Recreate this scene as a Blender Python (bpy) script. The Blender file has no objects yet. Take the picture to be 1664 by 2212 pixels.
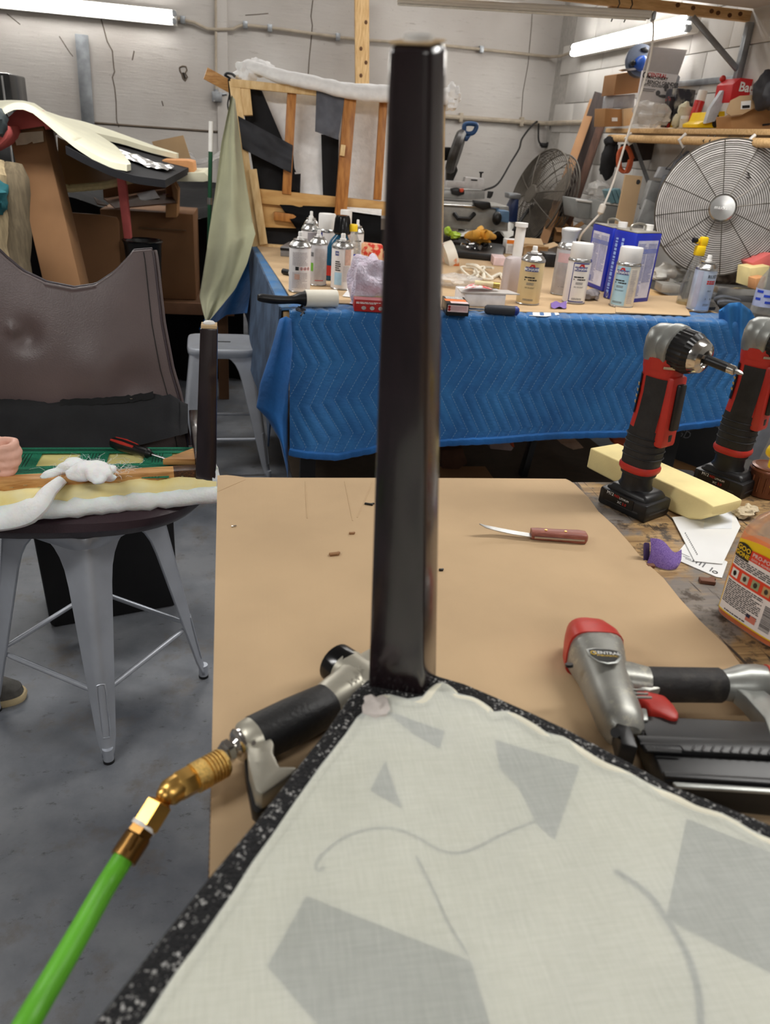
import bpy, bmesh, math, random
from mathutils import Vector, Matrix, Euler, noise as mnoise

# ------------------------------------------------------------------ camera, world, exposure
SC = bpy.context.scene
COL = SC.collection
RC = Matrix(((0.98449036, 0.00741962, -0.17528174),
             (-0.16045783, 0.442058, -0.88251799),
             (0.07093675, 0.89695578, 0.43639237)))
CAM = Vector((0, 0, 1.5))
FPX, CX, CY = 1661.0, 832.0, 1106.0
cd = bpy.data.cameras.new('camera')
cd.sensor_fit = 'VERTICAL'; cd.sensor_height = 36.0; cd.lens = 36.0 * FPX / 2212.0
cd.clip_start = 0.02; cd.clip_end = 60
cd.dof.use_dof = True; cd.dof.focus_distance = 1.6; cd.dof.aperture_fstop = 6.8
co = bpy.data.objects.new('camera', cd); COL.objects.link(co)
co.matrix_world = Matrix.Translation(CAM) @ RC.to_4x4()
SC.camera = co
SC.view_settings.view_transform = 'Standard'; SC.view_settings.look = 'None'
SC.view_settings.gamma = 1.0; SC.view_settings.use_curve_mapping = False
SC.view_settings.exposure = 0.0
wd = bpy.data.worlds.new('world'); SC.world = wd; wd.use_nodes = True
wd.node_tree.nodes['Background'].inputs[0].default_value = (0.8, 0.85, 1.0, 1)
wd.node_tree.nodes['Background'].inputs[1].default_value = 0.05

def area_light(name, loc, sx, sy, power, col=(1, .985, .965), rot=(0, 0, 0)):
    l = bpy.data.lights.new(name, 'AREA'); l.shape = 'RECTANGLE'; l.size = sx; l.size_y = sy
    l.energy = power; l.color = col
    o = bpy.data.objects.new(name, l); COL.objects.link(o)
    o.location = loc; o.rotation_euler = rot
    return o
# unseen ceiling lights, added to light the room (their housings are built with the room)
CEIL_LIGHTS = [(1.35, 1.0, 2.16, 1.2, .16, 15.0), (-1.4, 0.6, 2.16, 1.2, .16, 18.0), (1.45, 2.85, 2.16, 1.2, .16, 16.0), (-0.75, 3.1, 2.16, 1.2, .16, 19.0), (0.3, -1.1, 2.16, 1.2, .16, 16.0)]
HIGH_LIGHTS = [(.2, 5.5, 3.1, 1.2, .16, 12.0), (-1.6, 5.3, 3.1, 1.2, .16, 10.0), (1.6, 5.2, 3.1, 1.2, .16, 11.0)]  # unseen rear lights, added to brighten the back wall
for i, (x, y, z, sx, sy, p) in enumerate(CEIL_LIGHTS + HIGH_LIGHTS):
    area_light('added_ceiling_light', (x, y, z - .012), sx, sy, p)

# ------------------------------------------------------------------ helpers
def ray(x, y): return RC @ Vector(((x - CX) / FPX, -(y - CY) / FPX, -1.0))
def PZ(x, y, z): r = ray(x, y); return CAM + r * ((z - CAM.z) / r.z)
def PY(x, y, Y): r = ray(x, y); return CAM + r * (Y / r.y)
def PX(x, y, X): r = ray(x, y); return CAM + r * (X / r.x)
V = Vector
def lin(c):
    c = c / 255.0
    return c / 12.92 if c <= 0.04045 else ((c + 0.055) / 1.055) ** 2.4
def rgb(c):
    if isinstance(c, str):
        c = c.lstrip('#'); c = tuple(int(c[i:i + 2], 16) for i in (0, 2, 4))
    return (lin(c[0]), lin(c[1]), lin(c[2]), 1.0)
MATS = {}
def new_mat(name):
    m = bpy.data.materials.new(name); m.use_nodes = True
    nt = m.node_tree
    return m, nt, nt.nodes['Principled BSDF']
def M(name, c, rough=.6, metal=0., n=.1, s=25., bump=0., bs=None, c2=None, lo=.35, hi=.65, stretch=None, coat=0., trans=0., alpha=1., emit=0., spec=.5, sheen=0., detail=4., bdist=.002, ior=1.45):
    if name in MATS: return MATS[name]
    m, nt, b = new_mat(name); MATS[name] = m
    N, L = nt.nodes, nt.links
    tc = N.new('ShaderNodeTexCoord'); mp = N.new('ShaderNodeMapping')
    L.new(tc.outputs['Object'], mp.inputs['Vector'])
    if stretch: mp.inputs['Scale'].default_value = stretch
    nz = N.new('ShaderNodeTexNoise'); nz.inputs['Scale'].default_value = s; nz.inputs['Detail'].default_value = detail
    L.new(mp.outputs['Vector'], nz.inputs['Vector'])
    cr = N.new('ShaderNodeValToRGB'); a = rgb(c)
    e = cr.color_ramp.elements
    e[0].position = lo; e[1].position = hi
    if c2 is not None: e[0].color = a; e[1].color = rgb(c2)
    else:
        e[0].color = tuple(max(0, k * (1 - n)) for k in a[:3]) + (1,)
        e[1].color = tuple(min(1, k * (1 + n)) for k in a[:3]) + (1,)
    L.new(nz.outputs['Fac'], cr.inputs['Fac']); L.new(cr.outputs['Color'], b.inputs['Base Color'])
    b.inputs['Roughness'].default_value = rough; b.inputs['Metallic'].default_value = metal
    b.inputs['Specular IOR Level'].default_value = spec; b.inputs['IOR'].default_value = ior
    if coat: b.inputs['Coat Weight'].default_value = coat; b.inputs['Coat Roughness'].default_value = .1
    if trans: b.inputs['Transmission Weight'].default_value = trans
    if sheen: b.inputs['Sheen Weight'].default_value = sheen
    b.inputs['Alpha'].default_value = alpha
    if emit: b.inputs['Emission Strength'].default_value = emit; b.inputs['Emission Color'].default_value = a
    if bump:
        n2 = N.new('ShaderNodeTexNoise'); n2.inputs['Scale'].default_value = bs or s * 4; n2.inputs['Detail'].default_value = 3
        L.new(mp.outputs['Vector'], n2.inputs['Vector'])
        bp = N.new('ShaderNodeBump'); bp.inputs['Strength'].default_value = bump; bp.inputs['Distance'].default_value = bdist
        L.new(n2.outputs['Fac'], bp.inputs['Height']); L.new(bp.outputs['Normal'], b.inputs['Normal'])
    return m
def nd(nt, t, **kw):
    n = nt.nodes.new(t)
    for k, v in kw.items():
        if k == 'op': n.operation = v
        elif k.startswith('i'): 
            j = int(k[1:])
            if hasattr(v, 'is_output'): nt.links.new(v, n.inputs[j])
            else: n.inputs[j].default_value = v
    return n
def mth(nt, op, a, b=None, c=None):
    kw = dict(op=op, i0=a)
    if b is not None: kw['i1'] = b
    if c is not None: kw['i2'] = c
    return nd(nt, 'ShaderNodeMath', **kw).outputs[0]
def mixc(nt, fac, a, b):
    n = nt.nodes.new('ShaderNodeMix'); n.data_type = 'RGBA'
    for s, v in ((n.inputs[0], fac), (n.inputs[6], a), (n.inputs[7], b)):
        if hasattr(v, 'is_output'): nt.links.new(v, s)
        else: s.default_value = v
    return n.outputs[2]
def ramp(nt, fac, p0, p1, c0=(0, 0, 0, 1), c1=(1, 1, 1, 1)):
    n = nt.nodes.new('ShaderNodeValToRGB'); e = n.color_ramp.elements
    e[0].position = p0; e[1].position = p1; e[0].color = c0; e[1].color = c1
    nt.links.new(fac, n.inputs[0]); return n.outputs[0]
def tnoise(nt, vec, scale, detail=4., rough=.5):
    n = nt.nodes.new('ShaderNodeTexNoise'); n.inputs['Scale'].default_value = scale; n.inputs['Detail'].default_value = detail; n.inputs['Roughness'].default_value = rough
    if vec is not None: nt.links.new(vec, n.inputs['Vector'])
    return n.outputs['Fac']
def objvec(nt, scale=None, rot=None):
    tc = nt.nodes.new('ShaderNodeTexCoord')
    if not scale and not rot: return tc.outputs['Object']
    mp = nt.nodes.new('ShaderNodeMapping'); nt.links.new(tc.outputs['Object'], mp.inputs['Vector'])
    if scale: mp.inputs['Scale'].default_value = scale
    if rot: mp.inputs['Rotation'].default_value = rot
    return mp.outputs['Vector']
def sepxyz(nt, vec):
    n = nt.nodes.new('ShaderNodeSeparateXYZ'); nt.links.new(vec, n.inputs[0]); return n.outputs
def addbump(nt, b, h, strength=.5, dist=.002):
    bp = nt.nodes.new('ShaderNodeBump'); bp.inputs['Strength'].default_value = strength; bp.inputs['Distance'].default_value = dist
    nt.links.new(h, bp.inputs['Height']); nt.links.new(bp.outputs['Normal'], b.inputs['Normal'])

class G:
    def __init__(self): self.v = []; self.f = []; self.mi = []
    def add(self, vs, fs, mi=0):
        o = len(self.v); self.v += [V(p) for p in vs]
        for f in fs: self.f.append(tuple(i + o for i in f)); self.mi.append(mi)
        return self
    def box(self, c, s, rot=None, mi=0, taper=1.0):
        c = V(c); hx, hy, hz = s[0] / 2, s[1] / 2, s[2] / 2
        R = rot if isinstance(rot, Matrix) else (Euler(rot).to_matrix() if rot else Matrix.Identity(3))
        vs = []
        for z in (-hz, hz):
            k = taper if z > 0 else 1
            for x, y in ((-hx, -hy), (hx, -hy), (hx, hy), (-hx, hy)): vs.append(c + R @ V((x * k, y * k, z)))
        return self.add(vs, [(3, 2, 1, 0), (4, 5, 6, 7), (0, 1, 5, 4), (1, 2, 6, 5), (2, 3, 7, 6), (3, 0, 4, 7)], mi)
    def beam(self, a, b, w, t, up=(0, 0, 1), mi=0, w2=None, t2=None):
        """box section from a to b; w across, t along 'up'"""
        a, b = V(a), V(b); d = (b - a).normalized(); u = V(up)
        x = d.cross(u)
        if x.length < 1e-5: x = d.cross(V((1, 0, 0)))
        x.normalize(); y = x.cross(d).normalized()
        w2 = w if w2 is None else w2; t2 = t if t2 is None else t2
        vs = [a - x * w / 2 - y * t / 2, a + x * w / 2 - y * t / 2, a + x * w / 2 + y * t / 2, a - x * w / 2 + y * t / 2,
              b - x * w2 / 2 - y * t2 / 2, b + x * w2 / 2 - y * t2 / 2, b + x * w2 / 2 + y * t2 / 2, b - x * w2 / 2 + y * t2 / 2]
        return self.add(vs, [(3, 2, 1, 0), (4, 5, 6, 7), (0, 1, 5, 4), (1, 2, 6, 5), (2, 3, 7, 6), (3, 0, 4, 7)], mi)
    def tube(self, pts, r, n=8, closed=False, mi=0, caps=True, flat=1.0, up0=None):
        pts = [V(p) for p in pts]; k = len(pts)
        rs = r if isinstance(r, (list, tuple)) else [r] * k
        vs = []; fs = []; up = V(up0) if up0 else None
        for i, p in enumerate(pts):
            a = pts[i - 1] if (i or closed) else p; b = pts[(i + 1) % k] if (i < k - 1 or closed) else p
            d = (b - a)
            if d.length < 1e-9: d = V((0, 0, 1))
            d.normalize()
            if up is None: up = V((0, 0, 1)) if abs(d.z) < .9 else V((1, 0, 0))
            x = d.cross(up)
            if x.length < 1e-6: x = d.cross(V((0.3, 1, .2)))
            x.normalize(); y = x.cross(d).normalized(); up = y
            for j in range(n):
                t = 2 * math.pi * j / n; vs.append(p + x * math.cos(t) * rs[i] + y * math.sin(t) * rs[i] * flat)
        for i in range(k if closed else k - 1):
            for j in range(n):
                a = i * n + j; b = i * n + (j + 1) % n; i2 = (i + 1) % k
                fs.append((a, b, i2 * n + (j + 1) % n, i2 * n + j))
        if caps and not closed:
            fs.append(tuple(range(n - 1, -1, -1))); fs.append(tuple((k - 1) * n + j for j in range(n)))
        return self.add(vs, fs, mi)
    def cyl(self, a, b, r, r2=None, n=16, mi=0):
        return self.tube([a, b], [r, r if r2 is None else r2], n, mi=mi)
    def lathe(self, prof, n=24, T=None, mi=0, arc=None):
        T = T or Matrix.Identity(4); vs = []; fs = []; k = len(prof)
        a0, a1 = arc or (0, 2 * math.pi); m = n if not arc else n + 1
        for r, z in prof:
            for j in range(m):
                t = a0 + (a1 - a0) * j / n; vs.append(T @ V((r * math.cos(t), r * math.sin(t), z)))
        for i in range(k - 1):
            for j in range(n):
                j2 = (j + 1) % m
                fs.append((i * m + j, i * m + j2, (i + 1) * m + j2, (i + 1) * m + j))
        if not arc:
            if prof[0][0] > 1e-6: fs.append(tuple(range(n - 1, -1, -1)))
            if prof[-1][0] > 1e-6: fs.append(tuple((k - 1) * m + j for j in range(n)))
        return self.add(vs, fs, mi)
    def prism(self, pts, off, mi=0):
        """closed polygon of 3D points extruded by vector off"""
        pts = [V(p) for p in pts]; off = V(off); n = len(pts)
        nrm = V((0, 0, 0))
        for i in range(n): nrm += pts[i].cross(pts[(i + 1) % n])
        if nrm.dot(off) > 0: pts = pts[::-1]
        vs = pts + [p + off for p in pts]
        fs = [tuple(range(n)), tuple(range(2 * n - 1, n - 1, -1))]
        for i in range(n): j = (i + 1) % n; fs.append((j, i, n + i, n + j))
        return self.add(vs, fs, mi)
    def sheet(self, fn, nu, nv, off=None, mi=0):
        """grid of fn(s,t), s,t in 0..1; off = thickness vector or a function of the point"""
        vs = [V(fn(i / nu, j / nv)) for j in range(nv + 1) for i in range(nu + 1)]
        w = nu + 1
        fs = [(j * w + i, j * w + i + 1, (j + 1) * w + i + 1, (j + 1) * w + i) for j in range(nv) for i in range(nu)]
        if off is not None:
            m = len(vs); vs2 = [p + V(off) for p in vs]
            fs2 = [tuple(k + m for k in reversed(f)) for f in fs]
            ed = [(i, i + 1) for i in range(nu)] + [(nv * w + i + 1, nv * w + i) for i in range(nu)] + [((j + 1) * w, j * w) for j in range(nv)] + [(j * w + nu, (j + 1) * w + nu) for j in range(nv)]
            fs = fs + fs2 + [(b, a, a + m, b + m) for a, b in ed]; vs = vs + vs2
        return self.add(vs, fs, mi)
    def ell(self, c, r, rot=None, n=14, m=9, mi=0, wob=0., seed=0):
        c = V(c); R = rot if isinstance(rot, Matrix) else (Euler(rot).to_matrix() if rot else Matrix.Identity(3))
        vs = []; fs = []
        for i in range(m + 1):
            ph = math.pi * i / m
            for j in range(n):
                t = 2 * math.pi * j / n
                d = V((math.sin(ph) * math.cos(t), math.sin(ph) * math.sin(t), math.cos(ph)))
                k = 1 + (wob * mnoise.noise(d * 1.9 + V((seed * 3.7, seed, 1))) if wob else 0)
                vs.append(c + R @ V((d.x * r[0] * k, d.y * r[1] * k, d.z * r[2] * k)))
        for i in range(m):
            for j in range(n): fs.append((i * n + j, (i + 1) * n + j, (i + 1) * n + (j + 1) % n, i * n + (j + 1) % n))
        return self.add(vs, fs, mi)
    def ring(self, c, R, r, axis=(0, 0, 1), n=40, m=6, mi=0, rx=None):
        c = V(c); q = V((0, 0, 1)).rotation_difference(V(axis)).to_matrix()
        return self.tube([c + q @ V((R * math.cos(2 * math.pi * i / n), (rx or R) * math.sin(2 * math.pi * i / n), 0)) for i in range(n)], r, m, closed=True, mi=mi)
    def xf(self, T):
        self.v = [T @ p for p in self.v]; return self

def obj(name, g, mat, parent=None, smooth=40, bev=0., seg=2, sub=0, kind=None, world=True, solid=0.):
    """link g as one mesh object; world=True: coordinates are world ones and are moved to the parent's frame"""
    vs = g.v
    if parent is not None and world:
        inv = full_matrix(parent).inverted(); vs = [inv @ p for p in vs]
    me = bpy.data.meshes.new(name)
    me.from_pydata([tuple(p) for p in vs], [], g.f)
    mats = mat if isinstance(mat, (list, tuple)) else [mat]
    for m in mats: me.materials.append(m)
    if len(mats) > 1: me.polygons.foreach_set('material_index', g.mi)
    bm = bmesh.new(); bm.from_mesh(me)
    bmesh.ops.recalc_face_normals(bm, faces=bm.faces)
    if bev > 0:
        ed = [e for e in bm.edges if len(e.link_faces) == 2 and e.calc_face_angle(0) > .6]
        bmesh.ops.bevel(bm, geom=ed, offset=bev, segments=seg, affect='EDGES', clamp_overlap=True, profile=.5)
    bm.to_mesh(me); bm.free()
    if smooth:
        me.polygons.foreach_set('use_smooth', [True] * len(me.polygons)); me.set_sharp_from_angle(angle=math.radians(smooth))
    me.update()
    o = bpy.data.objects.new(name, me); COL.objects.link(o)
    if parent is not None: o.parent = parent
    if sub:
        md = o.modifiers.new('sub', 'SUBSURF'); md.levels = sub; md.render_levels = sub
    if solid:
        md = o.modifiers.new('sol', 'SOLIDIFY'); md.thickness = solid; md.offset = 0
    if kind: o['kind'] = kind
    return o
def full_matrix(o):
    m = o.matrix_basis.copy(); p = o.parent
    while p is not None: m = p.matrix_basis @ m; p = p.parent
    return m
def tag(o, label, cat, group=None):
    o['label'] = label; o['category'] = cat
    if group: o['group'] = group
    return o
def thing(name, label, cat, loc=(0, 0, 0), rz=0., group=None, rot=None):
    o = bpy.data.objects.new(name, None); COL.objects.link(o); o.empty_display_size = .05
    o.location = loc
    o.rotation_euler = rot if rot else (0, 0, rz)
    return tag(o, label, cat, group)
def one(name, g, mat, label, cat, loc=None, group=None, **kw):
    """a thing that is a single mesh, its origin at its base"""
    if loc is None:
        loc = V((sum(p.x for p in g.v) / len(g.v), sum(p.y for p in g.v) / len(g.v), min(p.z for p in g.v)))
    loc = V(loc); g.v = [p - loc for p in g.v]
    o = obj(name, g, mat, None, world=False, **kw); o.location = loc
    return tag(o, label, cat, group)
def struct(name, g, mat, parent=None, **kw):
    o = obj(name, g, mat, parent, **kw)
    if parent is None: o['kind'] = 'structure'
    return o
def empty_struct(name, loc=(0, 0, 0)):
    o = bpy.data.objects.new(name, None); COL.objects.link(o); o.location = loc; o['kind'] = 'structure'; return o
def copy_tree(o, parent=None):
    c = o.copy(); COL.objects.link(c)
    if parent is not None: c.parent = parent
    for ch in list(o.children): copy_tree(ch, c)
    return c
TXT = {}
def text_geo(s, size=1., align='CENTER', bold=0., xs=1.):
    """flat text as geometry in the XY plane, facing +Z"""
    cu = bpy.data.curves.new('t', 'FONT'); cu.body = s; cu.size = size; cu.align_x = align; cu.align_y = 'CENTER'
    cu.resolution_u = 2; cu.offset = bold * size
    ob = bpy.data.objects.new('t', cu)
    me = bpy.data.meshes.new_from_object(ob)
    g = G(); g.add([(v.co.x * xs, v.co.y, v.co.z) for v in me.vertices], [tuple(p.vertices) for p in me.polygons])
    bpy.data.objects.remove(ob); bpy.data.curves.remove(cu); bpy.data.meshes.remove(me)
    return g
def frame(o, x, y):
    """4x4 with origin o, local X along x, local Y along y (orthogonalised)"""
    o, x, y = V(o), V(x).normalized(), V(y); z = x.cross(y).normalized(); y = z.cross(x)
    return Matrix(((x.x, y.x, z.x, o.x), (x.y, y.y, z.y, o.y), (x.z, y.z, z.z, o.z), (0, 0, 0, 1)))
def text(s, size, mat, parent, T, align='CENTER', bold=0., xs=1., name='lettering', cyl=None):
    g = text_geo(s, size, align, bold, xs)
    if cyl:  # wrap X around a cylinder of radius cyl whose axis is local Y
        g.v = [V((math.sin(p.x / cyl) * cyl, p.y, (math.cos(p.x / cyl) - 1) * cyl)) for p in g.v]
    g.xf(T)
    return obj(name, g, mat, parent, smooth=0)
def spline(pts, n=8, closed=False):
    pts = [V(p) for p in pts]; out = []; k = len(pts)
    for i in range(k if closed else k - 1):
        p0 = pts[(i - 1) % k] if (i or closed) else pts[0]; p1 = pts[i]; p2 = pts[(i + 1) % k]
        p3 = pts[(i + 2) % k] if (i + 2 < k or closed) else pts[-1]
        for j in range(n):
            t = j / n
            out.append(.5 * ((2 * p1) + (p2 - p0) * t + (2 * p0 - 5 * p1 + 4 * p2 - p3) * t * t + (3 * p1 - p0 - 3 * p2 + p3) * t ** 3))
    if not closed: out.append(pts[-1])
    return out
def lerp(a, b, t): return a + (b - a) * t
def pl(xs, t):
    """piecewise linear: xs = [(t,val)...]"""
    if t <= xs[0][0]: return xs[0][1]
    for (a, va), (b, vb) in zip(xs, xs[1:]):
        if t <= b: return va + (vb - va) * (t - a) / (b - a)
    return xs[-1][1]
X1, Y1, Z1 = V((1, 0, 0)), V((0, 1, 0)), V((0, 0, 1))
def rotz(a): return Matrix.Rotation(a, 4, 'Z')
RAD = math.radians
TZ = 0.95            # top of both work tables
YB, XR = 6.94, 2.5   # back wall, right wall
FW = RC @ V((0, 0, -1))
def PD(x, y, d): return CAM + ray(x, y) * d
def loft(secs, n=24, a0=0., a1=2 * math.pi, T=None, p=2.0, caps=True, off=0.):
    """secs: (z, cx, cy, rx, ry[, p]) superellipse sections along Z"""
    g = G(); full = abs(a1 - a0 - 2 * math.pi) < 1e-6; m = n if full else n + 1; vs = []
    for s in secs:
        z, cx, cy, rx, ry = s[:5]; e = 2.0 / (s[5] if len(s) > 5 else p); rx += off; ry += off
        for j in range(m):
            t = a0 + (a1 - a0) * j / n; c, q = math.cos(t), math.sin(t)
            vs.append(V((cx + rx * math.copysign(abs(c) ** e, c), cy + ry * math.copysign(abs(q) ** e, q), z)))
    fs = []
    for i in range(len(secs) - 1):
        for j in range(n): fs.append((i * m + j, i * m + (j + 1) % m, (i + 1) * m + (j + 1) % m, (i + 1) * m + j))
    if caps and full: fs.append(tuple(range(m - 1, -1, -1))); fs.append(tuple((len(secs) - 1) * m + j for j in range(m)))
    g.add(vs, fs)
    if T is not None: g.xf(T)
    return g
def patch(fn, nu, nv): return G().sheet(fn, nu, nv)
def pxpoly(px, z, h, Y=None):
    return G().prism([PZ(x, y, z) for x, y in px], (0, 0, h))
# ------------------------------------------------------------------ materials shared
def mat_plaster():
    m, nt, b = new_mat('painted_plaster')
    v = objvec(nt); vs = objvec(nt, (1.2, 1.2, 9.0))
    big = tnoise(nt, v, 1.3, 3); streak = tnoise(nt, vs, 5., 6., .7); fine = tnoise(nt, v, 60, 4)
    c = mixc(nt, ramp(nt, big, .35, .68), rgb((178, 172, 166)), rgb((204, 200, 195)))
    c = mixc(nt, ramp(nt, streak, .62, .72, c1=(.55, .55, .55, 1)), c, rgb((140, 130, 120)))
    c = mixc(nt, ramp(nt, fine, .70, .78, c1=(.5, .5, .5, 1)), c, rgb((120, 110, 100)))
    nt.links.new(c, b.inputs['Base Color']); b.inputs['Roughness'].default_value = .75
    addbump(nt, b, streak, .35, .01)
    return m
def mat_block():
    m, nt, b = new_mat('painted_block')
    gp = nt.nodes.new('ShaderNodeNewGeometry'); v = gp.outputs['Position']
    big = tnoise(nt, v, 2.2, 3); fine = tnoise(nt, v, 90, 5, .7)
    c = mixc(nt, ramp(nt, big, .35, .68), rgb((190, 187, 182)), rgb((216, 213, 208)))
    c = mixc(nt, ramp(nt, fine, .66, .8, c1=(.4, .4, .4, 1)), c, rgb((130, 124, 116)))
    nt.links.new(c, b.inputs['Base Color']); b.inputs['Roughness'].default_value = .7
    addbump(nt, b, fine, .3, .004)
    return m
def mat_floor():
    m, nt, b = new_mat('stained_concrete')
    v = objvec(nt)
    a = tnoise(nt, v, 2.6, 6, .62); st = tnoise(nt, v, 6.5, 7, .68); fine = tnoise(nt, v, 70, 4, .7); sp = tnoise(nt, objvec(nt, (1, 1.6, 1)), 23, 5, .7)
    c = mixc(nt, ramp(nt, a, .36, .64), rgb((92, 97, 105)), rgb((132, 135, 140)))
    c = mixc(nt, ramp(nt, st, .54, .70, c1=(.6, .6, .6, 1)), c, rgb((100, 88, 72)))
    c = mixc(nt, ramp(nt, sp, .60, .70, c1=(.6, .6, .6, 1)), c, rgb((48, 46, 46)))
    c = mixc(nt, ramp(nt, fine, .68, .74, c1=(.6, .6, .6, 1)), c, rgb((150, 150, 148)))
    nt.links.new(c, b.inputs['Base Color'])
    nt.links.new(ramp(nt, a, .3, .7, (.32, .32, .32, 1), (.62, .62, .62, 1)), b.inputs['Roughness'])
    addbump(nt, b, fine, .2, .002)
    return m
m_plaster, m_block, m_floor = mat_plaster(), mat_block(), mat_floor()
m_crack = M('crack_dirt', (92, 80, 68), .9)
m_white_paint = M('white_paint', (205, 203, 202), .55, n=.04, s=4)
m_galv = M('galvanised_steel', (150, 154, 158), .42, .85, n=.18, s=14, bump=.1)
m_lumber = M('pale_lumber', (198, 158, 106), .65, n=.0, s=5, c2=(222, 186, 134), stretch=(3, 18, 18), bump=.15, bs=60)
m_lumber_z = M('pale_lumber_upright', (196, 156, 102), .65, s=5, c2=(224, 190, 138), stretch=(18, 18, 2.2), bump=.15, bs=60)
m_knot = M('wood_knot', (96, 62, 34), .7)
m_conduit = M('painted_conduit', (176, 164, 146), .6, n=.1, s=20)
m_dark_cable = M('dark_cable', (32, 30, 30), .5)
m_white_cable = M('white_cable', (222, 216, 206), .45)
m_steel = M('bright_steel', (176, 176, 176), .28, 1., n=.1, s=20)
m_fix = M('white_enamel', (214, 212, 206), .4, n=.04, s=6)
def mat_tube(name, s, col=(1, .97, .92)):
    m, nt, b = new_mat(name)
    b.inputs['Base Color'].default_value = (.9, .9, .9, 1); b.inputs['Emission Color'].default_value = col + (1,); b.inputs['Emission Strength'].default_value = s
    return m
m_diff = mat_tube('lit_diffuser', 4.0)
m_tube = mat_tube('lit_fluorescent_tube', 28.0)

# ------------------------------------------------------------------ shell
struct('floor', G().box((-.35, 2.4, -.05), (5.9, 9.4, .1)), m_floor)
wb = struct('wall_back', G().box((-.3, YB + .08, 1.6), (5.95, .16, 3.2)), m_plaster)
struct('wall_left', G().box((-3.28, 2.4, 1.6), (.16, 9.4, 3.2)), m_plaster)
struct('wall_front', G().box((-.35, -2.28, 1.6), (5.9, .16, 3.2)), m_plaster)
wr = struct('wall_right', G().box((XR + .09, 2.4, 1.6), (.16, 9.4, 3.2)), M('mortar', (176, 172, 166), .9, n=.1, s=30))
blk = None; bw, bh = .41, .205
for r in range(11):
    for k in range(12):
        y0 = 2.3 + k * bw + (bw / 2 if r % 2 else 0); z0 = .82 + r * bh
        if y0 + bw > YB: continue
        if blk is None:
            blk = obj('block', G().box((0, 0, 0), (.016, bw - .004, bh - .004)), m_block, wr, bev=.004, world=False)
            o = blk
        else:
            o = blk.copy(); COL.objects.link(o)
        o.location = (XR + .008 + random.Random(r * 31 + k).uniform(-.001, .0015), y0 + bw / 2, z0 + bh / 2)
ZC = PY(1620, 20, 4.2).z + .004
struct('ceiling', G().box((-.35, 1.0, ZC + .03), (5.9, 6.4, .06)), m_white_paint)
struct('ceiling_high', G().box((-.35, 5.6, 3.23), (5.9, 2.9, .06)), m_white_paint)
struct('trim_1', G().box((-.35, 4.19, (ZC + 3.2) / 2 + .03), (5.9, .03, 3.2 - ZC - .06)), m_white_paint)

# plaster pilaster, seams and cracks of the back wall
p = PY(467, 100, YB); q = PY(492, 100, YB)
obj('pilaster', G().box(((p.x + q.x) / 2, YB - .012, 1.6), (q.x - p.x, .03, 3.2)), m_plaster, wb, bev=.004)
def wallline(name, px, r=.004, Y=YB, mat=m_crack, flat=1.):
    return obj(name, G().tube([PY(x, y, Y) for x, y in px], r, 5, flat=flat), mat, wb)
wallline('seam', [(197, 265), (300, 273), (400, 280), (484, 286)], .009)
wallline('crack', [(218, 40), (224, 60), (232, 90), (243, 110), (246, 145), (248, 155), (243, 167), (248, 190), (251, 220), (252, 260), (257, 275)], .004)
wallline('crack', [(676, 0), (672, 35), (675, 55), (673, 80), (668, 130), (665, 180)], .004)
wallline('crack', [(1150, 30), (1148, 60), (1141, 140), (1130, 200), (1126, 260)], .003)
wallline('crack', [(15, 30), (44, 53)], .003)
wallline('crack', [(128, 78), (150, 112), (158, 122)], .003)
wallline('crack', [(290, 110), (286, 130)], .004)
wallline('crack', [(350, 218), (353, 229)], .004)
wallline('crack', [(530, 33), (560, 31), (580, 29)], .003)
wallline('hole_rim', [(388, 146), (395, 143), (402, 144), (404, 152), (400, 158), (405, 166), (400, 175), (396, 170), (393, 160), (389, 154), (388, 146)], .006)
obj('hole', G().prism([PY(x, y, YB - .002) for x, y in [(391, 158), (397, 156), (400, 162), (402, 168), (398, 174), (394, 165)]], (0, .004, 0)), M('hole_dark', (40, 32, 26), .9), wb)

# ------------------------------------------------------------------ conduits, boxes, posts on the walls
t = thing('electrical_conduit', 'thin painted conduit running across the upper back wall from lamp to lamp', 'conduit', PY(800, 88, YB - .02))
up_c = [(384, 40), (395, 43), (420, 49), (447, 62), (468, 64), (503, 63), (518, 56), (530, 54), (600, 62), (735, 81), (797, 87), (973, 99.5), (1100, 113), (1188, 123)]
g = G().tube([PY(x, y, YB - .035) for x, y in up_c] + [PX(1212, 121, XR - .03), PX(1234, 114, XR - .03)], .011, 8)
obj('pipe', g, m_conduit, t)
for x, y in ((395, 43), (530, 54), (583, 61), (730, 80), (1040, 107)):
    c = PY(x, y, YB - .03); obj('clamp', G().box(c, (.035, .04, .05)), m_galv, t, bev=.004)
t = thing('electrical_conduit', 'painted conduit low on the back wall right of the dark chair leg', 'conduit', PY(1080, 259, YB - .02))
obj('pipe', G().tube([PY(640, 228, YB - .03), PY(966, 252, YB - .03), PY(1178, 267, YB - .03), PX(1200, 266, XR - .025), PX(1275, 264.5, XR - .025)], .018, 8), m_conduit, t)
for x, y in ((996, 254), (1127, 263)):
    obj('clamp', G().box(PY(x, y, YB - .025), (.03, .045, .07)), m_conduit, t, bev=.004)
t = thing('electrical_box', 'square metal junction box on the back wall beside the wooden sofa frame', 'electrical box', PY(468, 209, YB - .03))
a, b2 = PY(458, 197, YB - .03), PY(480, 221, YB - .03); c = (a + b2) / 2
obj('box', G().box(c, (b2.x - a.x, .05, a.z - b2.z)), m_galv, t, bev=.002)
obj('cover_plate', G().box(c - V((0, .027, 0)), ((b2.x - a.x) * .96, .004, (a.z - b2.z) * .96)), m_galv, t, bev=.001)
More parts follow.
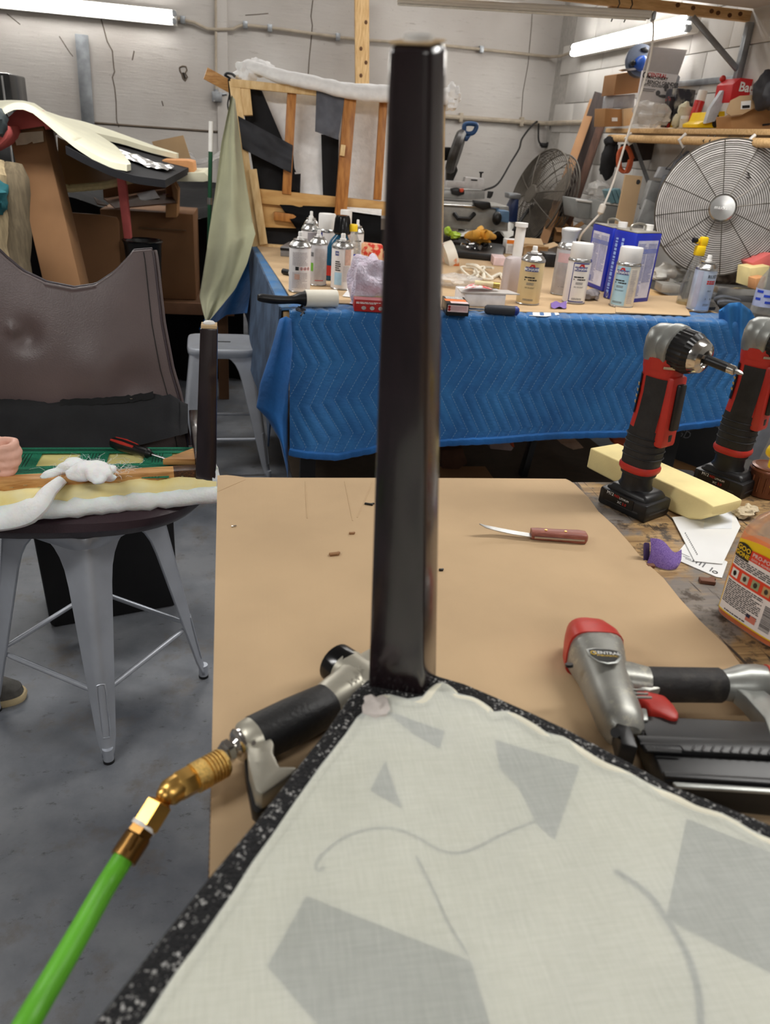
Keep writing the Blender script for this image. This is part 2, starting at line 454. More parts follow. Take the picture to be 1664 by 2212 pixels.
for dx, dz in ((.02, .03), (-.02, -.03)): obj('screw', G().cyl(c + V((dx, -.028, dz)), c + V((dx, -.033, dz)), .006, n=8), m_steel, t)
obj('pipe', G().tube([PY(467, 197, YB - .03), PY(466.5, 100, YB - .03), PY(466, -40, YB - .03)], .009, 8), m_conduit, t)
obj('connector', G().cyl(PY(467, 198, YB - .03), PY(467, 192, YB - .03), .016, n=10), m_galv, t)
obj('connector', G().tube([PY(480, 204, YB - .03), PY(490, 203, YB - .03)], .01, 8), m_galv, t)

one('steel_strap', G().beam(PY(176, 74, YB - .03), PY(200, 390, YB - .03), .093, .012, up=(0, 1, 0)), m_galv, 'flat galvanised steel strap standing against the back wall at left', 'metal strap', bev=.002)
t = bpy.data.objects[-1] if False else None
g = G()
ws = thing('wooden_post', 'pale wooden upright post against the back wall behind the sofa frame', 'wooden post', PY(783, 520, 6.7))
top, bot = PY(781.5, -40, 6.7), PY(784, 520, 6.7); bot = bot + (bot - top) * ((0 - bot.z) / (bot.z - top.z)); 
obj('post', g.beam(bot, top, .107, .04, up=(0, 1, 0)), m_lumber_z, ws, bev=.003)
for x, y in ((791, 48), (780, 105), (791, 135), (780, 163)):
    c = PY(x, y, 6.678); obj('knot', G().ell(c, (.012, .003, .014)), m_knot, ws)

# cables on the back wall
one('power_cord', G().tube(spline([PY(x, y, YB - .06 - k * .12) for k, (x, y) in enumerate([(1160.7, 262.7), (1148, 273), (1128, 300), (1122, 321), (1104, 351), (1076, 397), (1048, 410), (1030, 418)])], 5), .008, 6), m_dark_cable, 'dark power cord running from wall pipe down to the saw', 'cord')
t = thing('hanging_plug', 'dark cord loop with plug hanging from pipe in the wall corner', 'cord', PY(1178, 314, YB - .07))
obj('cord', G().tube(spline([PY(x, y, YB - .07) for x, y in [(1164, 266), (1163.5, 285), (1164, 302), (1169, 312), (1178, 315), (1186, 307), (1189, 290), (1190, 268)]], 5), .007, 6), m_dark_cable, t)
obj('plug', G().tube([PY(1168, 311, YB - .07), PY(1172, 314, YB - .07), PY(1180, 314.5, YB - .07), PY(1186, 309, YB - .07)], [.012, .02, .02, .012], 8), m_dark_cable, t)

# ------------------------------------------------------------------ fluorescent lamps
def wall_lamp(name, label, A, B, A2, B2, n):
    """A..B centre of upper tube, A2..B2 of lower tube, n = normal away from the wall"""
    t = thing(name, label, 'lamp', (A + B2) / 2)
    d = (B - A).normalized(); upv = (A - A2); up = upv.normalized()
    c0 = (A + A2) / 2 - n * .035; c1 = (B + B2) / 2 - n * .035
    obj('housing', G().beam(c0 - d * .03, c1 + d * .03, upv.length + .05, .05, up=n), m_fix, t, bev=.006)
    for P, Q in ((A, B), (A2, B2)):
        obj('tube', G().tube([P, P + d * .02, Q - d * .02, Q], .019, 12), m_tube, t)
        for E_ in (P - d * .012, Q + d * .012):
            obj('socket', G().tube([E_ - n * .03, E_ - n * .01, E_ + n * .015], [.014, .02, .021], 10), m_galv, t)
    return t
zA, zB = PY(372, 29, YB - .09), PY(372, 46, YB - .09)
zA = V((zA.x, zA.y, zA.z)); L = V((-1.83, 0, 0))
wall_lamp('fluorescent_lamp', 'lit fluorescent lamp on the back wall at upper left', zA + L, zA, zB + L, zB, V((0, -1, 0)))
fa, fb = PX(1240, 101, XR - .09), PX(1489, 38, XR - .09); ga, gb = PX(1237, 115, XR - .09), PX(1484, 62, XR - .09)
wall_lamp('fluorescent_lamp', 'lit double tube fluorescent lamp slanting on the right block wall', fa, fb, ga, gb, V((-1, 0, 0)))

# unlit hanging strip with its cord
re = PY(1408, 30, 4.05); le = PZ(860, -3, re.z); d = (re - le).normalized(); sd = V((-d.y, d.x, 0))
t = thing('hanging_strip_light', 'long unlit strip light hanging below the ceiling beam', 'lamp', re)
obj('housing', G().beam(le, re, .07, .02, up=(0, 0, 1)), m_fix, t, bev=.008)
for s in (-.026, .026): obj('rail', G().beam(le + sd * s - Z1 * .014, re + sd * s - Z1 * .014, .008, .012), m_fix, t, bev=.003)
a = PZ(1246, 29, re.z - .04)
obj('tube', G().tube([le - Z1 * .02, re - Z1 * .02 - d * .02], .009, 10), M('unlit_tube', (226, 226, 220), .25), t)
obj('end_cap', G().box(re + d * .01 - Z1 * .01, (.015, .07, .035), rot=(0, 0, math.atan2(d.y, d.x))), m_galv, t, bev=.003)
for kx in (.12, .18): obj('hanger_wire', G().tube([re - d * kx - Z1 * .04, re - d * (kx - .03) + Z1 * .04 + sd * .05, re - d * (kx - .02) + V((0, .1, .16))], .003, 5), m_dark_cable, t)
t = thing('lamp_cord', 'white lamp cord dropping from strip light down to the cluttered table', 'cord', PZ(1248, 545, TZ))
path = [(1410, 38, 4.05), (1412, 70, 4.05), (1404, 130, 4.05), (1385, 200, 4.04), (1357, 290, 4.03), (1330, 380, 4.02), (1313, 425, 4.01), (1303, 448, 4.0), (1296, 462, 4.0), (1272, 488, 4.02), (1256, 508, 4.05), (1249, 530, 4.1)]
obj('cord', G().tube(spline([PY(x, y, Y) for x, y, Y in path], 6) + [PZ(1243, 545, TZ + .012), PZ(1225, 556, TZ + .012)], .0055, 8), m_white_cable, t)
obj('inline_switch', G().tube([PY(1305, 440, 3.995), PY(1303.5, 444, 3.995), PY(1297.5, 459, 3.995), PY(1296, 463, 3.995)], [.008, .017, .017, .008], 10), m_white_cable, t)

# beam, steel angle and brace under the ceiling
za, zb = PY(1620, 22, 4.2).z, PY(1620, 46, 4.2).z
t = thing('ceiling_beam', 'pale knotty wooden beam under the ceiling edge above the shelf', 'wooden beam', (1.5, 4.22, zb))
obj('beam', G().box((.85, 4.225, (za + zb) / 2), (3.3, .045, za - zb)), m_lumber, t, bev=.003)
for x, y in ((1498, 17), (1552, 28), (1577, 33), (1538, 24), (1465, 11), (1600, 30)):
    obj('knot', G().ell(PY(x, y, 4.2), (.012, .003, .01)), m_knot, t)
obj('spacer_block', G().box(PY(1356, 19, 4.24), (.19, .05, .03), rot=(0, .07, 0)), M('brown_lumber', (150, 116, 80), .7, c2=(170, 134, 94), s=8), t, bev=.002)
t = thing('wall_bracket', 'grey steel angle bracket with diagonal brace below the beam', 'bracket', PX(1594, 166, XR - .02))
pt, pb = PX(1621, 48, XR - .02), PX(1592, 172, XR - .02)
obj('post', G().beam(pb, pt, .035, .03, up=(-1, 0, 0)), m_galv, t, bev=.002)
obj('brace', G().beam(PY(1497, 37, 4.2), pb * .2 + pt * .8 - (pt - pb) * .62 + V((-.01, 0, 0)), .028, .01, up=(0, 1, 0)), m_galv, t, bev=.002)
obj('strip', G().beam(PX(1462, 182, XR - .012), PX(1592, 170, XR - .012), .012, .03), m_galv, t, bev=.002)

# housings for the added, unseen ceiling lights
WH = ('over the right drills', 'over the leather chair', 'over the blue tins', 'over the empty stool', 'behind the camera', 'high above the sofa frame', 'high above the foam pile', 'high above the mitre saw')
for i, (x, y, z, sx, sy, p_) in enumerate(CEIL_LIGHTS + HIGH_LIGHTS):
    zc = ZC if z < 2.5 else 3.2
    tt = thing('added_ceiling_fixture', 'white fluorescent ceiling fixture ' + WH[i], 'lamp', (x, y, zc), group='ceiling fixtures overhead')
    obj('housing', G().box((x, y, zc - .03), (sx + .06, .14, .06)), m_fix, tt, bev=.008)
    obj('diffuser', G().box((x, y, (zc - .06 + z) / 2), (sx, sy, zc - .06 - z)), m_diff, tt)
# ------------------------------------------------------------------ near workbench
def mat_bench():
    m, nt, b = new_mat('worn_bench_wood')
    v = objvec(nt); s1 = objvec(nt, (2, 40, 10), (0, 0, .15)); s2 = objvec(nt, (60, 3, 10), (0, 0, -.5))
    a = tnoise(nt, v, 9, 5, .6); g1 = tnoise(nt, s1, 3, 6, .7); sc = tnoise(nt, s2, 2, 3); bl = tnoise(nt, v, 24, 6, .7)
    c = mixc(nt, ramp(nt, g1, .35, .65), rgb((124, 94, 60)), rgb((190, 156, 106)))
    c = mixc(nt, ramp(nt, a, .48, .56, c1=(.8, .8, .8, 1)), c, rgb((112, 112, 112)))
    c = mixc(nt, ramp(nt, bl, .53, .62), c, rgb((70, 56, 42)))
    c = mixc(nt, ramp(nt, sc, .62, .65), c, rgb((60, 46, 34)))
    nt.links.new(c, b.inputs['Base Color']); b.inputs['Roughness'].default_value = .6
    addbump(nt, b, g1, .5, .003); return m
def mat_cardboard(name, c=(196, 168, 132), n=.05):
    if name in MATS: return MATS[name]
    m, nt, b = new_mat(name); MATS[name] = m
    v = objvec(nt); a = tnoise(nt, v, 5, 4); f = tnoise(nt, v, 400, 3, .8); fl = tnoise(nt, objvec(nt, (120, 2, 2)), 1, 2)
    k = rgb(c); lo = tuple(x * (1 - n * 1.6) for x in k[:3]) + (1,); hi = tuple(min(1, x * (1 + n)) for x in k[:3]) + (1,)
    col = mixc(nt, ramp(nt, a, .35, .65), lo, hi)
    col = mixc(nt, ramp(nt, f, .66, .74, c1=(.35, .35, .35, 1)), col, tuple(x * .6 for x in k[:3]) + (1,))
    nt.links.new(col, b.inputs['Base Color']); b.inputs['Roughness'].default_value = .8; b.inputs['Specular IOR Level'].default_value = .25
    addbump(nt, b, fl, .12, .002); return m
m_card = mat_cardboard('kraft_cardboard')
m_card_dk = mat_cardboard('brown_cardboard', (150, 112, 78))
m_card_edge = M('cardboard_edge', (112, 84, 58), .9, n=.3, s=300)
m_black = M('black_plastic', (22, 22, 23), .38, n=.15, s=40)
m_blackr = M('black_rubber', (34, 34, 35), .6, n=.15, s=60, bump=.2, bs=300)
m_red = M('red_plastic', (186, 48, 38), .42, n=.06, s=30)
m_grey = M('grey_cast_metal', (150, 152, 148), .36, .55, n=.12, s=40)
m_chrome = M('chrome', (205, 203, 198), .16, 1., n=.05)
m_white = M('white_plastic', (228, 226, 222), .42, n=.03)
m_paper = M('white_paper', (232, 232, 230), .75, n=.03, s=10)
m_ink = M('black_ink', (28, 26, 26), .6)
m_inkred = M('red_ink', (200, 40, 34), .6)
m_wink = M('white_ink', (235, 235, 232), .6)
m_brass = M('brass', (214, 170, 94), .36, 1., n=.1, s=40)
m_foam = M('cream_foam', (240, 222, 160), .85, n=.05, s=20, bump=.15, bs=400)

wbench = thing('workbench', 'worn wooden workbench under the cardboard and tools in front', 'workbench', (.9, .4, 0))
obj('bench_top', G().box((.93, .42, TZ - .02), (1.92, 1.63, .04)), mat_bench(), wbench, bev=.004)
for x, y in ((.03, 1.17), (1.83, 1.17), (.03, -.33), (1.83, -.33)):
    obj('leg', G().box((x, y, (TZ - .04) / 2), (.07, .07, TZ - .04)), m_lumber_z, wbench, bev=.003)
obj('apron', G().box((.93, 1.18, TZ - .09), (1.75, .03, .1)), m_lumber, wbench, bev=.003)

# big cardboard sheet
ZC1 = TZ + .004
sheet_px = [(470, 1031), (490, 1030), (510, 1032), (530, 1035), (640, 1036), (800, 1036), (900, 1036), (1100, 1037), (1222, 1038), (1232, 1043)]
pts = [PZ(x, y, TZ + .0005) for x, y in sheet_px]
redge = [V((.592 + .003 * math.sin(i * 2.3), 1.21 - i * .055, TZ + .0005)) for i in range(19)]
poly = pts + redge + [V((-.028, .22, TZ + .0005))]
cb = thing('cardboard_sheet', 'large flat brown cardboard sheet covering the near workbench', 'cardboard', (.27, .75, TZ))
g = G().prism(poly, (0, 0, .0035)); obj('sheet', g, m_card, cb, smooth=0)
le0, le1 = V((-.0475, 1.245, TZ + .002)), V((-.0285, .23, TZ + .002))
g = G()
for i in range(160):
    p = le0.lerp(le1, (i + .5) / 160); g.box(p + V((-.0006, 0, 0)), (.002, .0032, .003))
obj('corrugation', g, m_card_edge, cb, smooth=0, kind='stuff')
for a, b2 in (((806, 1040), (772, 1118)), ((660, 1040), (664, 1120)), ((745, 1040), (762, 1125)), ((470, 1062), (530, 1036))):
    A, B = PZ(*a, ZC1), PZ(*b2, ZC1); obj('crease', G().tube([A, A.lerp(B, .5) + Z1 * .0004, B], .0012, 6, flat=.6), m_card, cb)

rnd = random.Random(4)
def bit(name, label, cat, px, sz, mat, z=ZC1, group=None, rz=0.):
    c = PZ(*px, z + sz[2] / 2)
    g = G().box((0, 0, 0), sz, rot=(0, 0, rz)); g.box((sz[0] * .4, sz[1] * .3, 0), (sz[0] * .6, sz[1] * .7, sz[2] * .8), rot=(0, 0, rz + .8))
    g.v = [p + c for p in g.v]; return one(name, g, mat, label, cat, group=group, bev=sz[2] * .2)
bit('lint_scrap', 'tiny black scrap on cardboard just left of the dark chair leg', 'scrap', (797, 1089), (.014, .004, .003), m_black, rz=-.4)
bit('staple', 'tiny bright staple near the left edge of the cardboard', 'staple', (505, 1137), (.007, .003, .002), m_chrome, rz=.3)
bit('wood_chip', 'small tan chip on cardboard left of the dark chair leg', 'wood chip', (760, 1152), (.008, .004, .003), m_card_dk)
bit('wood_chip', 'larger curled tan chip on cardboard above the air hose handle', 'wood chip', (722, 1197), (.014, .006, .004), m_card_dk, rz=.2)
bit('lint_scrap', 'tiny dark scrap on cardboard just right of the dark chair leg', 'scrap', (953, 1231), (.006, .004, .003), m_black)
bit('wood_chip', 'small brown chip beside the purple sandpaper', 'wood chip', (1406, 1222), (.012, .008, .005), M('brown_chip', (120, 80, 60), .7), z=TZ)
bit('wood_chip', 'brown chip between white receipt and orange bottle', 'wood chip', (1528, 1255), (.022, .012, .006), M('brown_chip', (120, 80, 60), .7), z=TZ, rz=-.3)

# ------------------------------------------------------------------ upturned chair in the foreground
ZS = 1.03
def mat_tweed():
    m, nt, b = new_mat('black_white_tweed')
    v = objvec(nt)
    vo = nt.nodes.new('ShaderNodeTexVoronoi'); vo.inputs['Scale'].default_value = 330; nt.links.new(v, vo.inputs['Vector'])
    n1 = tnoise(nt, v, 150, 3, .7); n2 = tnoise(nt, v, 420, 2)
    msk = mth(nt, 'MULTIPLY', ramp(nt, vo.outputs['Distance'], .28, .5, (1, 1, 1, 1), (0, 0, 0, 1)), ramp(nt, n1, .5, .62))
    c = mixc(nt, msk, rgb((20, 20, 23)), rgb((206, 205, 202)))
    nt.links.new(c, b.inputs['Base Color']); b.inputs['Roughness'].default_value = .9
    addbump(nt, b, mth(nt, 'ADD', vo.outputs['Distance'], n2), .9, .003); return m
m_tweed = mat_tweed()
def mat_muslin():
    m, nt, b = new_mat('cream_muslin')
    v = objvec(nt); a = tnoise(nt, v, 6, 4); w1 = tnoise(nt, objvec(nt, (900, 40, 40)), 1, 2); w2 = tnoise(nt, objvec(nt, (40, 900, 40)), 1, 2)
    w = mth(nt, 'ADD', w1, w2)
    c = mixc(nt, ramp(nt, a, .35, .65), rgb((219, 223, 214)), rgb((231, 235, 228)))
    nt.links.new(c, b.inputs['Base Color']); b.inputs['Roughness'].default_value = .85; b.inputs['Specular IOR Level'].default_value = .2
    tr = nt.nodes.new('ShaderNodeBsdfTransparent'); mx = nt.nodes.new('ShaderNodeMixShader')
    fac = ramp(nt, mth(nt, 'MULTIPLY', w, .5), .38, .62, (.36, .36, .36, 1), (.46, .46, .46, 1))
    nt.links.new(fac, mx.inputs[0]); nt.links.new(b.outputs[0], mx.inputs[1]); nt.links.new(tr.outputs[0], mx.inputs[2])
    nt.links.new(mx.outputs[0], nt.nodes['Material Output'].inputs['Surface'])
    addbump(nt, b, w, .08, .001); return m
m_muslin = mat_muslin()
fch = thing('upturned_chair', 'upside down tweed chair with cream cloth underside and one dark leg standing up', 'chair', (.14, .40, ZC1))
outer = [(905, 1448), (945, 1464), (1000, 1480), (1075, 1512), (1150, 1545), (1225, 1580), (1300, 1620), (1375, 1660), (1450, 1702), (1560, 1745), (1664, 1787), (1800, 1845), (1960, 1915)]
outl = [(120, 2330), (170, 2255), (230, 2180), (300, 2090), (372, 1998), (440, 1912), (500, 1840), (560, 1768), (640, 1662), (705, 1580), (760, 1500), (800, 1466)]
nearp = [V((.46, .05, ZS)), V((.05, .06, ZS))]
op = [PZ(x, y, ZS - .008) for x, y in outer] + [V((p.x, p.y, ZS - .008)) for p in nearp] + [PZ(x, y, ZS - .008) for x, y in outl]
cen = V((.15, .3, ZS))
def inset(ps, k, z): return [V((cen.x + (p.x - cen.x) * k, cen.y + (p.y - cen.y) * k, z)) for p in ps]
ring_k = [(.90, ZS - .072), (.975, ZS - .060), (1.0, ZS - .04), (1.0, ZS - .015), (.993, ZS - .005), (.975, ZS - .001), (.95, ZS)]
g = G(); vs = []; N = len(op)
for k, z in ring_k: vs += inset(op, k, z)
fs = [(i * N + j, i * N + (j + 1) % N, (i + 1) * N + (j + 1) % N, (i + 1) * N + j) for i in range(len(ring_k) - 1) for j in range(N)]
fs += [tuple(range(N - 1, -1, -1)), tuple((len(ring_k) - 1) * N + j for j in range(N))]
g.add(vs, fs); obj('seat_cover', g, m_tweed, fch, smooth=60)
musl = [(800, 1532), (815, 1512), (840, 1507), (880, 1517), (912, 1512), (935, 1490), (955, 1480), (975, 1492), (985, 1505), (1020, 1513), (1050, 1530), (1063, 1545), (1095, 1543), (1140, 1565), (1180, 1590), (1215, 1598), (1260, 1628), (1300, 1652), (1350, 1672), (1400, 1700), (1450, 1722), (1500, 1748), (1560, 1765), (1620, 1800), (1664, 1822), (1800, 1890), (1930, 1950)]
musr = [(200, 2380), (255, 2290), (318, 2205), (380, 2110), (425, 2050), (470, 1985), (505, 1935), (545, 1870), (590, 1808), (640, 1735), (690, 1665), (745, 1595), (770, 1558)]
mp_ = [PZ(x, y, ZS + .001) for x, y in musl] + [V((.41, .07, ZS + .001)), V((.08, .08, ZS + .001))] + [PZ(x, y, ZS + .001) for x, y in musr]
m_strap2 = M('faint_webbing', (112, 112, 116), .9, n=.2, s=300)
def under(name, px, mat, z): return obj(name, G().prism([PZ(x, y, z) for x, y in px], (0, 0, .0006)), mat, fch, smooth=0)
mbase = [V((p.x, p.y, ZS + .0004)) for p in inset(mp_, .985, 0)]
obj('backing_board', G().prism(mbase, (0, 0, .001)), M('cream_backing', (232, 228, 208), .9, n=.04), fch, smooth=0)
m_strap = M('grey_webbing', (52, 52, 56), .9, n=.25, s=300)
zs2 = ZS + .0016
under('webbing_strap', [(662, 1937), (1018, 2078), (1058, 2215), (1070, 2330), (760, 2300), (578, 2087)], m_strap, zs2)
under('webbing_strap', [(1484, 1770), (1664, 1841), (1760, 1880), (1760, 2150), (1440, 1985)], m_strap, zs2)
under('webbing_strap', [(1071, 1599), (1252, 1655), (1198, 1814), (1160, 1780), (1120, 1700), (1080, 1661)], m_strap2, zs2)
under('webbing_strap', [(833, 1645), (868, 1745), (800, 1708)], m_strap2, zs2)
under('webbing_strap', [(834, 1536), (960, 1580), (950, 1618), (890, 1583)], m_strap2, zs2)
def thread(px, r): return obj('thread', G().tube(spline([PZ(x, y, zs2 + .0008) for x, y in px], 6), r, 6, flat=.4), m_strap, fch)
thread([(700, 1872), (690, 1880), (682, 1868), (700, 1842), (745, 1808), (800, 1790), (855, 1790), (905, 1810), (950, 1836), (990, 1842), (1030, 1830), (1090, 1800), (1150, 1776), (1172, 1770)], .0007)
thread([(1330, 1880), (1400, 1930), (1440, 1985), (1480, 2050), (1505, 2120), (1512, 2170), (1516, 2230)], .0022)
thread([(900, 1850), (935, 1920), (970, 1995), (1010, 2060)], .0007)
# the cloth itself, gently wavy, with a turned hem
bm = bmesh.new(); vsb = [bm.verts.new(p + Z1 * .0042) for p in mp_]; bm.faces.new(vsb)
bmesh.ops.triangulate(bm, faces=bm.faces[:])
bmesh.ops.subdivide_edges(bm, edges=bm.edges[:], cuts=5, use_grid_fill=True)
g = G(); bm.verts.index_update()
g.add([v.co + Z1 * (.0008 * mnoise.noise(v.co * 16)) for v in bm.verts], [tuple(v.index for v in f.verts) for f in bm.faces]); bm.free()
obj('dust_cloth', g, m_muslin, fch, smooth=80)
hem = []
for i, p in enumerate(spline(mp_[:len(musl)], 4)): hem.append(p + V((0, -.004 - .001 * math.sin(i * .5), .0024 + .0006 * math.sin(i * .4))))
obj('hem', G().tube(hem, [.0045 + .0005 * math.sin(i * .5) for i in range(len(hem))], 8, flat=.5), M('muslin_hem', (234, 230, 210), .85, n=.05), fch)
hem = [p + V((.003, 0, .0018)) for p in spline(mp_[-len(musr):], 4)]
obj('hem', G().tube(hem, [.0026 + .0003 * math.sin(i * .6) for i in range(len(hem))], 8, flat=.5), MATS['muslin_hem'], fch)
# pucker by the leg
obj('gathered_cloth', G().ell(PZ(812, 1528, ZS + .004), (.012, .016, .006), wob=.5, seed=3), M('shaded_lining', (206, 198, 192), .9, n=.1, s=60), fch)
m_espresso = M('espresso_lacquer', (36, 26, 29), .2, n=.25, s=6, stretch=(30, 30, 2), coat=.45, spec=.6, bump=.06, bs=90)
C1, C2, C3 = PZ(793, 1488, ZS - .004), PZ(912, 1508, ZS - .004), PZ(945, 1464, ZS - .004)
Yt = .50
T2 = PY(929, 99, Yt); k = .62
T1 = PY(836, 96, Yt + (C1.y - C2.y) * k); T3 = PY(969, 90, Yt + (C3.y - C2.y) * k)
C4, T4 = C1 + C3 - C2, T1 + T3 - T2
g = G(); vs = []
for i in range(9):
    t_ = i / 8
    for a, b2 in ((C1, T1), (C2, T2), (C3, T3), (C4, T4)): vs.append(a.lerp(b2, t_))
g.add(vs, [(i * 4 + j, i * 4 + (j + 1) % 4, (i + 1) * 4 + (j + 1) % 4, (i + 1) * 4 + j) for i in range(8) for j in range(4)] + [(3, 2, 1, 0), (32, 33, 34, 35)])
leg = obj('leg', g, m_espresso, fch, bev=.0045, seg=3, smooth=50)
tc_ = (T1 + T2 + T3 + T4) / 4; ax = (tc_ - (C1 + C2 + C3 + C4) / 4).normalized()
g = G().prism([tc_ + (p - tc_) * .93 for p in (T1, T2, T3, T4)], ax * .0015)
obj('end_grain', g, M('bare_end_grain', (204, 176, 136), .8), leg, bev=.001)
obj('glide', G().tube([tc_ + ax * .001, tc_ + ax * .004, tc_ + ax * .005], [.009, .009, .006], 16), m_white, leg)

# ------------------------------------------------------------------ right-angle drills
def build_drill(label, base, th):
    t = thing('right_angle_drill', label, 'drill', base, rz=th, group='red and black right angle drills')
    kw = dict(parent=t, world=False)
    # battery foot
    obj('battery', G().box((.004, 0, .016), (.098, .072, .032)).box((.004, 0, .037), (.088, .062, .012), taper=.8), m_black, bev=.005, **kw)
    bt = t.children[-1]
    obj('battery_band', loft([(.011, .004, 0, .0495, .0365, 7), (.014, .004, 0, .0495, .0365, 7)], 32), M('grey_black_plastic', (48, 48, 50), .45), bt, world=False)
    obj('battery_label', G().box((-.004, -.0365, .0215), (.062, .0008, .018)), M('label_black', (14, 14, 15), .35), bt, bev=0, world=False)
    F = frame((-.004, -.0372, .0245), (1, 0, 0), (0, 0, 1))
    for s, sz, mt, ox, oy in (('M12', .008, m_wink, -.017, .0025), ('RED', .006, m_inkred, -.003, .002), ('LITHIUM', .005, m_wink, .012, .001), ('XC', .006, m_wink, .004, -.007), ('3.0', .007, m_inkred, .014, -.007)):
        text(s, sz, mt, None, F @ Matrix.Translation((ox, oy, 0))); o = bpy.context.scene.collection.objects[-1]; o.parent = bt
    obj('neck', loft([(.04, 0, 0, .032, .027), (.05, 0, 0, .027, .024), (.07, 0, 0, .027, .024)], 24), m_black, **kw)
    ln = .0015  # lean of the body
    body = [(.066, 0, 0, .0285, .0255), (.08, 0, 0, .031, .0275), (.11, .0, 0, .032, .028), (.15, .001, 0, .031, .027), (.175, .002, 0, .030, .0255), (.21, .003, 0, .030, .025), (.24, .002, 0, .030, .026), (.252, .001, 0, .031, .028)]
    obj('grip', loft([s[:3] + (s[3], s[4], 2.6) for s in body[:4]], 28), m_blackr, **kw)
    gp = t.children[-1]
    for z in (.1, .112, .124, .136): obj('grip_ridge', loft([(z - .0012, .0005, 0, .0323, .0283, 2.6), (z, .0005, 0, .0335, .0294, 2.6), (z + .0012, .0005, 0, .0323, .0283, 2.6)], 28, caps=False), m_blackr, gp, world=False)
    obj('accent_ring', loft([(.072, 0, 0, .0305, .0275), (.0755, 0, 0, .0332, .0295), (.081, 0, 0, .0338, .030), (.085, 0, 0, .032, .0285)], 28, p=2.6), m_red, **kw)
    obj('housing', loft([s[:3] + (s[3], s[4], 2.6) for s in body[3:]] , 28), m_red, **kw)
    hs = t.children[-1]
    # black side panels and rear label
    for s in (1, -1):
        a0 = math.pi / 2 * s + (.25 if s < 0 else -.25); w = .55
        obj('side_panel', loft([(.15, .001, 0, .031, .027, 2.6), (.175, .002, 0, .030, .0255, 2.6), (.21, .003, 0, .030, .025, 2.6), (.238, .002, 0, .0302, .026, 2.6)], 10, a0 - w, a0 + w, caps=False, off=.0012), m_blackr, hs, world=False)
    obj('rear_label', loft([(.172, .002, 0, .030, .0256, 2.6), (.205, .003, 0, .030, .0252, 2.6), (.238, .002, 0, .030, .026, 2.6)], 8, math.pi + .25, math.pi + .95, caps=False, off=.0014), M('label_black', (14, 14, 15), .35), hs, world=False)
    for z in (.19, .2, .21, .22): obj('lettering', G().box((-.0235, -.0205, z), (.0006, .009, .004), rot=(0, 0, .75)), M('gold_ink', (170, 140, 80), .5), hs, world=False)
    # trigger paddle on the front in a red frame
    obj('trigger_frame', G().box((.031, 0, .185), (.018, .04, .118), rot=(0, -.05, 0)), m_red, bev=.006, **kw)
    tf = t.children[-1]
    obj('trigger', G().box((.041, 0, .195), (.012, .018, .076), rot=(0, -.05, 0)), m_black, tf, bev=.003, world=False)
    obj('switch', G().box((.0395, 0, .142), (.006, .012, .014)), m_black, tf, bev=.002, world=False)
    # head
    obj('collar', loft([(.25, .001, 0, .0315, .029, 2.4), (.262, .001, 0, .034, .032), (.27, .001, 0, .034, .033)], 28), m_red, **kw)
    obj('collar_mark', G().box((.026, -.024, .258), (.018, .002, .004), rot=(0, 0, .8)), m_chrome, t.children[-1], world=False)
    hz = .288
    obj('head', loft([(.262, -.004, 0, .030, .0305), (.275, -.003, 0, .033, .034), (.295, -.003, 0, .033, .034), (.309, -.004, 0, .028, .029), (.317, -.004, 0, .018, .018), (.319, -.004, 0, .003, .003)], 28), m_grey, **kw)
    hd = t.children[-1]
    Tx = Matrix.Translation((0, 0, hz)) @ Matrix.Rotation(.10, 4, 'Y') @ Matrix.Rotation(math.pi / 2, 4, 'Y')
    obj('head_collar', G().lathe([(.034, .0), (.036, .006), (.036, .018), (.0335, .02)], 28, Tx), m_grey, hd, world=False)
    g = G(); prof = [(.032, .018), (.0335, .022), (.0335, .044), (.031, .05), (.029, .054)]; n = 56; vs = []
    for r, z in prof:
        for j in range(n): a = 2 * math.pi * j / n; rr = r - (.0012 if j % 2 else 0); vs.append(Tx @ V((rr * math.cos(a), rr * math.sin(a), z)))
    g.add(vs, [(i * n + j, i * n + (j + 1) % n, (i + 1) * n + (j + 1) % n, (i + 1) * n + j) for i in range(4) for j in range(n)])
    obj('chuck_sleeve', g, m_black, t, world=False, smooth=20)
    obj('chuck_nose', G().lathe([(.028, .05), (.0285, .056), (.0235, .066), (.014, .069), (.012, .066), (.006, .063), (0, .063)], 28, Tx), m_chrome, t, world=False)
    nz = t.children[-1]
    for j in range(3):
        a = 2.1 * j; obj('jaw', G().box(Tx @ V((.008 * math.cos(a), .008 * math.sin(a), .068)), (.006, .005, .005)), m_steel, nz, world=False)
    obj('bit_holder', G().lathe([(.0075, .062), (.0075, .105), (.0066, .108), (.0066, .118), (.0052, .12)], 12, Tx), m_black, t, world=False)
    bh = t.children[-1]
    obj('bit_sleeve', G().lathe([(.0072, .108), (.0072, .118), (.005, .12)], 12, Tx), m_chrome, bh, world=False)
    obj('bit_tip', G().lathe([(.004, .118), (.0035, .126), (.002, .131), (.0005, .133)], 6, Tx), m_steel, bh, world=False)
    return t
DTH = RAD(-62)
build_drill('red and black right angle drill standing nearest the cardboard sheet', PZ(1362, 1096, TZ), DTH)
b2 = PZ(1560, 1052, TZ); d2 = copy_tree([o for o in COL.objects if o.name == 'right_angle_drill'][0])
d2.location = b2; d2.rotation_euler = (0, 0, DTH + .05); d2['label'] = 'red and black right angle drill at right edge behind the foam'

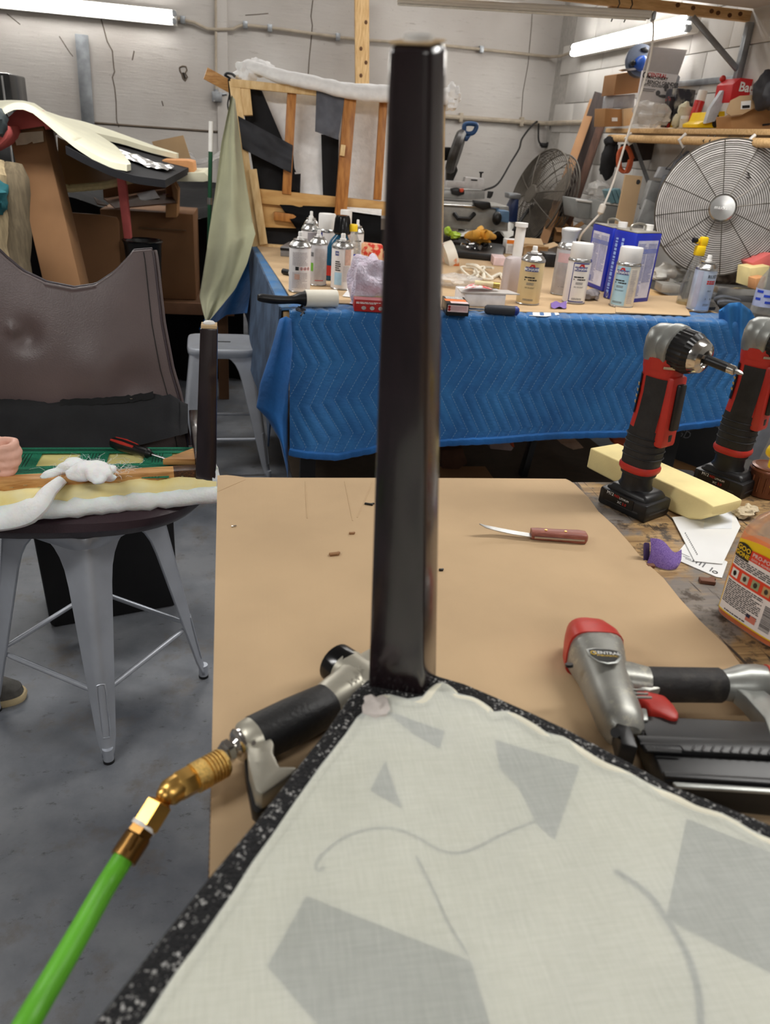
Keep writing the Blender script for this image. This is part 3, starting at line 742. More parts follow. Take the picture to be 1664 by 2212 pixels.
# ------------------------------------------------------------------ foam block
A0, B0 = PZ(1267, 1012, TZ), PZ(1507, 1138, TZ); d = (B0 - A0).normalized(); sd = V((-d.y, d.x, 0)); Lf = (B0 - A0).length
if sd.x < 0: sd = -sd
secs = [(0, 0, .042), (.01, 0, .042), (.8, 0, .047), (.92, .003, .047), (1.0, .013, .047), (1.07, .03, .045)]
g = G(); vs = []; wf = .074
for t_, lift, hgt in secs:
    c = A0 + d * (Lf * t_)
    wv = [(0, lift + .004), (.006, lift), (wf - .006, lift), (wf, lift + .004), (wf, hgt), (wf - .002, hgt + .001), (.002, hgt + .001), (0, hgt)]
    for w, h in wv: vs.append(c + sd * w + Z1 * h)
n = 8; k = len(secs)
g.add(vs, [(i * n + j, i * n + (j + 1) % n, (i + 1) * n + (j + 1) % n, (i + 1) * n + j) for i in range(k - 1) for j in range(n)] + [tuple(range(n - 1, -1, -1)), tuple((k - 1) * n + j for j in range(n))])
one('foam_block', g, m_foam, 'long cream foam block lying behind the nearest drill', 'foam block', bev=.0015)

# ------------------------------------------------------------------ knife
zk = ZC1
t = thing('curved_knife', 'small knife with curved blade and worn reddish wooden handle on cardboard', 'knife', PZ(1150, 1165, zk))
h0, h1 = PZ(1146, 1163, zk), PZ(1267, 1172, zk); u = (h1 - h0).normalized(); w = V((-u.y, u.x, 0)); L = (h1 - h0).length
m_kwood = M('worn_red_wood', (128, 70, 58), .45, n=.2, s=12, stretch=(4, 30, 30), c2=(158, 96, 80))
F = frame(h0, u, w)
g = loft([(0, .0, 0, .0075, .0085, 4), (.01, 0, 0, .008, .0095, 4), (L * .4, 0, 0, .008, .0095, 4), (L * .85, 0, 0, .009, .0115, 4), (L * .97, 0, 0, .008, .0105, 4), (L, 0, 0, .005, .007, 3)], 16)
g.xf(F @ Matrix.Translation((0, .002, .008)) @ Matrix(((0, 0, 1, 0), (0, 1, 0, 0), (1, 0, 0, 0), (0, 0, 0, 1))))
obj('handle', g, m_kwood, t); hk = t.children[-1]
for s in (.25, .6): obj('rivet', G().cyl(h0 + u * L * s + Z1 * .014, h0 + u * L * s + Z1 * .0172, .0022, n=10), m_brass, hk)
obj('tang_strip', G().beam(h0 + u * .004 + Z1 * .0075 - w * .0095, h0 + u * (L - .006) + Z1 * .0075 - w * .0085, .0025, .0025), m_steel, hk)
bp = [(1148, 1153, .0075), (1110, 1147, .009), (1075, 1140, .012), (1050, 1134, .017), (1036, 1128, .022)]
up_, lo_ = [], []
for i, (x, y, z) in enumerate(bp):
    c = PZ(x, y + 3, zk + z); ww = [.0062, .0066, .006, .0042, .0008][i]
    up_.append(c + w * ww); lo_.append(c - w * ww)
pts = up_ + lo_[::-1]
g = G(); k = len(bp); vs = up_ + lo_ + [p - Z1 * .0012 for p in up_] + [p - Z1 * .0012 for p in lo_]
for i in range(k - 1):
    g.f += []
fs = []
for i in range(k - 1): fs += [(i, i + 1, k + i + 1, k + i), (2 * k + i, 3 * k + i, 3 * k + i + 1, 2 * k + i + 1), (i, 2 * k + i, 2 * k + i + 1, i + 1), (k + i, k + i + 1, 3 * k + i + 1, 3 * k + i)]
fs += [(0, k, 3 * k, 2 * k), (k - 1, 3 * k - 1, 4 * k - 1, 2 * k - 1)]
g.add(vs, fs); obj('blade', g, M('dull_blade_steel', (170, 170, 168), .35, .9, n=.15, s=60), t)

# ------------------------------------------------------------------ big nail gun lying on its side
zn = ZC1 + .03
def Pn(x, y, dz=0.): return PZ(x, y, zn + dz)
ng = thing('nail_gun', 'scuffed grey and red pneumatic nail gun lying on the cardboard at right', 'nail gun', PZ(1400, 1560, ZC1))
def mat_scuff():
    m, nt, b = new_mat('scuffed_grey_cast'); v = objvec(nt)
    a = tnoise(nt, v, 120, 5, .75); b0 = tnoise(nt, v, 14, 3)
    msk = mth(nt, 'MULTIPLY', ramp(nt, a, .5, .62), ramp(nt, b0, .4, .6))
    nt.links.new(mixc(nt, msk, rgb((150, 150, 144)), rgb((196, 192, 176))), b.inputs['Base Color']); b.inputs['Metallic'].default_value = .45; b.inputs['Roughness'].default_value = .38
    addbump(nt, b, a, .1, .001); return m
m_scuff = mat_scuff()
A, B = Pn(1283, 1408), Pn(1352, 1588); ax = (B - A).normalized()
def along(A, B, prof, n=24, ref=None, fl=1.):
    ax = (B - A).normalized(); L = (B - A).length; s = V((-ax.y, ax.x, 0)).normalized(); up = ax.cross(s)
    if up.z < 0: up = -up
    T = Matrix(((s.x, up.x, ax.x, A.x), (s.y, up.y, ax.y, A.y), (s.z, up.z, ax.z, A.z), (0, 0, 0, 1)))
    return loft([(z * L, 0, 0, r, r * fl, pw) for z, r, pw in prof], n, T=T)
obj('body', along(A, B, [(-.02, .0305, 3.2), (.02, .0315, 3.2), (.12, .0305, 2.8), (.3, .0275, 2.3), (.6, .0255, 2.1), (.86, .0235, 2.2), (.97, .019, 2.6), (1.02, .014, 2.6)]), m_scuff, ng)
bd = ng.children[-1]
obj('cap', along(Pn(1258, 1356), Pn(1284, 1414), [(0, .014, 2.5), (.08, .018, 2.6), (.3, .025, 3.4), (.7, .031, 3.6), (1, .0322, 3.6)]), m_red, ng)
cp = ng.children[-1]
obj('cap_insert', along(Pn(1255, 1350), Pn(1260, 1360), [(0, .009, 2), (1, .0125, 2)]), m_grey, cp)
for x, y in ((1254, 1383), (1333, 1398), (1230, 1440)): obj('cap_screw', G().cyl(Pn(x, y, .018), Pn(x, y - 6, .021), .0045, n=10), m_black, cp)
# badge
s = V((-ax.y, ax.x, 0)).normalized(); 
if s.x < 0: s = -s
F = frame(Pn(1307, 1418, .0322) , s, -ax)
def shield(k): return [F @ V((x * k, y * k, 0)) for x, y in ((-.0165, .009), (-.008, .0115), (.008, .0115), (.0165, .009), (.016, -.001), (.009, -.010), (0, -.0125), (-.009, -.010), (-.016, -.001))]
obj('badge_rim', G().prism(shield(1.15), F.to_3x3() @ V((0, 0, .001))), m_grey, bd, bev=.0004); bg = bd.children[-1]
obj('badge', G().prism([p + F.to_3x3() @ V((0, 0, .001)) for p in shield(.95)], F.to_3x3() @ V((0, 0, .0006))), M('badge_black', (24, 24, 22), .35), bd, smooth=0)
text('CENTRAL', .0068, m_wink, bd, F @ Matrix.Translation((.0025, .0038, .0019)), bold=.01)
text('PNEUMATIC', .0042, M('yellow_ink', (230, 190, 60), .5), bd, F @ Matrix.Translation((.0025, -.0012, .0019)))
obj('lettering', G().ring(F @ V((-.012, .003, .0018)), .0028, .0005, axis=F.to_3x3() @ Z1, n=16, m=5), MATS['yellow_ink'], bd)
# handle
HA, HB = Pn(1345, 1478), Pn(1585, 1474)
obj('handle_neck', along(Pn(1322, 1470), Pn(1400, 1480), [(0, .021, 3), (.5, .0205, 3), (1, .0185, 2.6)]), m_scuff, ng)
for i in range(3): obj('vent_rib', G().beam(Pn(1362, 1490 + i * 8, .0185 - i * .001), Pn(1392 + i * 8, 1491 + i * 8, .018 - i * .001), .002, .002), m_scuff, ng.children[-1] if i == 0 else ng.children[-1])
obj('grip', along(Pn(1368, 1478), Pn(1560, 1480), [(0, .0165, 2.4), (.02, .0185, 2.4), (.5, .0182, 2.4), (.97, .0182, 2.4), (1, .0165, 2.4)]), M('dusty_black_rubber', (38, 36, 36), .65, s=45, c2=(62, 58, 54), lo=.5, hi=.7, bump=.5, bs=160), ng)
obj('tail', along(Pn(1552, 1480), Pn(1655, 1478), [(0, .0165, 2), (.2, .0175, 2), (.5, .0225, 2), (.8, .0225, 2), (1, .0205, 2)]), m_grey, ng)
obj('tail_cap', along(Pn(1650, 1478), Pn(1672, 1482), [(0, .0225, 2), (.4, .0215, 2), (.5, .012, 2), (1, .011, 2)]), m_red, ng)
obj('air_fitting', along(Pn(1668, 1481), Pn(1740, 1484), [(0, .007, 2), (.3, .008, 2), (.4, .006, 2), (1, .005, 2)], 12), m_steel, ng)
brk = [(1600, 1512), (1640, 1520), (1690, 1560), (1735, 1640), (1660, 1640), (1640, 1582), (1600, 1535), (1580, 1518)]
obj('rear_bracket', G().prism([Pn(x, y, -.012) for x, y in brk], (0, 0, .02)), m_grey, ng, bev=.003)
obj('trigger_block', G().prism([Pn(x, y, -.01) for x, y in ((1362, 1500), (1416, 1500), (1420, 1518), (1395, 1524), (1362, 1515))], (0, 0, .02)), m_scuff, ng, bev=.003)
obj('trigger', G().prism([Pn(x, y, -.006) for x, y in ((1366, 1516), (1385, 1515), (1430, 1526), (1450, 1548), (1460, 1566), (1458, 1578), (1444, 1578), (1396, 1558), (1390, 1545), (1372, 1535))], (0, 0, .016)), m_red, ng, bev=.004)
obj('trigger_pin', G().cyl(Pn(1370, 1518, .006), Pn(1370, 1518, .014), .003, n=10), m_black, ng.children[-1])
obj('safety_spring', G().tube([Pn(1389 + 3 * math.cos(i * 1.2), 1578 + i * .75, .004 + .004 * math.sin(i * 1.2)) for i in range(24)], .0009, 5), m_dark_cable, ng)
obj('spring_post', G().prism([Pn(x, y, -.006) for x, y in ((1372, 1550), (1392, 1552), (1396, 1578), (1374, 1580))], (0, 0, .014)), m_grey, ng, bev=.002)
obj('nose_clamp', G().prism([Pn(x, y, -.012) for x, y in ((1322, 1572), (1352, 1564), (1358, 1585), (1352, 1612), (1368, 1660), (1330, 1650), (1318, 1600))], (0, 0, .026)), m_black, ng, bev=.003)
nc = ng.children[-1]
obj('nose_bolt', G().cyl(Pn(1330, 1583, .012), Pn(1330, 1582, .019), .005, n=12), m_black, nc)
mag = [(1366, 1594), (1900, 1618), (1900, 1790), (1420, 1738), (1398, 1680)]
obj('magazine', G().prism([Pn(x, y, -.024) for x, y in mag], (0, 0, .03)), m_black, ng, bev=.002); mg = ng.children[-1]
obj('magazine_top', G().prism([Pn(x, y, .006) for x, y in ((1372, 1597), (1900, 1620), (1900, 1655), (1392, 1628))], (0, 0, .006)), m_black, mg, bev=.0015)
obj('magazine_rail', G().prism([Pn(x, y, .006) for x, y in ((1430, 1672), (1900, 1702), (1900, 1716), (1436, 1684))], (0, 0, .004)), m_black, mg, bev=.0012)
obj('magazine_rail', G().prism([Pn(x, y, .006) for x, y in ((1452, 1694), (1900, 1722), (1900, 1732), (1460, 1704))], (0, 0, .003)), m_grey, mg, bev=.0008)
m_emb = M('embossed_black', (44, 44, 46), .4)
for i in range(9):
    x = 1500 + i * 20.5; y = 1617 + i * 1.1
    obj('chevron_mark', G().tube([Pn(x + 3, y - 8, .0122), Pn(x - 4, y + 3, .0122), Pn(x + 3, y + 6, .0122)], .0013, 5, flat=.5), m_emb, mg)
obj('size_window', G().tube([Pn(1384, 1606, .0122), Pn(1470, 1611, .0122), Pn(1478, 1622, .0122)], .0009, 5), m_emb, mg)
obj('size_slot', G().tube([Pn(1398, 1620, .0122), Pn(1472, 1624, .0122)], .0016, 6, flat=.4), M('slot_black', (8, 8, 8), .6), mg)
text('1 5/8 1 7/16 1 1/4', .006, m_emb, mg, frame(Pn(1432, 1613, .0124), X1, Y1), xs=.85)

# ------------------------------------------------------------------ air stapler at left with hose
zst = ZC1 + .022
def Ps(x, y, dz=0.): return PZ(x, y, zst + dz)
m_champ = M('champagne_cast', (176, 172, 158), .38, .5, n=.06, s=30)
st = thing('air_stapler', 'champagne and black pneumatic stapler lying on cardboard left of dark chair leg', 'stapler', PZ(640, 1560, ZC1))
obj('grip', along(Ps(548, 1598), Ps(712, 1520), [(0, .0195, 2.4), (.02, .0215, 2.4), (.5, .0222, 2.4), (.97, .021, 2.4), (1, .0195, 2.4)]), M('grained_black_rubber', (26, 26, 27), .5, bump=.35, bs=220), st)
obj('rear_collar', along(Ps(522, 1608), Ps(556, 1594), [(0, .0165, 2.2), (.2, .0195, 2.2), (1, .0215, 2.4)]), m_champ, st); rc = st.children[-1]
obj('rivet', G().cyl(Ps(548, 1606, .0195), Ps(548, 1605, .0215), .0022, n=10), m_chrome, rc)
obj('air_plug', along(Ps(503, 1617), Ps(526, 1606), [(0, .0085, 2), (.3, .011, 2), (.35, .014, 2), (.6, .0165, 2), (1, .0165, 2)]), m_chrome, st)
obj('head', along(Ps(698, 1528), Ps(820, 1440), [(0, .019, 2.4), (.15, .0215, 2.4), (.5, .022, 3), (.8, .021, 3), (1, .02, 3)]), m_champ, st); hd = st.children[-1]
obj('head_barrel', along(Ps(748, 1448), Ps(830, 1510), [(0, .023, 2.2), (.5, .0235, 2.2), (1, .022, 2.2)]), m_champ, st)
obj('head_cap', along(Ps(722, 1428), Ps(757, 1455), [(0, .0195, 2), (.1, .0225, 2), (.9, .0235, 2), (1, .022, 2)]), M('gloss_black', (14, 14, 15), .18), st)
F = frame(Ps(776, 1445, .0238), PZ(790, 1438, 1) - PZ(770, 1450, 1), Y1)
text('JK', .012, m_champ, hd, F, bold=.01); text('W', .013, m_champ, hd, frame(Ps(768, 1468, .0225), PZ(790, 1458, 1) - PZ(760, 1474, 1), Y1), bold=.01)
gd = [(533, 1622), (552, 1612), (584, 1622), (592, 1640), (590, 1660), (604, 1690), (640, 1690), (640, 1700), (566, 1752), (552, 1742), (538, 1690)]
obj('magazine_arm', G().prism([Ps(x, y, -.008) for x, y in gd], (0, 0, .02)), m_champ, st, bev=.003)
obj('magazine', G().prism([Ps(x, y, -.021) for x, y in ((527, 1640), (534, 1636), (544, 1690), (556, 1744), (570, 1756), (720, 1640), (730, 1660), (556, 1782), (545, 1772), (530, 1690))], (0, 0, .014)), m_black, st, bev=.002)
# brass coupler and hose, one thing
hs = thing('air_hose', 'bright green air hose with brass coupler hanging off the cardboard edge', 'hose', Ps(400, 1690))
cp0, cp1 = Ps(500, 1619), Ps(488, 1632)
obj('hex_nut', along(Ps(478, 1631), Ps(503, 1618), [(0, .0085, 2), (.35, .0085, 2), (.36, .0115, 2), (.8, .0115, 2), (.81, .008, 2), (1, .008, 2)], 6), m_chrome, hs)
prof = [(0, .0115, 2), (.06, .013, 2)]
for i in range(5): prof += [(.1 + i * .1, .0138, 2), (.15 + i * .1, .0138, 2), (.16 + i * .1, .0118, 2), (.19 + i * .1, .0118, 2)]
prof += [(.62, .0138, 2), (.98, .0138, 2), (1, .012, 2)]
obj('coupler_sleeve', along(Ps(487, 1645), Ps(418, 1683), prof, 32), M('knurled_brass', (224, 186, 108), .34, 1., n=.2, s=500, bump=.6, bs=700), hs)
obj('coupler_hex', along(Ps(422, 1680), Ps(383, 1701), [(0, .0125, 2), (.05, .0132, 2), (.9, .0132, 2), (1, .0122, 2)], 6), m_brass, hs)
obj('coupler_socket', along(Ps(386, 1699), Ps(352, 1722), [(0, .0118, 2), (.6, .0118, 2), (.9, .009, 2), (1, .006, 2)], 24), m_brass, hs)
j0 = Ps(356, 1716, .002)
dj = (j0 - CAM).dot(FW)
obj('swivel_ball', G().ell(j0, (.0075, .0075, .0075), n=16), m_brass, hs)
def PDj(x, y, k): return PD(x, y, dj + k)
obj('swivel_neck', G().tube([PDj(354, 1722, 0), PDj(349, 1732, -.002), PDj(344, 1738, -.003)], [.0045, .0045, .008], 16), m_brass, hs)
obj('swivel_hex', G().tube([PDj(349, 1730, -.003), PDj(345, 1737, -.004), PDj(316, 1784, -.014), PDj(313, 1788, -.015)], [.0085, .0125, .0125, .011], 6), m_brass, hs)
obj('thread_tape', G().tube([PDj(314, 1781, -.014), PDj(308, 1790, -.016)], .0112, 20), m_white, hs)
obj('ferrule_hex', G().tube([PDj(309, 1790, -.016), PDj(298, 1806, -.02)], .0112, 6), M('dark_brass', (150, 112, 62), .35, 1.), hs)
obj('ferrule', G().tube([PDj(300, 1803, -.02), PDj(296, 1810, -.021), PDj(266, 1856, -.033)], [.0108, .0115, .0115], 20), M('dark_brass', (150, 112, 62), .35, 1.), hs); fr = hs.children[-1]
for k, (x, y) in enumerate(((290, 1812), (283, 1826))): obj('crimp', G().tube([PDj(x - 7, y + 9, -.024 - k * .004 - .0115), PDj(x, y, -.022 - k * .004 - .0118), PDj(x + 3, y - 5, -.021 - k * .004 - .0112)], .003, 8), MATS['dark_brass'], fr)
obj('hose', G().tube(spline([PDj(272, 1846, -.03), PDj(230, 1912, -.05), PDj(180, 2000, -.09), PDj(120, 2105, -.13), PDj(50, 2225, -.17), PDj(-60, 2420, -.2), PDj(-160, 2700, -.2)], 10), .0088, 20), M('green_hose', (96, 176, 44), .4, n=.12, s=18), hs)
def quads(rects):
    g = G()
    for x0, y0, x1, y1 in rects: g.add([(x0, y0, 0), (x1, y0, 0), (x1, y1, 0), (x0, y1, 0)], [(0, 1, 2, 3)])
    return g
def fine_print(x0, y0, x1, y1, lines, seed=1, word=.09, fill=.55):
    """rows of tiny word marks inside a rectangle"""
    r = random.Random(seed); out = []; h = (y1 - y0) / lines; w = x1 - x0
    for i in range(lines):
        y = y1 - (i + .5) * h; x = x0; end = x1 - (r.random() * .35 * w if r.random() < .3 else 0)
        while x < end:
            l = w * word * r.uniform(.4, 1.5); out.append((x, y - h * fill / 2, min(x + l, end), y + h * fill / 2)); x += l + w * .02
    return quads(out)
# ------------------------------------------------------------------ orange cleaner bottle
bl, br = PZ(1540, 1325, TZ), PZ(1625, 1383, TZ); u = (br - bl).normalized(); nin = V((-u.y, u.x, 0))
if nin.x < 0: nin = -nin
rx, ry = .055, .028
t = thing('cleaner_bottle', 'clear spray bottle of orange cleaner with yellow and red label at right', 'bottle', bl + u * (rx - .006) + nin * ry + V((0, 0, .0005)), rot=(0, 0, math.atan2(u.y, u.x)))
kw = dict(parent=t, world=False)
secs = [(0, .047, .022), (.004, .053, .027), (.06, .055, .028), (.1, .054, .0275), (.118, .0525, .027), (.135, .049, .0255), (.152, .040, .022), (.165, .027, .018), (.178, .0155, .0150), (.195, .0145, .0145)]
obj('body', loft([(z, 0, 0, a, b2, 4 if z < .14 else 3) for z, a, b2 in secs], 40), M('clear_bottle_plastic', (238, 226, 214), .12, trans=.85, n=.02, alpha=.55), **kw); bd = t.children[-1]
obj('liquid', loft([(z, 0, 0, a - .0012, b2 - .0012, 4) for z, a, b2 in [(.002, .047, .022)] + secs[1:4] + [(.112, .0535, .0272)]], 40), M('orange_liquid', (236, 116, 14), .15, trans=.25, n=.05), t, world=False)
def bfront(x, z, o=.0006):
    k = pl([(0, 1), (.1, .985), (.118, .955), (.135, .9)], z)
    q = min(abs(x) / (rx * k), .999); return V((x, -(ry * k) * (1 - q ** 4) ** .25 - o, z))
def bl_part(name, g, mat, o, parent):
    g.v = [bfront(p.x, p.y, o) for p in g.v]; return obj(name, g, mat, parent, world=False, smooth=0)
def lquad(x0, z0, x1, z1, n=10):
    g = G(); return g.sheet(lambda s, t_: (lerp(x0, x1, s), lerp(z0, z1, t_), 0), n, max(2, n // 3))
def lpoly(f0, f1, x0, x1, n=24):  # region between two curves
    g = G(); return g.sheet(lambda s, t_: (lerp(x0, x1, s), lerp(f0(lerp(x0, x1, s)), f1(lerp(x0, x1, s)), t_), 0), n, 3)
m_yel = M('label_yellow', (240, 200, 24), .4, n=.02); m_lab = M('label_white', (236, 228, 224), .5, n=.02); m_lred = M('label_red', (222, 62, 34), .4, n=.02)
XL, XR_ = -.047, .047
topc = lambda x: .118 - .010 * math.cos((x + .02) * 45) + (.0 if x < 0 else 0)
bl_part('label', lpoly(lambda x: .012, lambda x: .117 + .008 * math.sin((x - XL) / .094 * 3.3), XL, XR_), m_yel, .0006, bd); lb = bd.children[-1]
bl_part('label_panel', lquad(XL + .002, .014, XR_ - .002, .098), m_lab, .0009, lb)
bl_part('label_band', lpoly(lambda x: .098 , lambda x: .112 - .002 * math.cos((x - XL) * 60), XL + .002, XR_ - .002), m_lred, .0011, lb)
bl_part('label_badge', lpoly(lambda x: .094, lambda x: .112 + .004 * math.sin((x - XL - .002) / .024 * 3.14), XL + .002, XL + .026), M('label_black2', (26, 24, 22), .4), .0014, lb)
bl_part('label_band', lquad(XL + .002, .062, XR_ - .002, .081), m_lred, .0011, lb)
def btext(s, size, mat, x, z, o=.0018, al='CENTER', bold=0.):
    g = text_geo(s, size, al, bold); g.v = [V((p.x + x, p.y + z, 0)) for p in g.v]; return bl_part('lettering', g, mat, o, lb)
btext('GOO', .0092, m_yel, XL + .0145, .1085, bold=.02); btext('GONE', .0085, m_yel, XL + .014, .1005, bold=.02)
btext('PRO-POWER', .0075, m_wink, XL + .029, .1075, al='LEFT'); btext('GOO & ADHESIVE REMOVER', .0042, m_wink, XL + .029, .1015, al='LEFT')
for i, c in enumerate(((225, 222, 216), (196, 190, 170), (150, 160, 120), (196, 160, 110), (230, 226, 222))):
    x = XL + .006 + i * .0168
    bl_part('pictogram', lquad(x, .0655, x + .0115, .0775, 4), M('picto%d' % i, c, .5), .0015, lb)
    g = G().ell((x + .0058, .0715, 0), (.003, .004, .0001), n=8, m=4); bl_part('pictogram', g, m_ink if i in (0, 4) else M('picto_mark', (90, 84, 70), .6), .0018, lb)
bl_part('fine_print', fine_print(XL + .004, .083, XR_ - .004, .0935, 4, 3), m_ink, .0013, lb)
bl_part('fine_print', fine_print(XL + .004, .026, XL + .062, .060, 13, 5), m_ink, .0013, lb)
bl_part('fine_print', fine_print(XL + .012, .0155, XL + .064, .0185, 1, 8), m_ink, .0013, lb)
bars = []; x = XL + .066; r_ = random.Random(2); 
zz = .020
while zz < .054: w_ = r_.choice((.0005, .0008, .0012)); bars.append((XL + .067, zz, XL + .082, zz + w_)); zz += w_ + r_.choice((.0005, .0008))
bl_part('barcode', quads(bars), m_ink, .0013, lb)
g = text_geo('70048 02741', .0045); g.v = [V((-p.y + XL + .0855, p.x + .037, 0)) for p in g.v]; bl_part('lettering', g, m_ink, .0014, lb)
bl_part('flag', lquad(XL + .046, .0205, XL + .061, .030, 4), M('flag_red', (206, 120, 100), .5), .0014, lb)
bl_part('flag', lquad(XL + .046, .0255, XL + .052, .030, 4), M('flag_blue', (40, 44, 70), .5), .0016, lb)
obj('collar', G().lathe([(.017, .19), (.0185, .192), (.0185, .21), (.015, .213)], 24), m_yel, **kw)
obj('trigger_head', G().box((-.012, 0, .228), (.075, .024, .03)).box((-.03, 0, .205), (.01, .014, .04), rot=(0, .4, 0)).cyl((-.048, 0, .232), (-.06, 0, .232), .009), m_yel, bev=.004, **kw)

# ------------------------------------------------------------------ papers, sandpaper, jar
def paper(name, label, cat, px, mat=m_paper, z=TZ + .0006, h=.0008):
    return one(name, G().prism([PZ(x, y, z) for x, y in px], (0, 0, h)), mat, label, cat, smooth=0)
e = thing('envelope', 'white paper envelope with faint pencil note under the foam block', 'envelope', PZ(1520, 1160, TZ))
obj('sheet', G().prism([PZ(x, y, TZ + .0026) for x, y in ((1452, 1118), (1525, 1112), (1583, 1104), (1600, 1138), (1561, 1219), (1501, 1213))], (0, 0, .001)), m_paper, e, smooth=0)
obj('flap', G().prism([PZ(x, y, TZ + .0037) for x, y in ((1525, 1112), (1583, 1104), (1581, 1142), (1520, 1142))], (0, 0, .0005)), M('cool_paper', (222, 226, 232), .6, n=.03), e, smooth=0)
obj('pencil_note', G().tube([PZ(1480 + i * .7 + 2 * math.sin(i * 2.1), 1150 + i * 1.25, TZ + .0038) for i in range(40)], .0004, 4), M('pencil', (120, 120, 118), .8), e)
r = thing('receipt', 'white printed receipt paper under the envelope beside purple sandpaper', 'paper', PZ(1510, 1225, TZ))
obj('sheet', G().prism([PZ(x, y, TZ + .0006) for x, y in ((1468, 1190), (1481, 1174), (1510, 1180), (1572, 1215), (1560, 1249), (1548, 1247), (1469, 1213))], (0, 0, .001)), m_paper, r, smooth=0)
for i, (x, y) in enumerate([(1497, 1213), (1504, 1217), (1511, 1221), (1518, 1225), (1534, 1234)]):
    A, B = PZ(x, y, TZ + .0018), PZ(x + 6, y - 8, TZ + .0018); obj('lettering', G().beam(A, B, .002, .0003), M('grey_ink', (110, 110, 112), .7), r)
obj('recycling_mark', G().ring(PZ(1545, 1236, TZ + .0018), .0035, .0008, n=12, m=5), m_ink, r)
for x, y in ((1476, 1197), (1480, 1203), (1485, 1208)):
    obj('lettering', G().beam(PZ(x - 4, y - 2, TZ + .0018), PZ(x + 14, y + 6, TZ + .0018), .0012, .0003), MATS['grey_ink'], r)
def mat_purple():
    m, nt, b = new_mat('purple_abrasive'); v = objvec(nt); f = tnoise(nt, v, 900, 2, .8); w_ = tnoise(nt, v, 45, 4, .7)
    c = mixc(nt, ramp(nt, f, .4, .6), rgb((92, 66, 140)), rgb((150, 122, 190))); c = mixc(nt, ramp(nt, w_, .62, .68, c1=(.8, .8, .8, 1)), c, rgb((190, 170, 160)))
    nt.links.new(c, b.inputs['Base Color']); b.inputs['Roughness'].default_value = .9; addbump(nt, b, f, .6, .001); return m
m_purple = mat_purple()
TL, TR, BL, BR = PZ(1406, 1164, TZ + .032), PZ(1473, 1188, TZ + .022), PZ(1399, 1216, TZ + .002), PZ(1461, 1229, TZ + .002)
def curl(s, t_):
    b0 = TL.lerp(TR, s).lerp(BL.lerp(BR, s), t_); return b0 + V((0, -.010 * math.sin(s * 3.14) - .006 * math.sin(t_ * 3.14), .006 * math.sin(s * 6.3) * (1 - t_)))
sp = thing('sandpaper', 'curled purple sandpaper scrap beside the cardboard edge', 'sandpaper', PZ(1435, 1215, TZ))
obj('sheet', G().sheet(curl, 14, 8, off=(0, .0012, .0004)), m_purple, sp, smooth=60)
obj('folded_edge', G().sheet(lambda s, t_: PZ(lerp(1391, 1404, s), lerp(1180 - s * 6, 1214, t_), TZ + .002 + .024 * (1 - t_)) + V((0, .006 * math.sin(s * 3.1), 0)), 5, 5, off=(0, .0012, 0)), M('purple_back', (70, 52, 92), .9), sp, smooth=60)

jb = PZ(1648, 1066, TZ)
t = thing('brown_jar', 'copper brown plastic container with ribbed cap behind the orange bottle', 'container', jb)
m_brown = M('copper_brown_plastic', (112, 66, 44), .3, .25, n=.08)
n = 24; vs = []; prof = [(.030, 0), (.033, .002), (.035, .03), (.036, .05), (.034, .053), (.033, .0535)]
obj('body', G().lathe(prof, 14, Matrix.Translation(jb)), m_brown, t, smooth=30)
obj('lid', G().lathe([(.033, .053), (.033, .056), (.028, .0575), (.026, .0565), (.010, .0565), (0, .0575)], 28, Matrix.Translation(jb)), m_brown, t, smooth=30)
for k in range(5): 
    a = math.pi + .2 + k * .35
    obj('rib', G().tube([jb + V((.0335 * math.cos(a), .0335 * math.sin(a), .012)), jb + V((.0352 * math.cos(a), .0352 * math.sin(a), .042))], .002, 6), m_brown, t)
m_cotton = M('white_batting', (240, 240, 240), .95, n=.03, s=40, bump=.35, bs=160, bdist=.004, sheen=.4)
m_cotton.node_tree.nodes['Principled BSDF'].inputs['Subsurface Weight'].default_value = .4
m_dirtycotton = M('dirty_batting', (206, 190, 160), .95, n=.15, s=60, bump=.8, bs=200, bdist=.004)
g = G().ell(PZ(1605, 1107, TZ + .009), (.02, .014, .009), wob=.6, seed=2).ell(PZ(1622, 1100, TZ + .008), (.014, .012, .008), wob=.6, seed=5)
one('cotton_wad', g, m_dirtycotton, 'small dirty cotton wad between foam block and orange bottle', 'cotton wad')
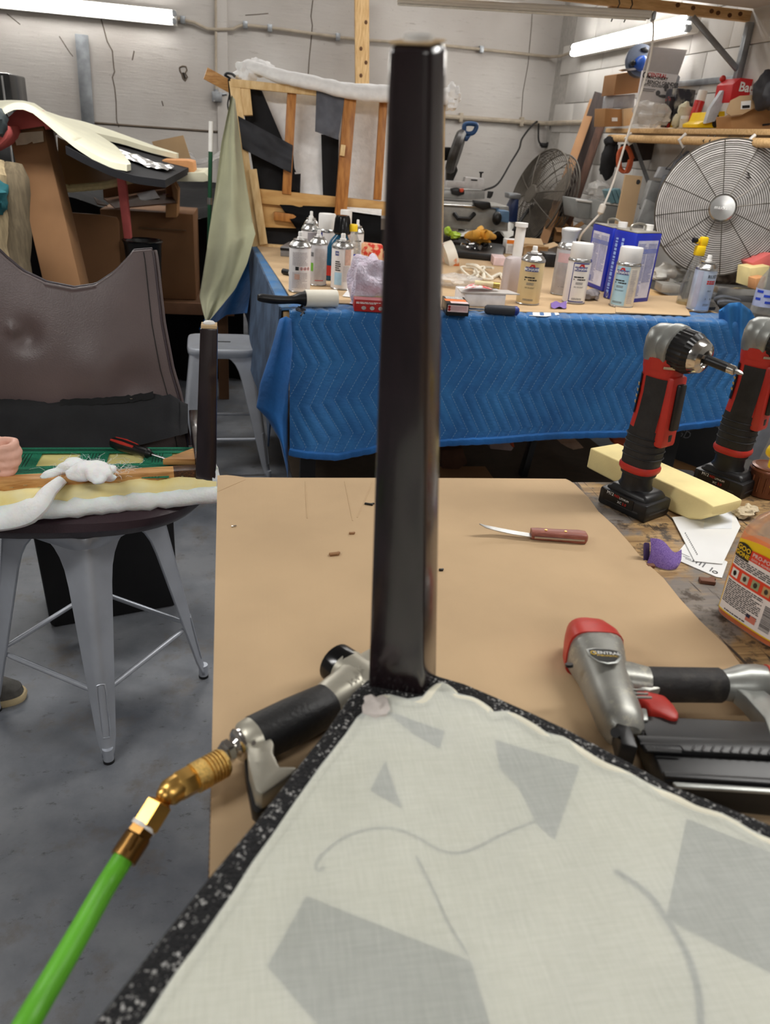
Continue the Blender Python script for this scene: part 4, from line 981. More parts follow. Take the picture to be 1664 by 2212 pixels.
# ------------------------------------------------------------------ metal stools
m_stool = M('grey_stool_metal', (182, 187, 196), .36, .45, n=.06, s=12)
def build_stool(label, c, rz):
    t = thing('metal_stool', label, 'stool', (c[0], c[1], 0), rz=rz, group='grey metal stools')
    kw = dict(parent=t, world=False)
    H_ = .585
    cc = lambda k: lerp(.212, .140, k)
    ww = lambda k: pl([(0, .020), (.06, .026), (.12, .034), (.8, .072), (.9, .082), (.955, .105), (1, .1385)], k)
    ks = [0.03, .06, .12, .25, .4, .55, .7, .8, .87, .92, .955, .98, 1.0]
    for sx, sy in ((1, 1), (-1, 1), (-1, -1), (1, -1)):
        vs = []; nP = 0
        for k in ks:
            c_, w_, r_ = cc(k), ww(k), min(.022, ww(k) * .7); pr = [(c_ - w_, c_ - .004), (c_ - w_ + .003, c_)]
            pr += [(c_ - r_ + r_ * math.sin(a * math.pi / 12), c_ - r_ + r_ * math.cos(a * math.pi / 12)) for a in range(7)]
            pr += [(c_, c_ - w_ + .003), (c_ - .004, c_ - w_)]; nP = len(pr)
            vs += [V((x * sx, y * sy, k * H_)) for x, y in pr]
        g = G().add(vs, [(i * nP + j, i * nP + j + 1, (i + 1) * nP + j + 1, (i + 1) * nP + j) for i in range(len(ks) - 1) for j in range(nP - 1)])
        lg = obj('leg', g, m_stool, smooth=50, solid=.003, **kw)
        f0 = V((sx * (cc(0) - .012), sy * (cc(0) - .012), 0))
        obj('foot', G().cyl(f0 + Z1 * .006, f0 + Z1 * .045, .0135, n=16), m_stool, lg, world=False)
        obj('rubber_tip', G().cyl(f0, f0 + Z1 * .008, .0145, n=16), m_black, lg, world=False)
        dg = V((sx, sy, 0)).normalized(); lt = V((-dg.y, dg.x, 0)); loop = []
        for a in range(20):
            q = a / 20 * 2 * math.pi; zz = .15 + .068 * max(-1, min(1, 1.25 * math.sin(q))) + .007 * math.sin(q); k = zz / H_
            loop.append(dg * ((cc(k) - .022) * 1.4142 + .022 + .0006) + lt * (.0115 * max(-1, min(1, 1.4 * math.cos(q)))) + Z1 * zz)
        obj('embossed_groove', G().tube(loop, .0022, 6, closed=True), m_stool, lg, world=False)
    obj('seat', loft([(.565, 0, 0, .1425, .1425, 7), (.58, 0, 0, .1515, .1515, 7), (.597, 0, 0, .1535, .1535, 7), (.606, 0, 0, .1505, .1505, 7), (.6085, 0, 0, .144, .144, 7), (.6065, 0, 0, .136, .136, 7), (.6065, 0, 0, .02, .02, 7)], 48), m_stool, **kw)
    obj('hand_slot', G().tube([(-.04, 0, .6068), (.04, 0, .6068)], .008, 10, flat=.12), M('slot_dark', (12, 12, 13), .7), t.children[-1], world=False)
    k = .4; q = cc(k) - .006
    for a, b2 in (((q, q - .02), (q, -q + .02)), ((-q, q - .02), (-q, -q + .02)), ((q - .02, q), (-q + .02, q)), ((q - .02, -q), (-q + .02, -q))):
        z = .195; A, B = V((a[0], a[1], z)), V((b2[0], b2[1], z)); d_ = (B - A).normalized()
        obj('stretcher', G().tube([A - d_ * .012, A + d_ * .01, A + d_ * .03, B - d_ * .03, B - d_ * .01, B + d_ * .012], [.004, .006, .0072, .0072, .006, .004], 10), m_stool, **kw)
    return t
fA, fB, fC = PZ(218, 1668, 0), PZ(447, 1462, 0), PZ(232, 1362, 0)
sc_ = (fA + fC) / 2; a0 = math.atan2(fB.y - fA.y, fB.x - fA.x)
build_stool('grey metal stool carrying the brown leather chair', (sc_.x, sc_.y), a0)
cs = [PZ(395, 762, .6), PZ(562, 762, .6), PZ(552, 722, .6), PZ(403, 722, .6)]; cc2 = sum(cs, V()) / 4
s2 = copy_tree([o for o in COL.objects if o.name == 'metal_stool'][0]); s2.location = (cc2.x, cc2.y, 0); s2.rotation_euler = (0, 0, .05)
s2['label'] = 'empty grey metal stool with slotted seat left of the blue blanket'
# black panel box behind the stool
p0, p1 = PZ(110, 1357, 0), PZ(386, 1308, 0); dv = (p1 - p0); nv = V((-dv.y, dv.x, 0)).normalized()
t = thing('black_case', 'black upright case on the floor behind the leather chair stool', 'case', (p0 + p1) / 2)
g = G().prism([p0 + V((.012, 0, 0)), p1 - dv * .03, p1 + V((0, 0, .03)), p1 + V((0, 0, .5)), p0 + V((-.02, 0, .5)), p0 + V((0, 0, .012))], nv * .16); obj('shell', g, M('matt_black', (17, 16, 18), .5, n=.1), t, bev=.008)
obj('back_shell', G().prism([p + nv * .162 for p in (p0, p1, p1 + V((0, 0, .52)), p0 + V((-.02, 0, .52)))], nv * .03), m_black, t, bev=.006)

# ------------------------------------------------------------------ upturned leather chair on the stool
m_leather = M('brown_leather', (100, 86, 85), .38, n=.12, s=4, bump=.45, bs=260, bdist=.0012)
m_leather_d = M('dark_brown_leather', (50, 36, 42), .42, n=.12, s=4, bump=.4, bs=260, bdist=.0012)
m_rail = M('rail_wood', (176, 124, 70), .5, s=6, c2=(208, 160, 100), stretch=(2, 24, 24), bump=.1, bs=80)
m_espr2 = m_espresso
LB = PZ(444, 1022, .748); LT = PY(452, 706, LB.y)
lc = thing('leather_chair', 'upside down brown leather chair being reupholstered on the left stool', 'chair', (-.44, 1.9, .609))
cx_, cy_ = -.445, 1.925
obj('seat_pad', loft([(.609, cx_, cy_, .24, .20, 2.6), (.616, cx_, cy_, .295, .255, 2.6), (.63, cx_, cy_, .33, .29, 2.7), (.655, cx_, cy_, .35, .31, 2.8), (.674, cx_, cy_, .352, .305, 3), (.688, cx_, cy_, .345, .285, 3.2), (.70, cx_, cy_, .33, .25, 3.4)], 56), m_leather_d, lc)
RL = PZ(-70, 1052, .748); rail_d = (LB - RL).normalized()
obj('front_rail', G().beam(RL, LB - rail_d * .015, .034, .034), m_rail, lc, bev=.003); fr = lc.children[-1]
obj('stain', G().beam(LB - rail_d * .075, LB - rail_d * .02, .0348, .0346), M('charred_stain', (44, 30, 22), .4, s=40, c2=(130, 84, 46), lo=.45, hi=.75, stretch=(3, 30, 30)), fr, bev=.002)
for i in range(14):
    c = RL.lerp(LB, .18 + i * .055) + V((0, -.0172, .004 * math.sin(i * 2))); obj('staple', G().box(c, (.008, .0012, .0014)), m_chrome, fr)
g = G(); b4 = [LB + V((sx * .0245, sy * .024, -.03)) for sx, sy in ((-1, -1), (1, -1), (1, 1), (-1, 1))]; t4 = [LT + V((sx * .0185, sy * .018, 0)) for sx, sy in ((-1, -1), (1, -1), (1, 1), (-1, 1))]
g.add(b4 + t4, [(3, 2, 1, 0), (4, 5, 6, 7), (0, 1, 5, 4), (1, 2, 6, 5), (2, 3, 7, 6), (3, 0, 4, 7)])
obj('leg', g, m_espr2, lc, bev=.003); lg = lc.children[-1]
obj('end_grain', G().box(LT + Z1 * .003, (.034, .033, .008)), M('bare_end_grain', (204, 176, 136), .8), lg, bev=.001)
obj('glide', G().lathe([(.013, .006), (.0135, .009), (.010, .0125), (0, .0135)], 18, Matrix.Translation(LT)), m_white, lg)
SB = LB + V((-.045, .36, .012))
obj('side_rail', G().beam(LB + V((-.01, .02, .005)), SB, .03, .05, up=(0, 0, 1)), m_espr2, lc, bev=.003)
obj('corner_block', G().prism([LB + V((-.024, .02, .012)), LB + V((-.1, .02, .012)), LB + V((-.028, .1, .012))], (0, 0, .016)), m_rail, lc, bev=.002)
# webbing over foam
zw = .752
obj('foam_core', G().prism([V((-.78, 1.69, zw - .03)), V((-.13, 1.745, zw - .03)), V((-.14, 1.885, zw - .03)), V((-.79, 1.885, zw - .03))], (0, 0, .028)), M('pale_yellow_foam', (236, 226, 150), .9, n=.04), lc)
m_web = M('green_webbing', (24, 110, 82), .8, n=.2, s=300, c2=(38, 138, 104)); m_webk = M('webbing_stripe', (14, 44, 36), .85)
def strap(P, Q, w_, z):
    u = (Q - P).normalized(); s = V((-u.y, u.x, 0))
    o = obj('webbing_strap', G().beam(P + Z1 * z, Q + Z1 * z, w_, .002), m_web, lc)
    for k in (-.16, -.05, .06, .17): obj('stripe', G().beam(P + s * k * w_ + Z1 * (z + .0012), Q + s * k * w_ + Z1 * (z + .0012), .0016, .0004), m_webk, o)
def atX(x, y): return V((x, y, 0))
for x in (-.655, -.52, -.365, -.215): strap(atX(x, 1.70), atX(x - .005, 1.88), .066, zw + .001)
strap(atX(-.8, 1.70), atX(-.12, 1.765), .055, zw + .0035); strap(atX(-.8, 1.85), atX(-.13, 1.868), .035, zw + .0035)
# foam edge and batting along the front
fa, fb = PZ(-60, 1088, .722), PZ(466, 1044, .722)
g = G().tube([fa.lerp(fb, i / 24) + V((0, -.004 + .004 * math.sin(i * .9), .002 * math.sin(i * 1.7))) for i in range(25)], [.026 + .0022 * math.sin(i * 1.3) for i in range(25)], 14)
obj('foam_edge', g, M('cream_foam_edge', (240, 230, 178), .9, s=14, c2=(236, 216, 140), bump=.2), lc)
fa, fb = PZ(-60, 1116, .704), PZ(470, 1066, .706)
g = G().tube([fa.lerp(fb, i / 30) + V((0, -.004 + .005 * mnoise.noise(V((i * .6, 0, 0))), .004 * mnoise.noise(V((i * .5, 3, 0))))) for i in range(31)], [.021 + .006 * mnoise.noise(V((i * .7, 7, 0))) for i in range(31)], 14)
obj('batting_edge', g, m_cotton, lc)
g = G().ell(LB + V((.024, -.012, -.012)), (.01, .014, .04), wob=.5, seed=8); obj('batting_edge', g, m_cotton, lc)
g = G(); rw = random.Random(5)
for k in range(26):
    x, y = rw.gauss(196, 34), rw.gauss(1018, 8); h_ = .762 + .026 * math.exp(-((x - 198) / 40) ** 2) + rw.uniform(0, .008)
    g.ell(PZ(x, y, h_), (rw.uniform(.018, .034), rw.uniform(.014, .024), rw.uniform(.008, .014)), rot=(0, 0, rw.uniform(0, 3)), n=16, m=10, wob=.25, seed=k)
o_ = obj('batting_wad', g, m_cotton, lc); md = o_.modifiers.new('r', 'REMESH'); md.mode = 'VOXEL'; md.voxel_size = .0035; md.use_smooth_shade = True; md = o_.modifiers.new('s', 'SMOOTH'); md.iterations = 6
g = G()
for k in range(260):
    x, y = rw.gauss(200, 36), rw.gauss(1012, 10); P_ = PZ(x, y, .768 + rw.uniform(-.006, .014)); q = rw.uniform(0, 6.3); l_ = rw.uniform(.008, .02)
    g.tube([P_, P_ + V((math.cos(q) * l_, math.sin(q) * l_, rw.uniform(.002, .010))), P_ + V((math.cos(q + .7) * l_ * 1.7, math.sin(q + .7) * l_ * 1.7, rw.uniform(.0, .008)))], .00035, 3)
obj('loose_fibre', g, m_cotton, o_, kind='stuff')
pth = [PZ(135, 1036, .765), PZ(105, 1062, .748), PZ(85, 1090, .730), PZ(55, 1108, .712), PZ(10, 1118, .70), PZ(-60, 1125, .70)]
obj('batting_strand', G().tube(spline(pth, 6), [.014, .015, .016, .017, .018, .019, .02, .021, .022, .022, .023, .024, .026, .027, .029, .03] + [.032] * 15, 12, flat=.7), m_cotton, lc)
# leather panel standing up behind
def Yp(y): return lerp(2.12, 2.0, (y - 540) / 420)
topc = [(0, 505), (.13, 540), (.18, 560), (.27, 590), (.4, 615), (.55, 627), (.67, 620), (.78, 592), (.85, 566), (.9, 546), (1.0, 543)]
rtx = [(540, 327), (560, 331), (700, 347), (800, 366), (860, 384), (965, 404)]
def panel(s, t_):
    yt = pl(topc, s); y = lerp(yt, 968, t_); xr = pl(rtx, y); x = lerp(-62, xr, s)
    p = PY(x, y, Yp(y)); b_ = -.012 * math.sin(s * 3.14) * math.sin(min(1, t_ * 1.3) * 3.14) + .018 * math.exp(-((x - 290) ** 2 + (y - 830) ** 2) / 2400.) - .014 * math.exp(-((x - 215) ** 2 + (y - 800) ** 2) / 4000.) - .010 * math.exp(-((x - 30) ** 2 + (y - 712) ** 2) / 160.) + .016 * math.exp(-((x - 60) ** 2 + (y - 728) ** 2) / 900.)
    return p + V((0, b_, 0))
g = G().sheet(panel, 60, 50, off=(0, .03, 0)); obj('back_panel', g, m_leather, lc, smooth=70); bp_ = lc.children[-1]
edge = [panel(i / 40, 0) + V((0, .004, .001)) for i in range(41)]; obj('piping', G().tube(edge, .0042, 8), m_leather, bp_)
edge = [panel(i / 40, 0) + V((0, .022, .003)) for i in range(41)]; obj('piping', G().tube(edge, .0042, 8), m_leather_d, bp_)
side = [panel(1, i / 30) + V((.001, .004, 0)) for i in range(31)]; obj('piping', G().tube(side, .004, 8), m_leather_d, bp_)
side = [panel(1, i / 30) + V((.006, .022, 0)) for i in range(31)]; obj('piping', G().tube(side, .0055, 8), m_leather, bp_)
side = [panel(.955, i / 30) + V((0, -.0012, 0)) for i in range(31)]; obj('stitching', G().tube(side, .0012, 6), m_ink, bp_)
# black lining flap
ft = [(-60, 862), (0, 862), (60, 864), (88, 868), (110, 872), (140, 866), (215, 863), (280, 858), (330, 850), (352, 855), (370, 852), (392, 868), (406, 873)]
fbm = [(-60, 966), (0, 968), (100, 970), (200, 972), (240, 970), (300, 962), (350, 950), (395, 938), (402, 934)]
def flap(s, t_):
    x = lerp(-60, 406, s); yt = pl(ft, x) + 3 * mnoise.noise(V((x * .11, 0, 0))); yb = pl(fbm, min(x, 402)); y = lerp(yt, yb, t_)
    return PY(x, y, lerp(2.0, 1.905, t_ ** 1.3) - .012 * mnoise.noise(V((s * 5, t_ * 2, 0))))
obj('lining_flap', G().sheet(flap, 60, 14, off=(0, .002, 0)), M('black_lining', (30, 31, 34), .8, n=.25, s=8, bump=.3, bs=200), lc, smooth=70)
fl = lc.children[-1]
def flap2(s, t_):
    p = flap(lerp(.41, .84, s), 0); return p + V((0, -.006, lerp(.006, -.012, t_) + .002 * mnoise.noise(V((s * 20, 0, 0)))))
obj('turned_edge', G().sheet(flap2, 30, 2, off=(0, .002, 0)), MATS['black_lining'], fl)
def flap3(s, t_):
    p = flap(lerp(.965, 1.0, s), t_); return p + V((0, -.005, 0))
obj('turned_edge', G().sheet(flap3, 2, 12, off=(0, .002, 0)), MATS['black_lining'], fl)
obj('staple', G().box(flap(.74, .02) + V((0, -.009, .002)), (.006, .001, .0015)), m_chrome, fl)

# screwdriver lying on the webbing
hA, hB, hC = PZ(242, 955, .775), PZ(316, 978, .775), PZ(366, 994, .768)
t = thing('screwdriver', 'red and black screwdriver lying on the green webbing', 'screwdriver', hB)
obj('handle', along(hA, hB, [(0, .009, 2), (.05, .0135, 2.2), (.3, .015, 2.2), (.65, .013, 2.2), (.8, .011, 2), (1, .012, 2), (1.02, .008, 2)], 20), m_black, t); h_ = t.children[-1]
dh = (hB - hA); sdv = V((-dh.y, dh.x, 0)).normalized()
for s_, z_ in ((.0085, .0105), (-.0095, .010)):
    obj('grip_inset', G().tube([hA + dh * .06 + sdv * s_ * .9 + Z1 * z_, hA + dh * .35 + sdv * s_ + Z1 * z_ * 1.05, hA + dh * .7 + sdv * s_ * .8 + Z1 * z_ * .85], [.003, .0045, .0035], 8), m_red, h_)
obj('collar', along(hA.lerp(hB, .9), hA.lerp(hB, 1.15), [(0, .0125, 2), (.6, .0125, 2), (.7, .009, 2), (1, .006, 2)], 16), m_black, t)
obj('shaft', along(hB, hC, [(0, .0032, 2), (.9, .0032, 2), (1, .0015, 2)], 10), m_steel, t)

# ------------------------------------------------------------------ person at the left edge
m_skin = M('skin', (226, 176, 156), .5, n=.06, s=30, bump=.1, bs=200)
pr = thing('person', 'person mostly out of frame resting a closed hand on the upturned chair', 'person', (-.98, 1.9, 0))
g = G()
def limb(pts, rs, n=14): g.tube(spline(pts, 5), [r for r in spline1(rs, 5)], n)
def spline1(rs, n):
    return [p.x for p in spline([V((r, 0, 0)) for r in rs], n)]
Wp = V((-.615, 1.748, .812))
limb([(-1.04, 1.93, .98), (-1.05, 1.92, 1.15), (-1.03, 1.91, 1.33), (-1.0, 1.90, 1.44)], [.145, .135, .15, .09])
limb([(-1.0, 1.90, 1.42), (-.985, 1.88, 1.50), (-.97, 1.86, 1.56)], [.06, .055, .06])
g.ell((-.955, 1.84, 1.63), (.078, .095, .115), n=24, m=16)
g.ell((-.935, 1.745, 1.625), (.014, .02, .02)); g.ell((-.955, 1.87, 1.60), (.088, .018, .03))
limb([(-1.0, 1.74, 1.37), (-.93, 1.70, 1.20), (-.86, 1.70, 1.05), (-.75, 1.725, .93), tuple(Wp)], [.055, .05, .044, .040, .028])
limb([(-1.06, 2.08, 1.37), (-1.1, 2.14, 1.18), (-1.06, 2.1, 1.02), (-.97, 2.0, .92), (-.88, 1.95, .87)], [.055, .05, .044, .038, .028])
for fy, hx in ((1.88, -.80), (2.0, -1.12)):
    limb([(-1.02, 1.9, .98), (-.98 + (hx + .98) * .2, fy, .72), (lerp(-.98, hx, .5) , fy, .5), (hx - .02, fy, .28), (hx - .02, fy, .06)], [.095, .085, .062, .052, .036])
g.ell((-.86, 1.93, .85), (.045, .04, .03))
# fist: palm, four curled fingers of unequal length, thumb across
PH = V((-.562, 1.735, .800))
g.ell(PH, (.036, .026, .042), rot=(0, -.1, 0), n=20, m=14); g.tube([Wp, PH - V((.015, 0, 0))], [.028, .032], 14)
for i, (ln_, r_) in enumerate(((.026, .0098), (.031, .0102), (.029, .0098), (.022, .0086))):
    z_ = PH.z + .028 - i * .0185; k0 = V((PH.x + .022, 1.732 - .004 * i, z_ + .002))
    k1 = k0 + V((ln_, -.010, .001)); k2 = k1 + V((-.002, -.022, -.005)); k3 = k2 + V((-ln_ * .9, -.004, -.004))
    g.tube(spline([k0, k1, k2, k3], 4), [r_ * 1.08] + [r_] * 11 + [r_ * .85], 12); g.ell(k3, (r_ * .85,) * 3); g.ell(k1, (r_ * 1.06,) * 3); g.ell(k2, (r_,) * 3)
th = [PH + V((-.02, -.018, .012)), PH + V((.004, -.034, .016)), PH + V((.024, -.038, .006)), PH + V((.036, -.036, -.004))]
g.tube(spline(th, 4), [.0125, .0122, .012, .0118, .0115, .0112, .011, .0108, .0106, .0104, .0102, .0098, .009], 12); g.ell(th[-1], (.009,) * 3)
body = obj('body', g, m_skin, pr)
md = body.modifiers.new('r', 'REMESH'); md.mode = 'VOXEL'; md.voxel_size = .0045; md.use_smooth_shade = True
md = body.modifiers.new('s', 'SMOOTH'); md.iterations = 3; md.factor = .5
def cloth(name, pieces, mat):
    global g
    g = G()
    for pts, rs in pieces: limb(pts, rs, 18)
    o = obj(name, g, mat, pr); md = o.modifiers.new('r', 'REMESH'); md.mode = 'VOXEL'; md.voxel_size = .01; md.use_smooth_shade = True
    md = o.modifiers.new('s', 'SMOOTH'); md.iterations = 3; return o
cloth('shirt', [([(-1.04, 1.93, .93), (-1.05, 1.92, 1.15), (-1.03, 1.91, 1.33), (-1.0, 1.90, 1.44)], [.165, .155, .17, .075]), ([(-1.0, 1.8, 1.38), (-.98, 1.73, 1.33), (-.93, 1.70, 1.20), (-.90, 1.70, 1.13)], [.08, .075, .068, .066]), ([(-1.05, 2.0, 1.38), (-1.07, 2.09, 1.33), (-1.1, 2.14, 1.18), (-1.09, 2.12, 1.11)], [.08, .075, .068, .066])], M('navy_shirt', (40, 46, 62), .85, n=.1))
cloth('trousers', [([(-1.03, 1.92, 1.0), (-1.02, 1.9, .9)], [.16, .15])] + [([(-1.02, 1.9, .95), (-.98 + (hx + .98) * .2, fy, .72), (lerp(-.98, hx, .5), fy, .5), (hx - .02, fy, .28), (hx - .02, fy, .1)], [.115, .1, .08, .072, .066]) for fy, hx in ((1.88, -.80), (2.0, -1.12))], M('dark_jeans', (44, 52, 68), .85, n=.15, s=60))
g = G().ell((-.955, 1.855, 1.66), (.088, .1, .105), n=20, m=14); obj('hair', g, M('brown_hair', (60, 42, 30), .7, n=.3, s=80, stretch=(1, 1, .1), bump=.4), pr)
for e_ in (-.03, .03): obj('eye', G().ell((-.955 + e_, 1.752, 1.645), (.009, .006, .006)), m_ink, pr)
obj('mouth', G().tube([(-.98, 1.757, 1.578), (-.955, 1.751, 1.576), (-.93, 1.757, 1.578)], .004, 6), M('lips', (180, 110, 100), .5), pr)
ST = PZ(50, 1488, .03)
for k, (tx, ty) in enumerate(((ST.x, ST.y), (-.98, 1.98))):
    sh = obj('shoe', loft([(.018, tx - .125, ty, .125, .044, 2.6), (.04, tx - .128, ty, .124, .043, 2.5), (.06, tx - .145, ty, .104, .040, 2.4), (.082, tx - .18, ty, .066, .038, 2.3), (.105, tx - .195, ty, .05, .036, 2.2)], 36), M('grey_suede', (92, 90, 86), .9, n=.15, s=60, bump=.2, bs=200), pr)
    obj('sole', loft([(0, tx - .125, ty, .130, .048, 2.6), (.012, tx - .125, ty, .133, .05, 2.6), (.02, tx - .125, ty, .130, .048, 2.6)], 36), M('cream_sole', (196, 178, 140), .8, n=.08), sh)
    for j in range(4): obj('lace', G().tube([V((tx - .115 - j * .022, ty - .024, .062 + j * .006)), V((tx - .112 - j * .022, ty, .070 + j * .008)), V((tx - .115 - j * .022, ty + .024, .062 + j * .006))], .003, 6), M('grey_lace', (120, 116, 110), .9), sh)
# ------------------------------------------------------------------ generic pixel-anchored solids
def slab(name, label, cat, px, Y, depth, mat, group=None, bev=.003, Y2=None, base=None):
    """outline seen at distance Y (or sloping from Y at its lowest to Y2 at its top), pushed back by depth"""
    ys = [p[1] for p in px]; y0, y1 = max(ys), min(ys)
    f = lambda y: Y if Y2 is None else lerp(Y, Y2, (y0 - y) / max(1, y0 - y1))
    return one(name, G().prism([PY(x, y, f(y)) for x, y in px], (0, depth, 0)), mat, label, cat, group=group, bev=bev)
def carton(name, label, fl, fr, ytop, depth, mat, z=0., cat='box', xtop=None, flaps=0, tape=False, group=None):
    """closed or open carton from the pixels of its front bottom edge and the height of its top"""
    A, B = PZ(*fl, z), PZ(*fr, z); u = (B - A); n = V((-u.y, u.x, 0)).normalized()
    if n.y < 0: n = -n
    h = PY(xtop if xtop else fl[0], ytop, A.y).z - z
    t = thing(name, label, cat, (A + B) / 2 + n * depth / 2, group=group)
    q = [A, B, B + n * depth, A + n * depth]
    if not flaps:
        obj('body', G().prism(q, (0, 0, h)), mat, t, bev=min(.004, h * .05))
    else:
        w = .004; g = G()
        for i in range(4):
            a, b2 = q[i], q[(i + 1) % 4]; d_ = (b2 - a).normalized(); m_ = V((-d_.y, d_.x, 0)); 
            if m_.dot((q[0] + q[2]) / 2 - a) < 0: m_ = -m_
            g.prism([a, b2, b2 + m_ * w, a + m_ * w], (0, 0, h))
        g.prism(q, (0, 0, w)); obj('body', g, mat, t, smooth=0)
        for i, ang in zip(range(4), (flaps if isinstance(flaps, tuple) else (2.2, 1.2, .6, 2.0))):
            a, b2 = q[i] + Z1 * h, q[(i + 1) % 4] + Z1 * h; d_ = (b2 - a).normalized(); m_ = V((-d_.y, d_.x, 0))
            if m_.dot((q[0] + q[2]) / 2 - q[i]) > 0: m_ = -m_
            up_ = m_ * math.sin(ang) + Z1 * math.cos(ang); l_ = min(depth, u.length) * .45
            obj('flap', G().prism([a, b2, b2 + up_ * l_ - d_ * .01, a + up_ * l_ + d_ * .01], up_.cross(d_) * .004), mat, t, smooth=0)
    if tape:
        c = (A + B) / 2 - n * .001 + Z1 * h; obj('tape', G().beam(c - Z1 * h * .3, c + V((0, 0, .0008)), .05, .001, up=(0, -1, 0)), M('packing_tape', (190, 160, 120), .3), t)
    return t
m_cbA = mat_cardboard('carton_brown', (128, 92, 62)); m_cbB = mat_cardboard('carton_dark', (104, 74, 52)); m_cbC = mat_cardboard('carton_tan', (164, 122, 80))
m_pink = M('pink_foam', (216, 108, 104), .85, n=.06, s=20, bump=.2, bs=300)
m_creamf = M('offwhite_foam', (222, 220, 196), .85, n=.04, s=12, bump=.15, bs=300)
m_blackf = M('black_foam', (24, 24, 28), .9, n=.2, s=200, bump=.3, bs=400)
m_tarp_shade = M('tarp_and_pile_shade', (13, 13, 15), .75, spec=.15, n=.2, s=6, bump=.2, bs=14, bdist=.02)

# tall dark cabinet and tarp widened into pile shade at the back
c0 = PY(20, 158, 5.9); t = thing('black_cabinet', 'tall glossy black cabinet at far left by the back wall', 'cabinet', (c0.x - .3, 6.05, 0))
obj('body', G().box((c0.x - .3, 6.1, c0.z / 2), (.6, .4, c0.z)), M('gloss_black_cabinet', (12, 12, 13), .2), t, bev=.012)
obj('edge_trim', G().box((c0.x - .045, 5.895, c0.z / 2), (.012, .012, c0.z * .98)), m_steel, t, bev=.002)
# sagging tarp, widened into a black sheet that stands in for the pile's shade
def tarp(s, t_):
    x = lerp(-1.75, -.02, s); y = lerp(5.0, 6.3, t_)
    return V((x, y, pl([(0, .95), (.3, 1.12), (.6, 1.0), (.8, .98), (1, 1.02)], s) + .05 * mnoise.noise(V((x * 4, y * 3, 1))) + .12 * t_))
t = thing('tarp_and_pile_shade', 'black plastic tarp covering the dark heap behind the cartons', 'tarp', (-.8, 5.5, 0))
obj('sheet', G().sheet(tarp, 30, 16), m_tarp_shade, t, smooth=70)
obj('front_drop', G().sheet(lambda s, t_: tarp(s, 0) * 1 + V((0, -.05 * math.sin(s * 25) * t_, -(tarp(s, 0).z) * t_)), 40, 8), m_tarp_shade, t, smooth=70)
obj('side_drop', G().sheet(lambda s, t_: tarp(1, s) + V((.04 * t_, 0, -(tarp(1, s).z) * t_)), 12, 6), m_tarp_shade, t, smooth=70)
def plas(s, t_):
    x = lerp(408, 486, s); y = lerp(pl([(0, 330), (.3, 345), (.6, 340), (1, 320)], s), pl([(0, 352), (.3, 356), (1, 342)], s), t_); return PY(x, y, lerp(5.5, 5.0, t_)) + V((0, 0, .01 * mnoise.noise(V((s * 7, t_ * 4, 0)))))
one('plastic_film', G().sheet(plas, 16, 6, off=(0, 0, .003)), M('clear_film_grey', (150, 148, 146), .2, n=.3, s=8), 'greyish clear plastic film lying on the black tarp by the pole', 'plastic film')

# cartons below
carton('carton', 'big brown carton standing low behind the green pole', (232, 640), (424, 648), 452, .4, m_cbA, z=.585)
tb = [o for o in COL.objects if o.name == 'carton'][0]
text('RE', .04, m_ink, tb, frame(PY(350, 572, PZ(350, 644, .585).y - .004), X1, Z1))
Lc = PZ(232, 640, .585); Rc = PZ(424, 648, .585)
obj('seam', G().beam(PY(300, 492, Lc.y - .008), PY(402, 498, Rc.y - .02), .01, .006), m_card_edge, tb)
lb_ = thing('low_bench', 'low wooden bench with brown front board carrying the cartons', 'bench', ((Lc.x + Rc.x) / 2, Lc.y + .1, 0))
obj('top', G().box((-.72, Lc.y + .3, .565), (1.3, .75, .036)), m_cbB, lb_, bev=.003)
obj('front_board', G().box((-.72, Lc.y - .08, .55), (1.3, .02, .065)), M('brown_plank', (120, 84, 60), .7, n=.2, s=6), lb_, bev=.003)
for x_ in (-1.3, -.14): obj('leg', G().box((x_, Lc.y + .0, .265), (.06, .06, .53)), m_cbB, lb_)
t = thing('open_carton', 'dark open carton with white shipping label lying on the big carton', 'box', PY(300, 440, 4.45))
g = G()
w4 = [(221, 388), (357, 372), (357, 408), (224, 432)]
obj('back_wall', G().prism([PY(x, y, 4.75) for x, y in w4], (0, .006, 0)), m_cbA, t, smooth=0)
obj('bottom_flap', G().prism([PY(224, 430, 4.75), PY(357, 408, 4.75), PY(382, 440, 4.35), PY(250, 452, 4.35)], (0, 0, .006)), m_cbB, t, smooth=0)
obj('shipping_label', G().prism([PY(296, 424, 4.62) + Z1 * .012, PY(334, 416, 4.62) + Z1 * .014, PY(346, 434, 4.47) + Z1 * .014, PY(305, 440, 4.47) + Z1 * .012], (0, 0, .001)), M('grey_label', (150, 146, 150), .7), t, smooth=0)
obj('red_print', G().ell(PY(359, 425, 4.5) + Z1 * .012, (.018, .03, .002), n=10, m=5), M('faded_red_print', (120, 50, 56), .7), t)
obj('side_wall', G().prism([PY(357, 372, 4.75), PY(365, 375, 4.45), PY(383, 410, 4.35), PY(382, 440, 4.35), PY(357, 408, 4.75)], (.006, 0, 0)), m_cbC, t, smooth=0)
obj('corner_flap', G().prism([PY(203, 428, 4.5), PY(226, 440, 4.5), PY(232, 446, 4.4), PY(210, 442, 4.3)], (0, 0, .005)), m_cbB, t, smooth=0)
slab('brown_cardboard', 'brown cardboard panel leaning beside the tall leaning box', 'cardboard', [(132, 458), (215, 464), (252, 470), (257, 480), (262, 640), (162, 640)], 4.2, .02, m_cbA, Y2=4.28)
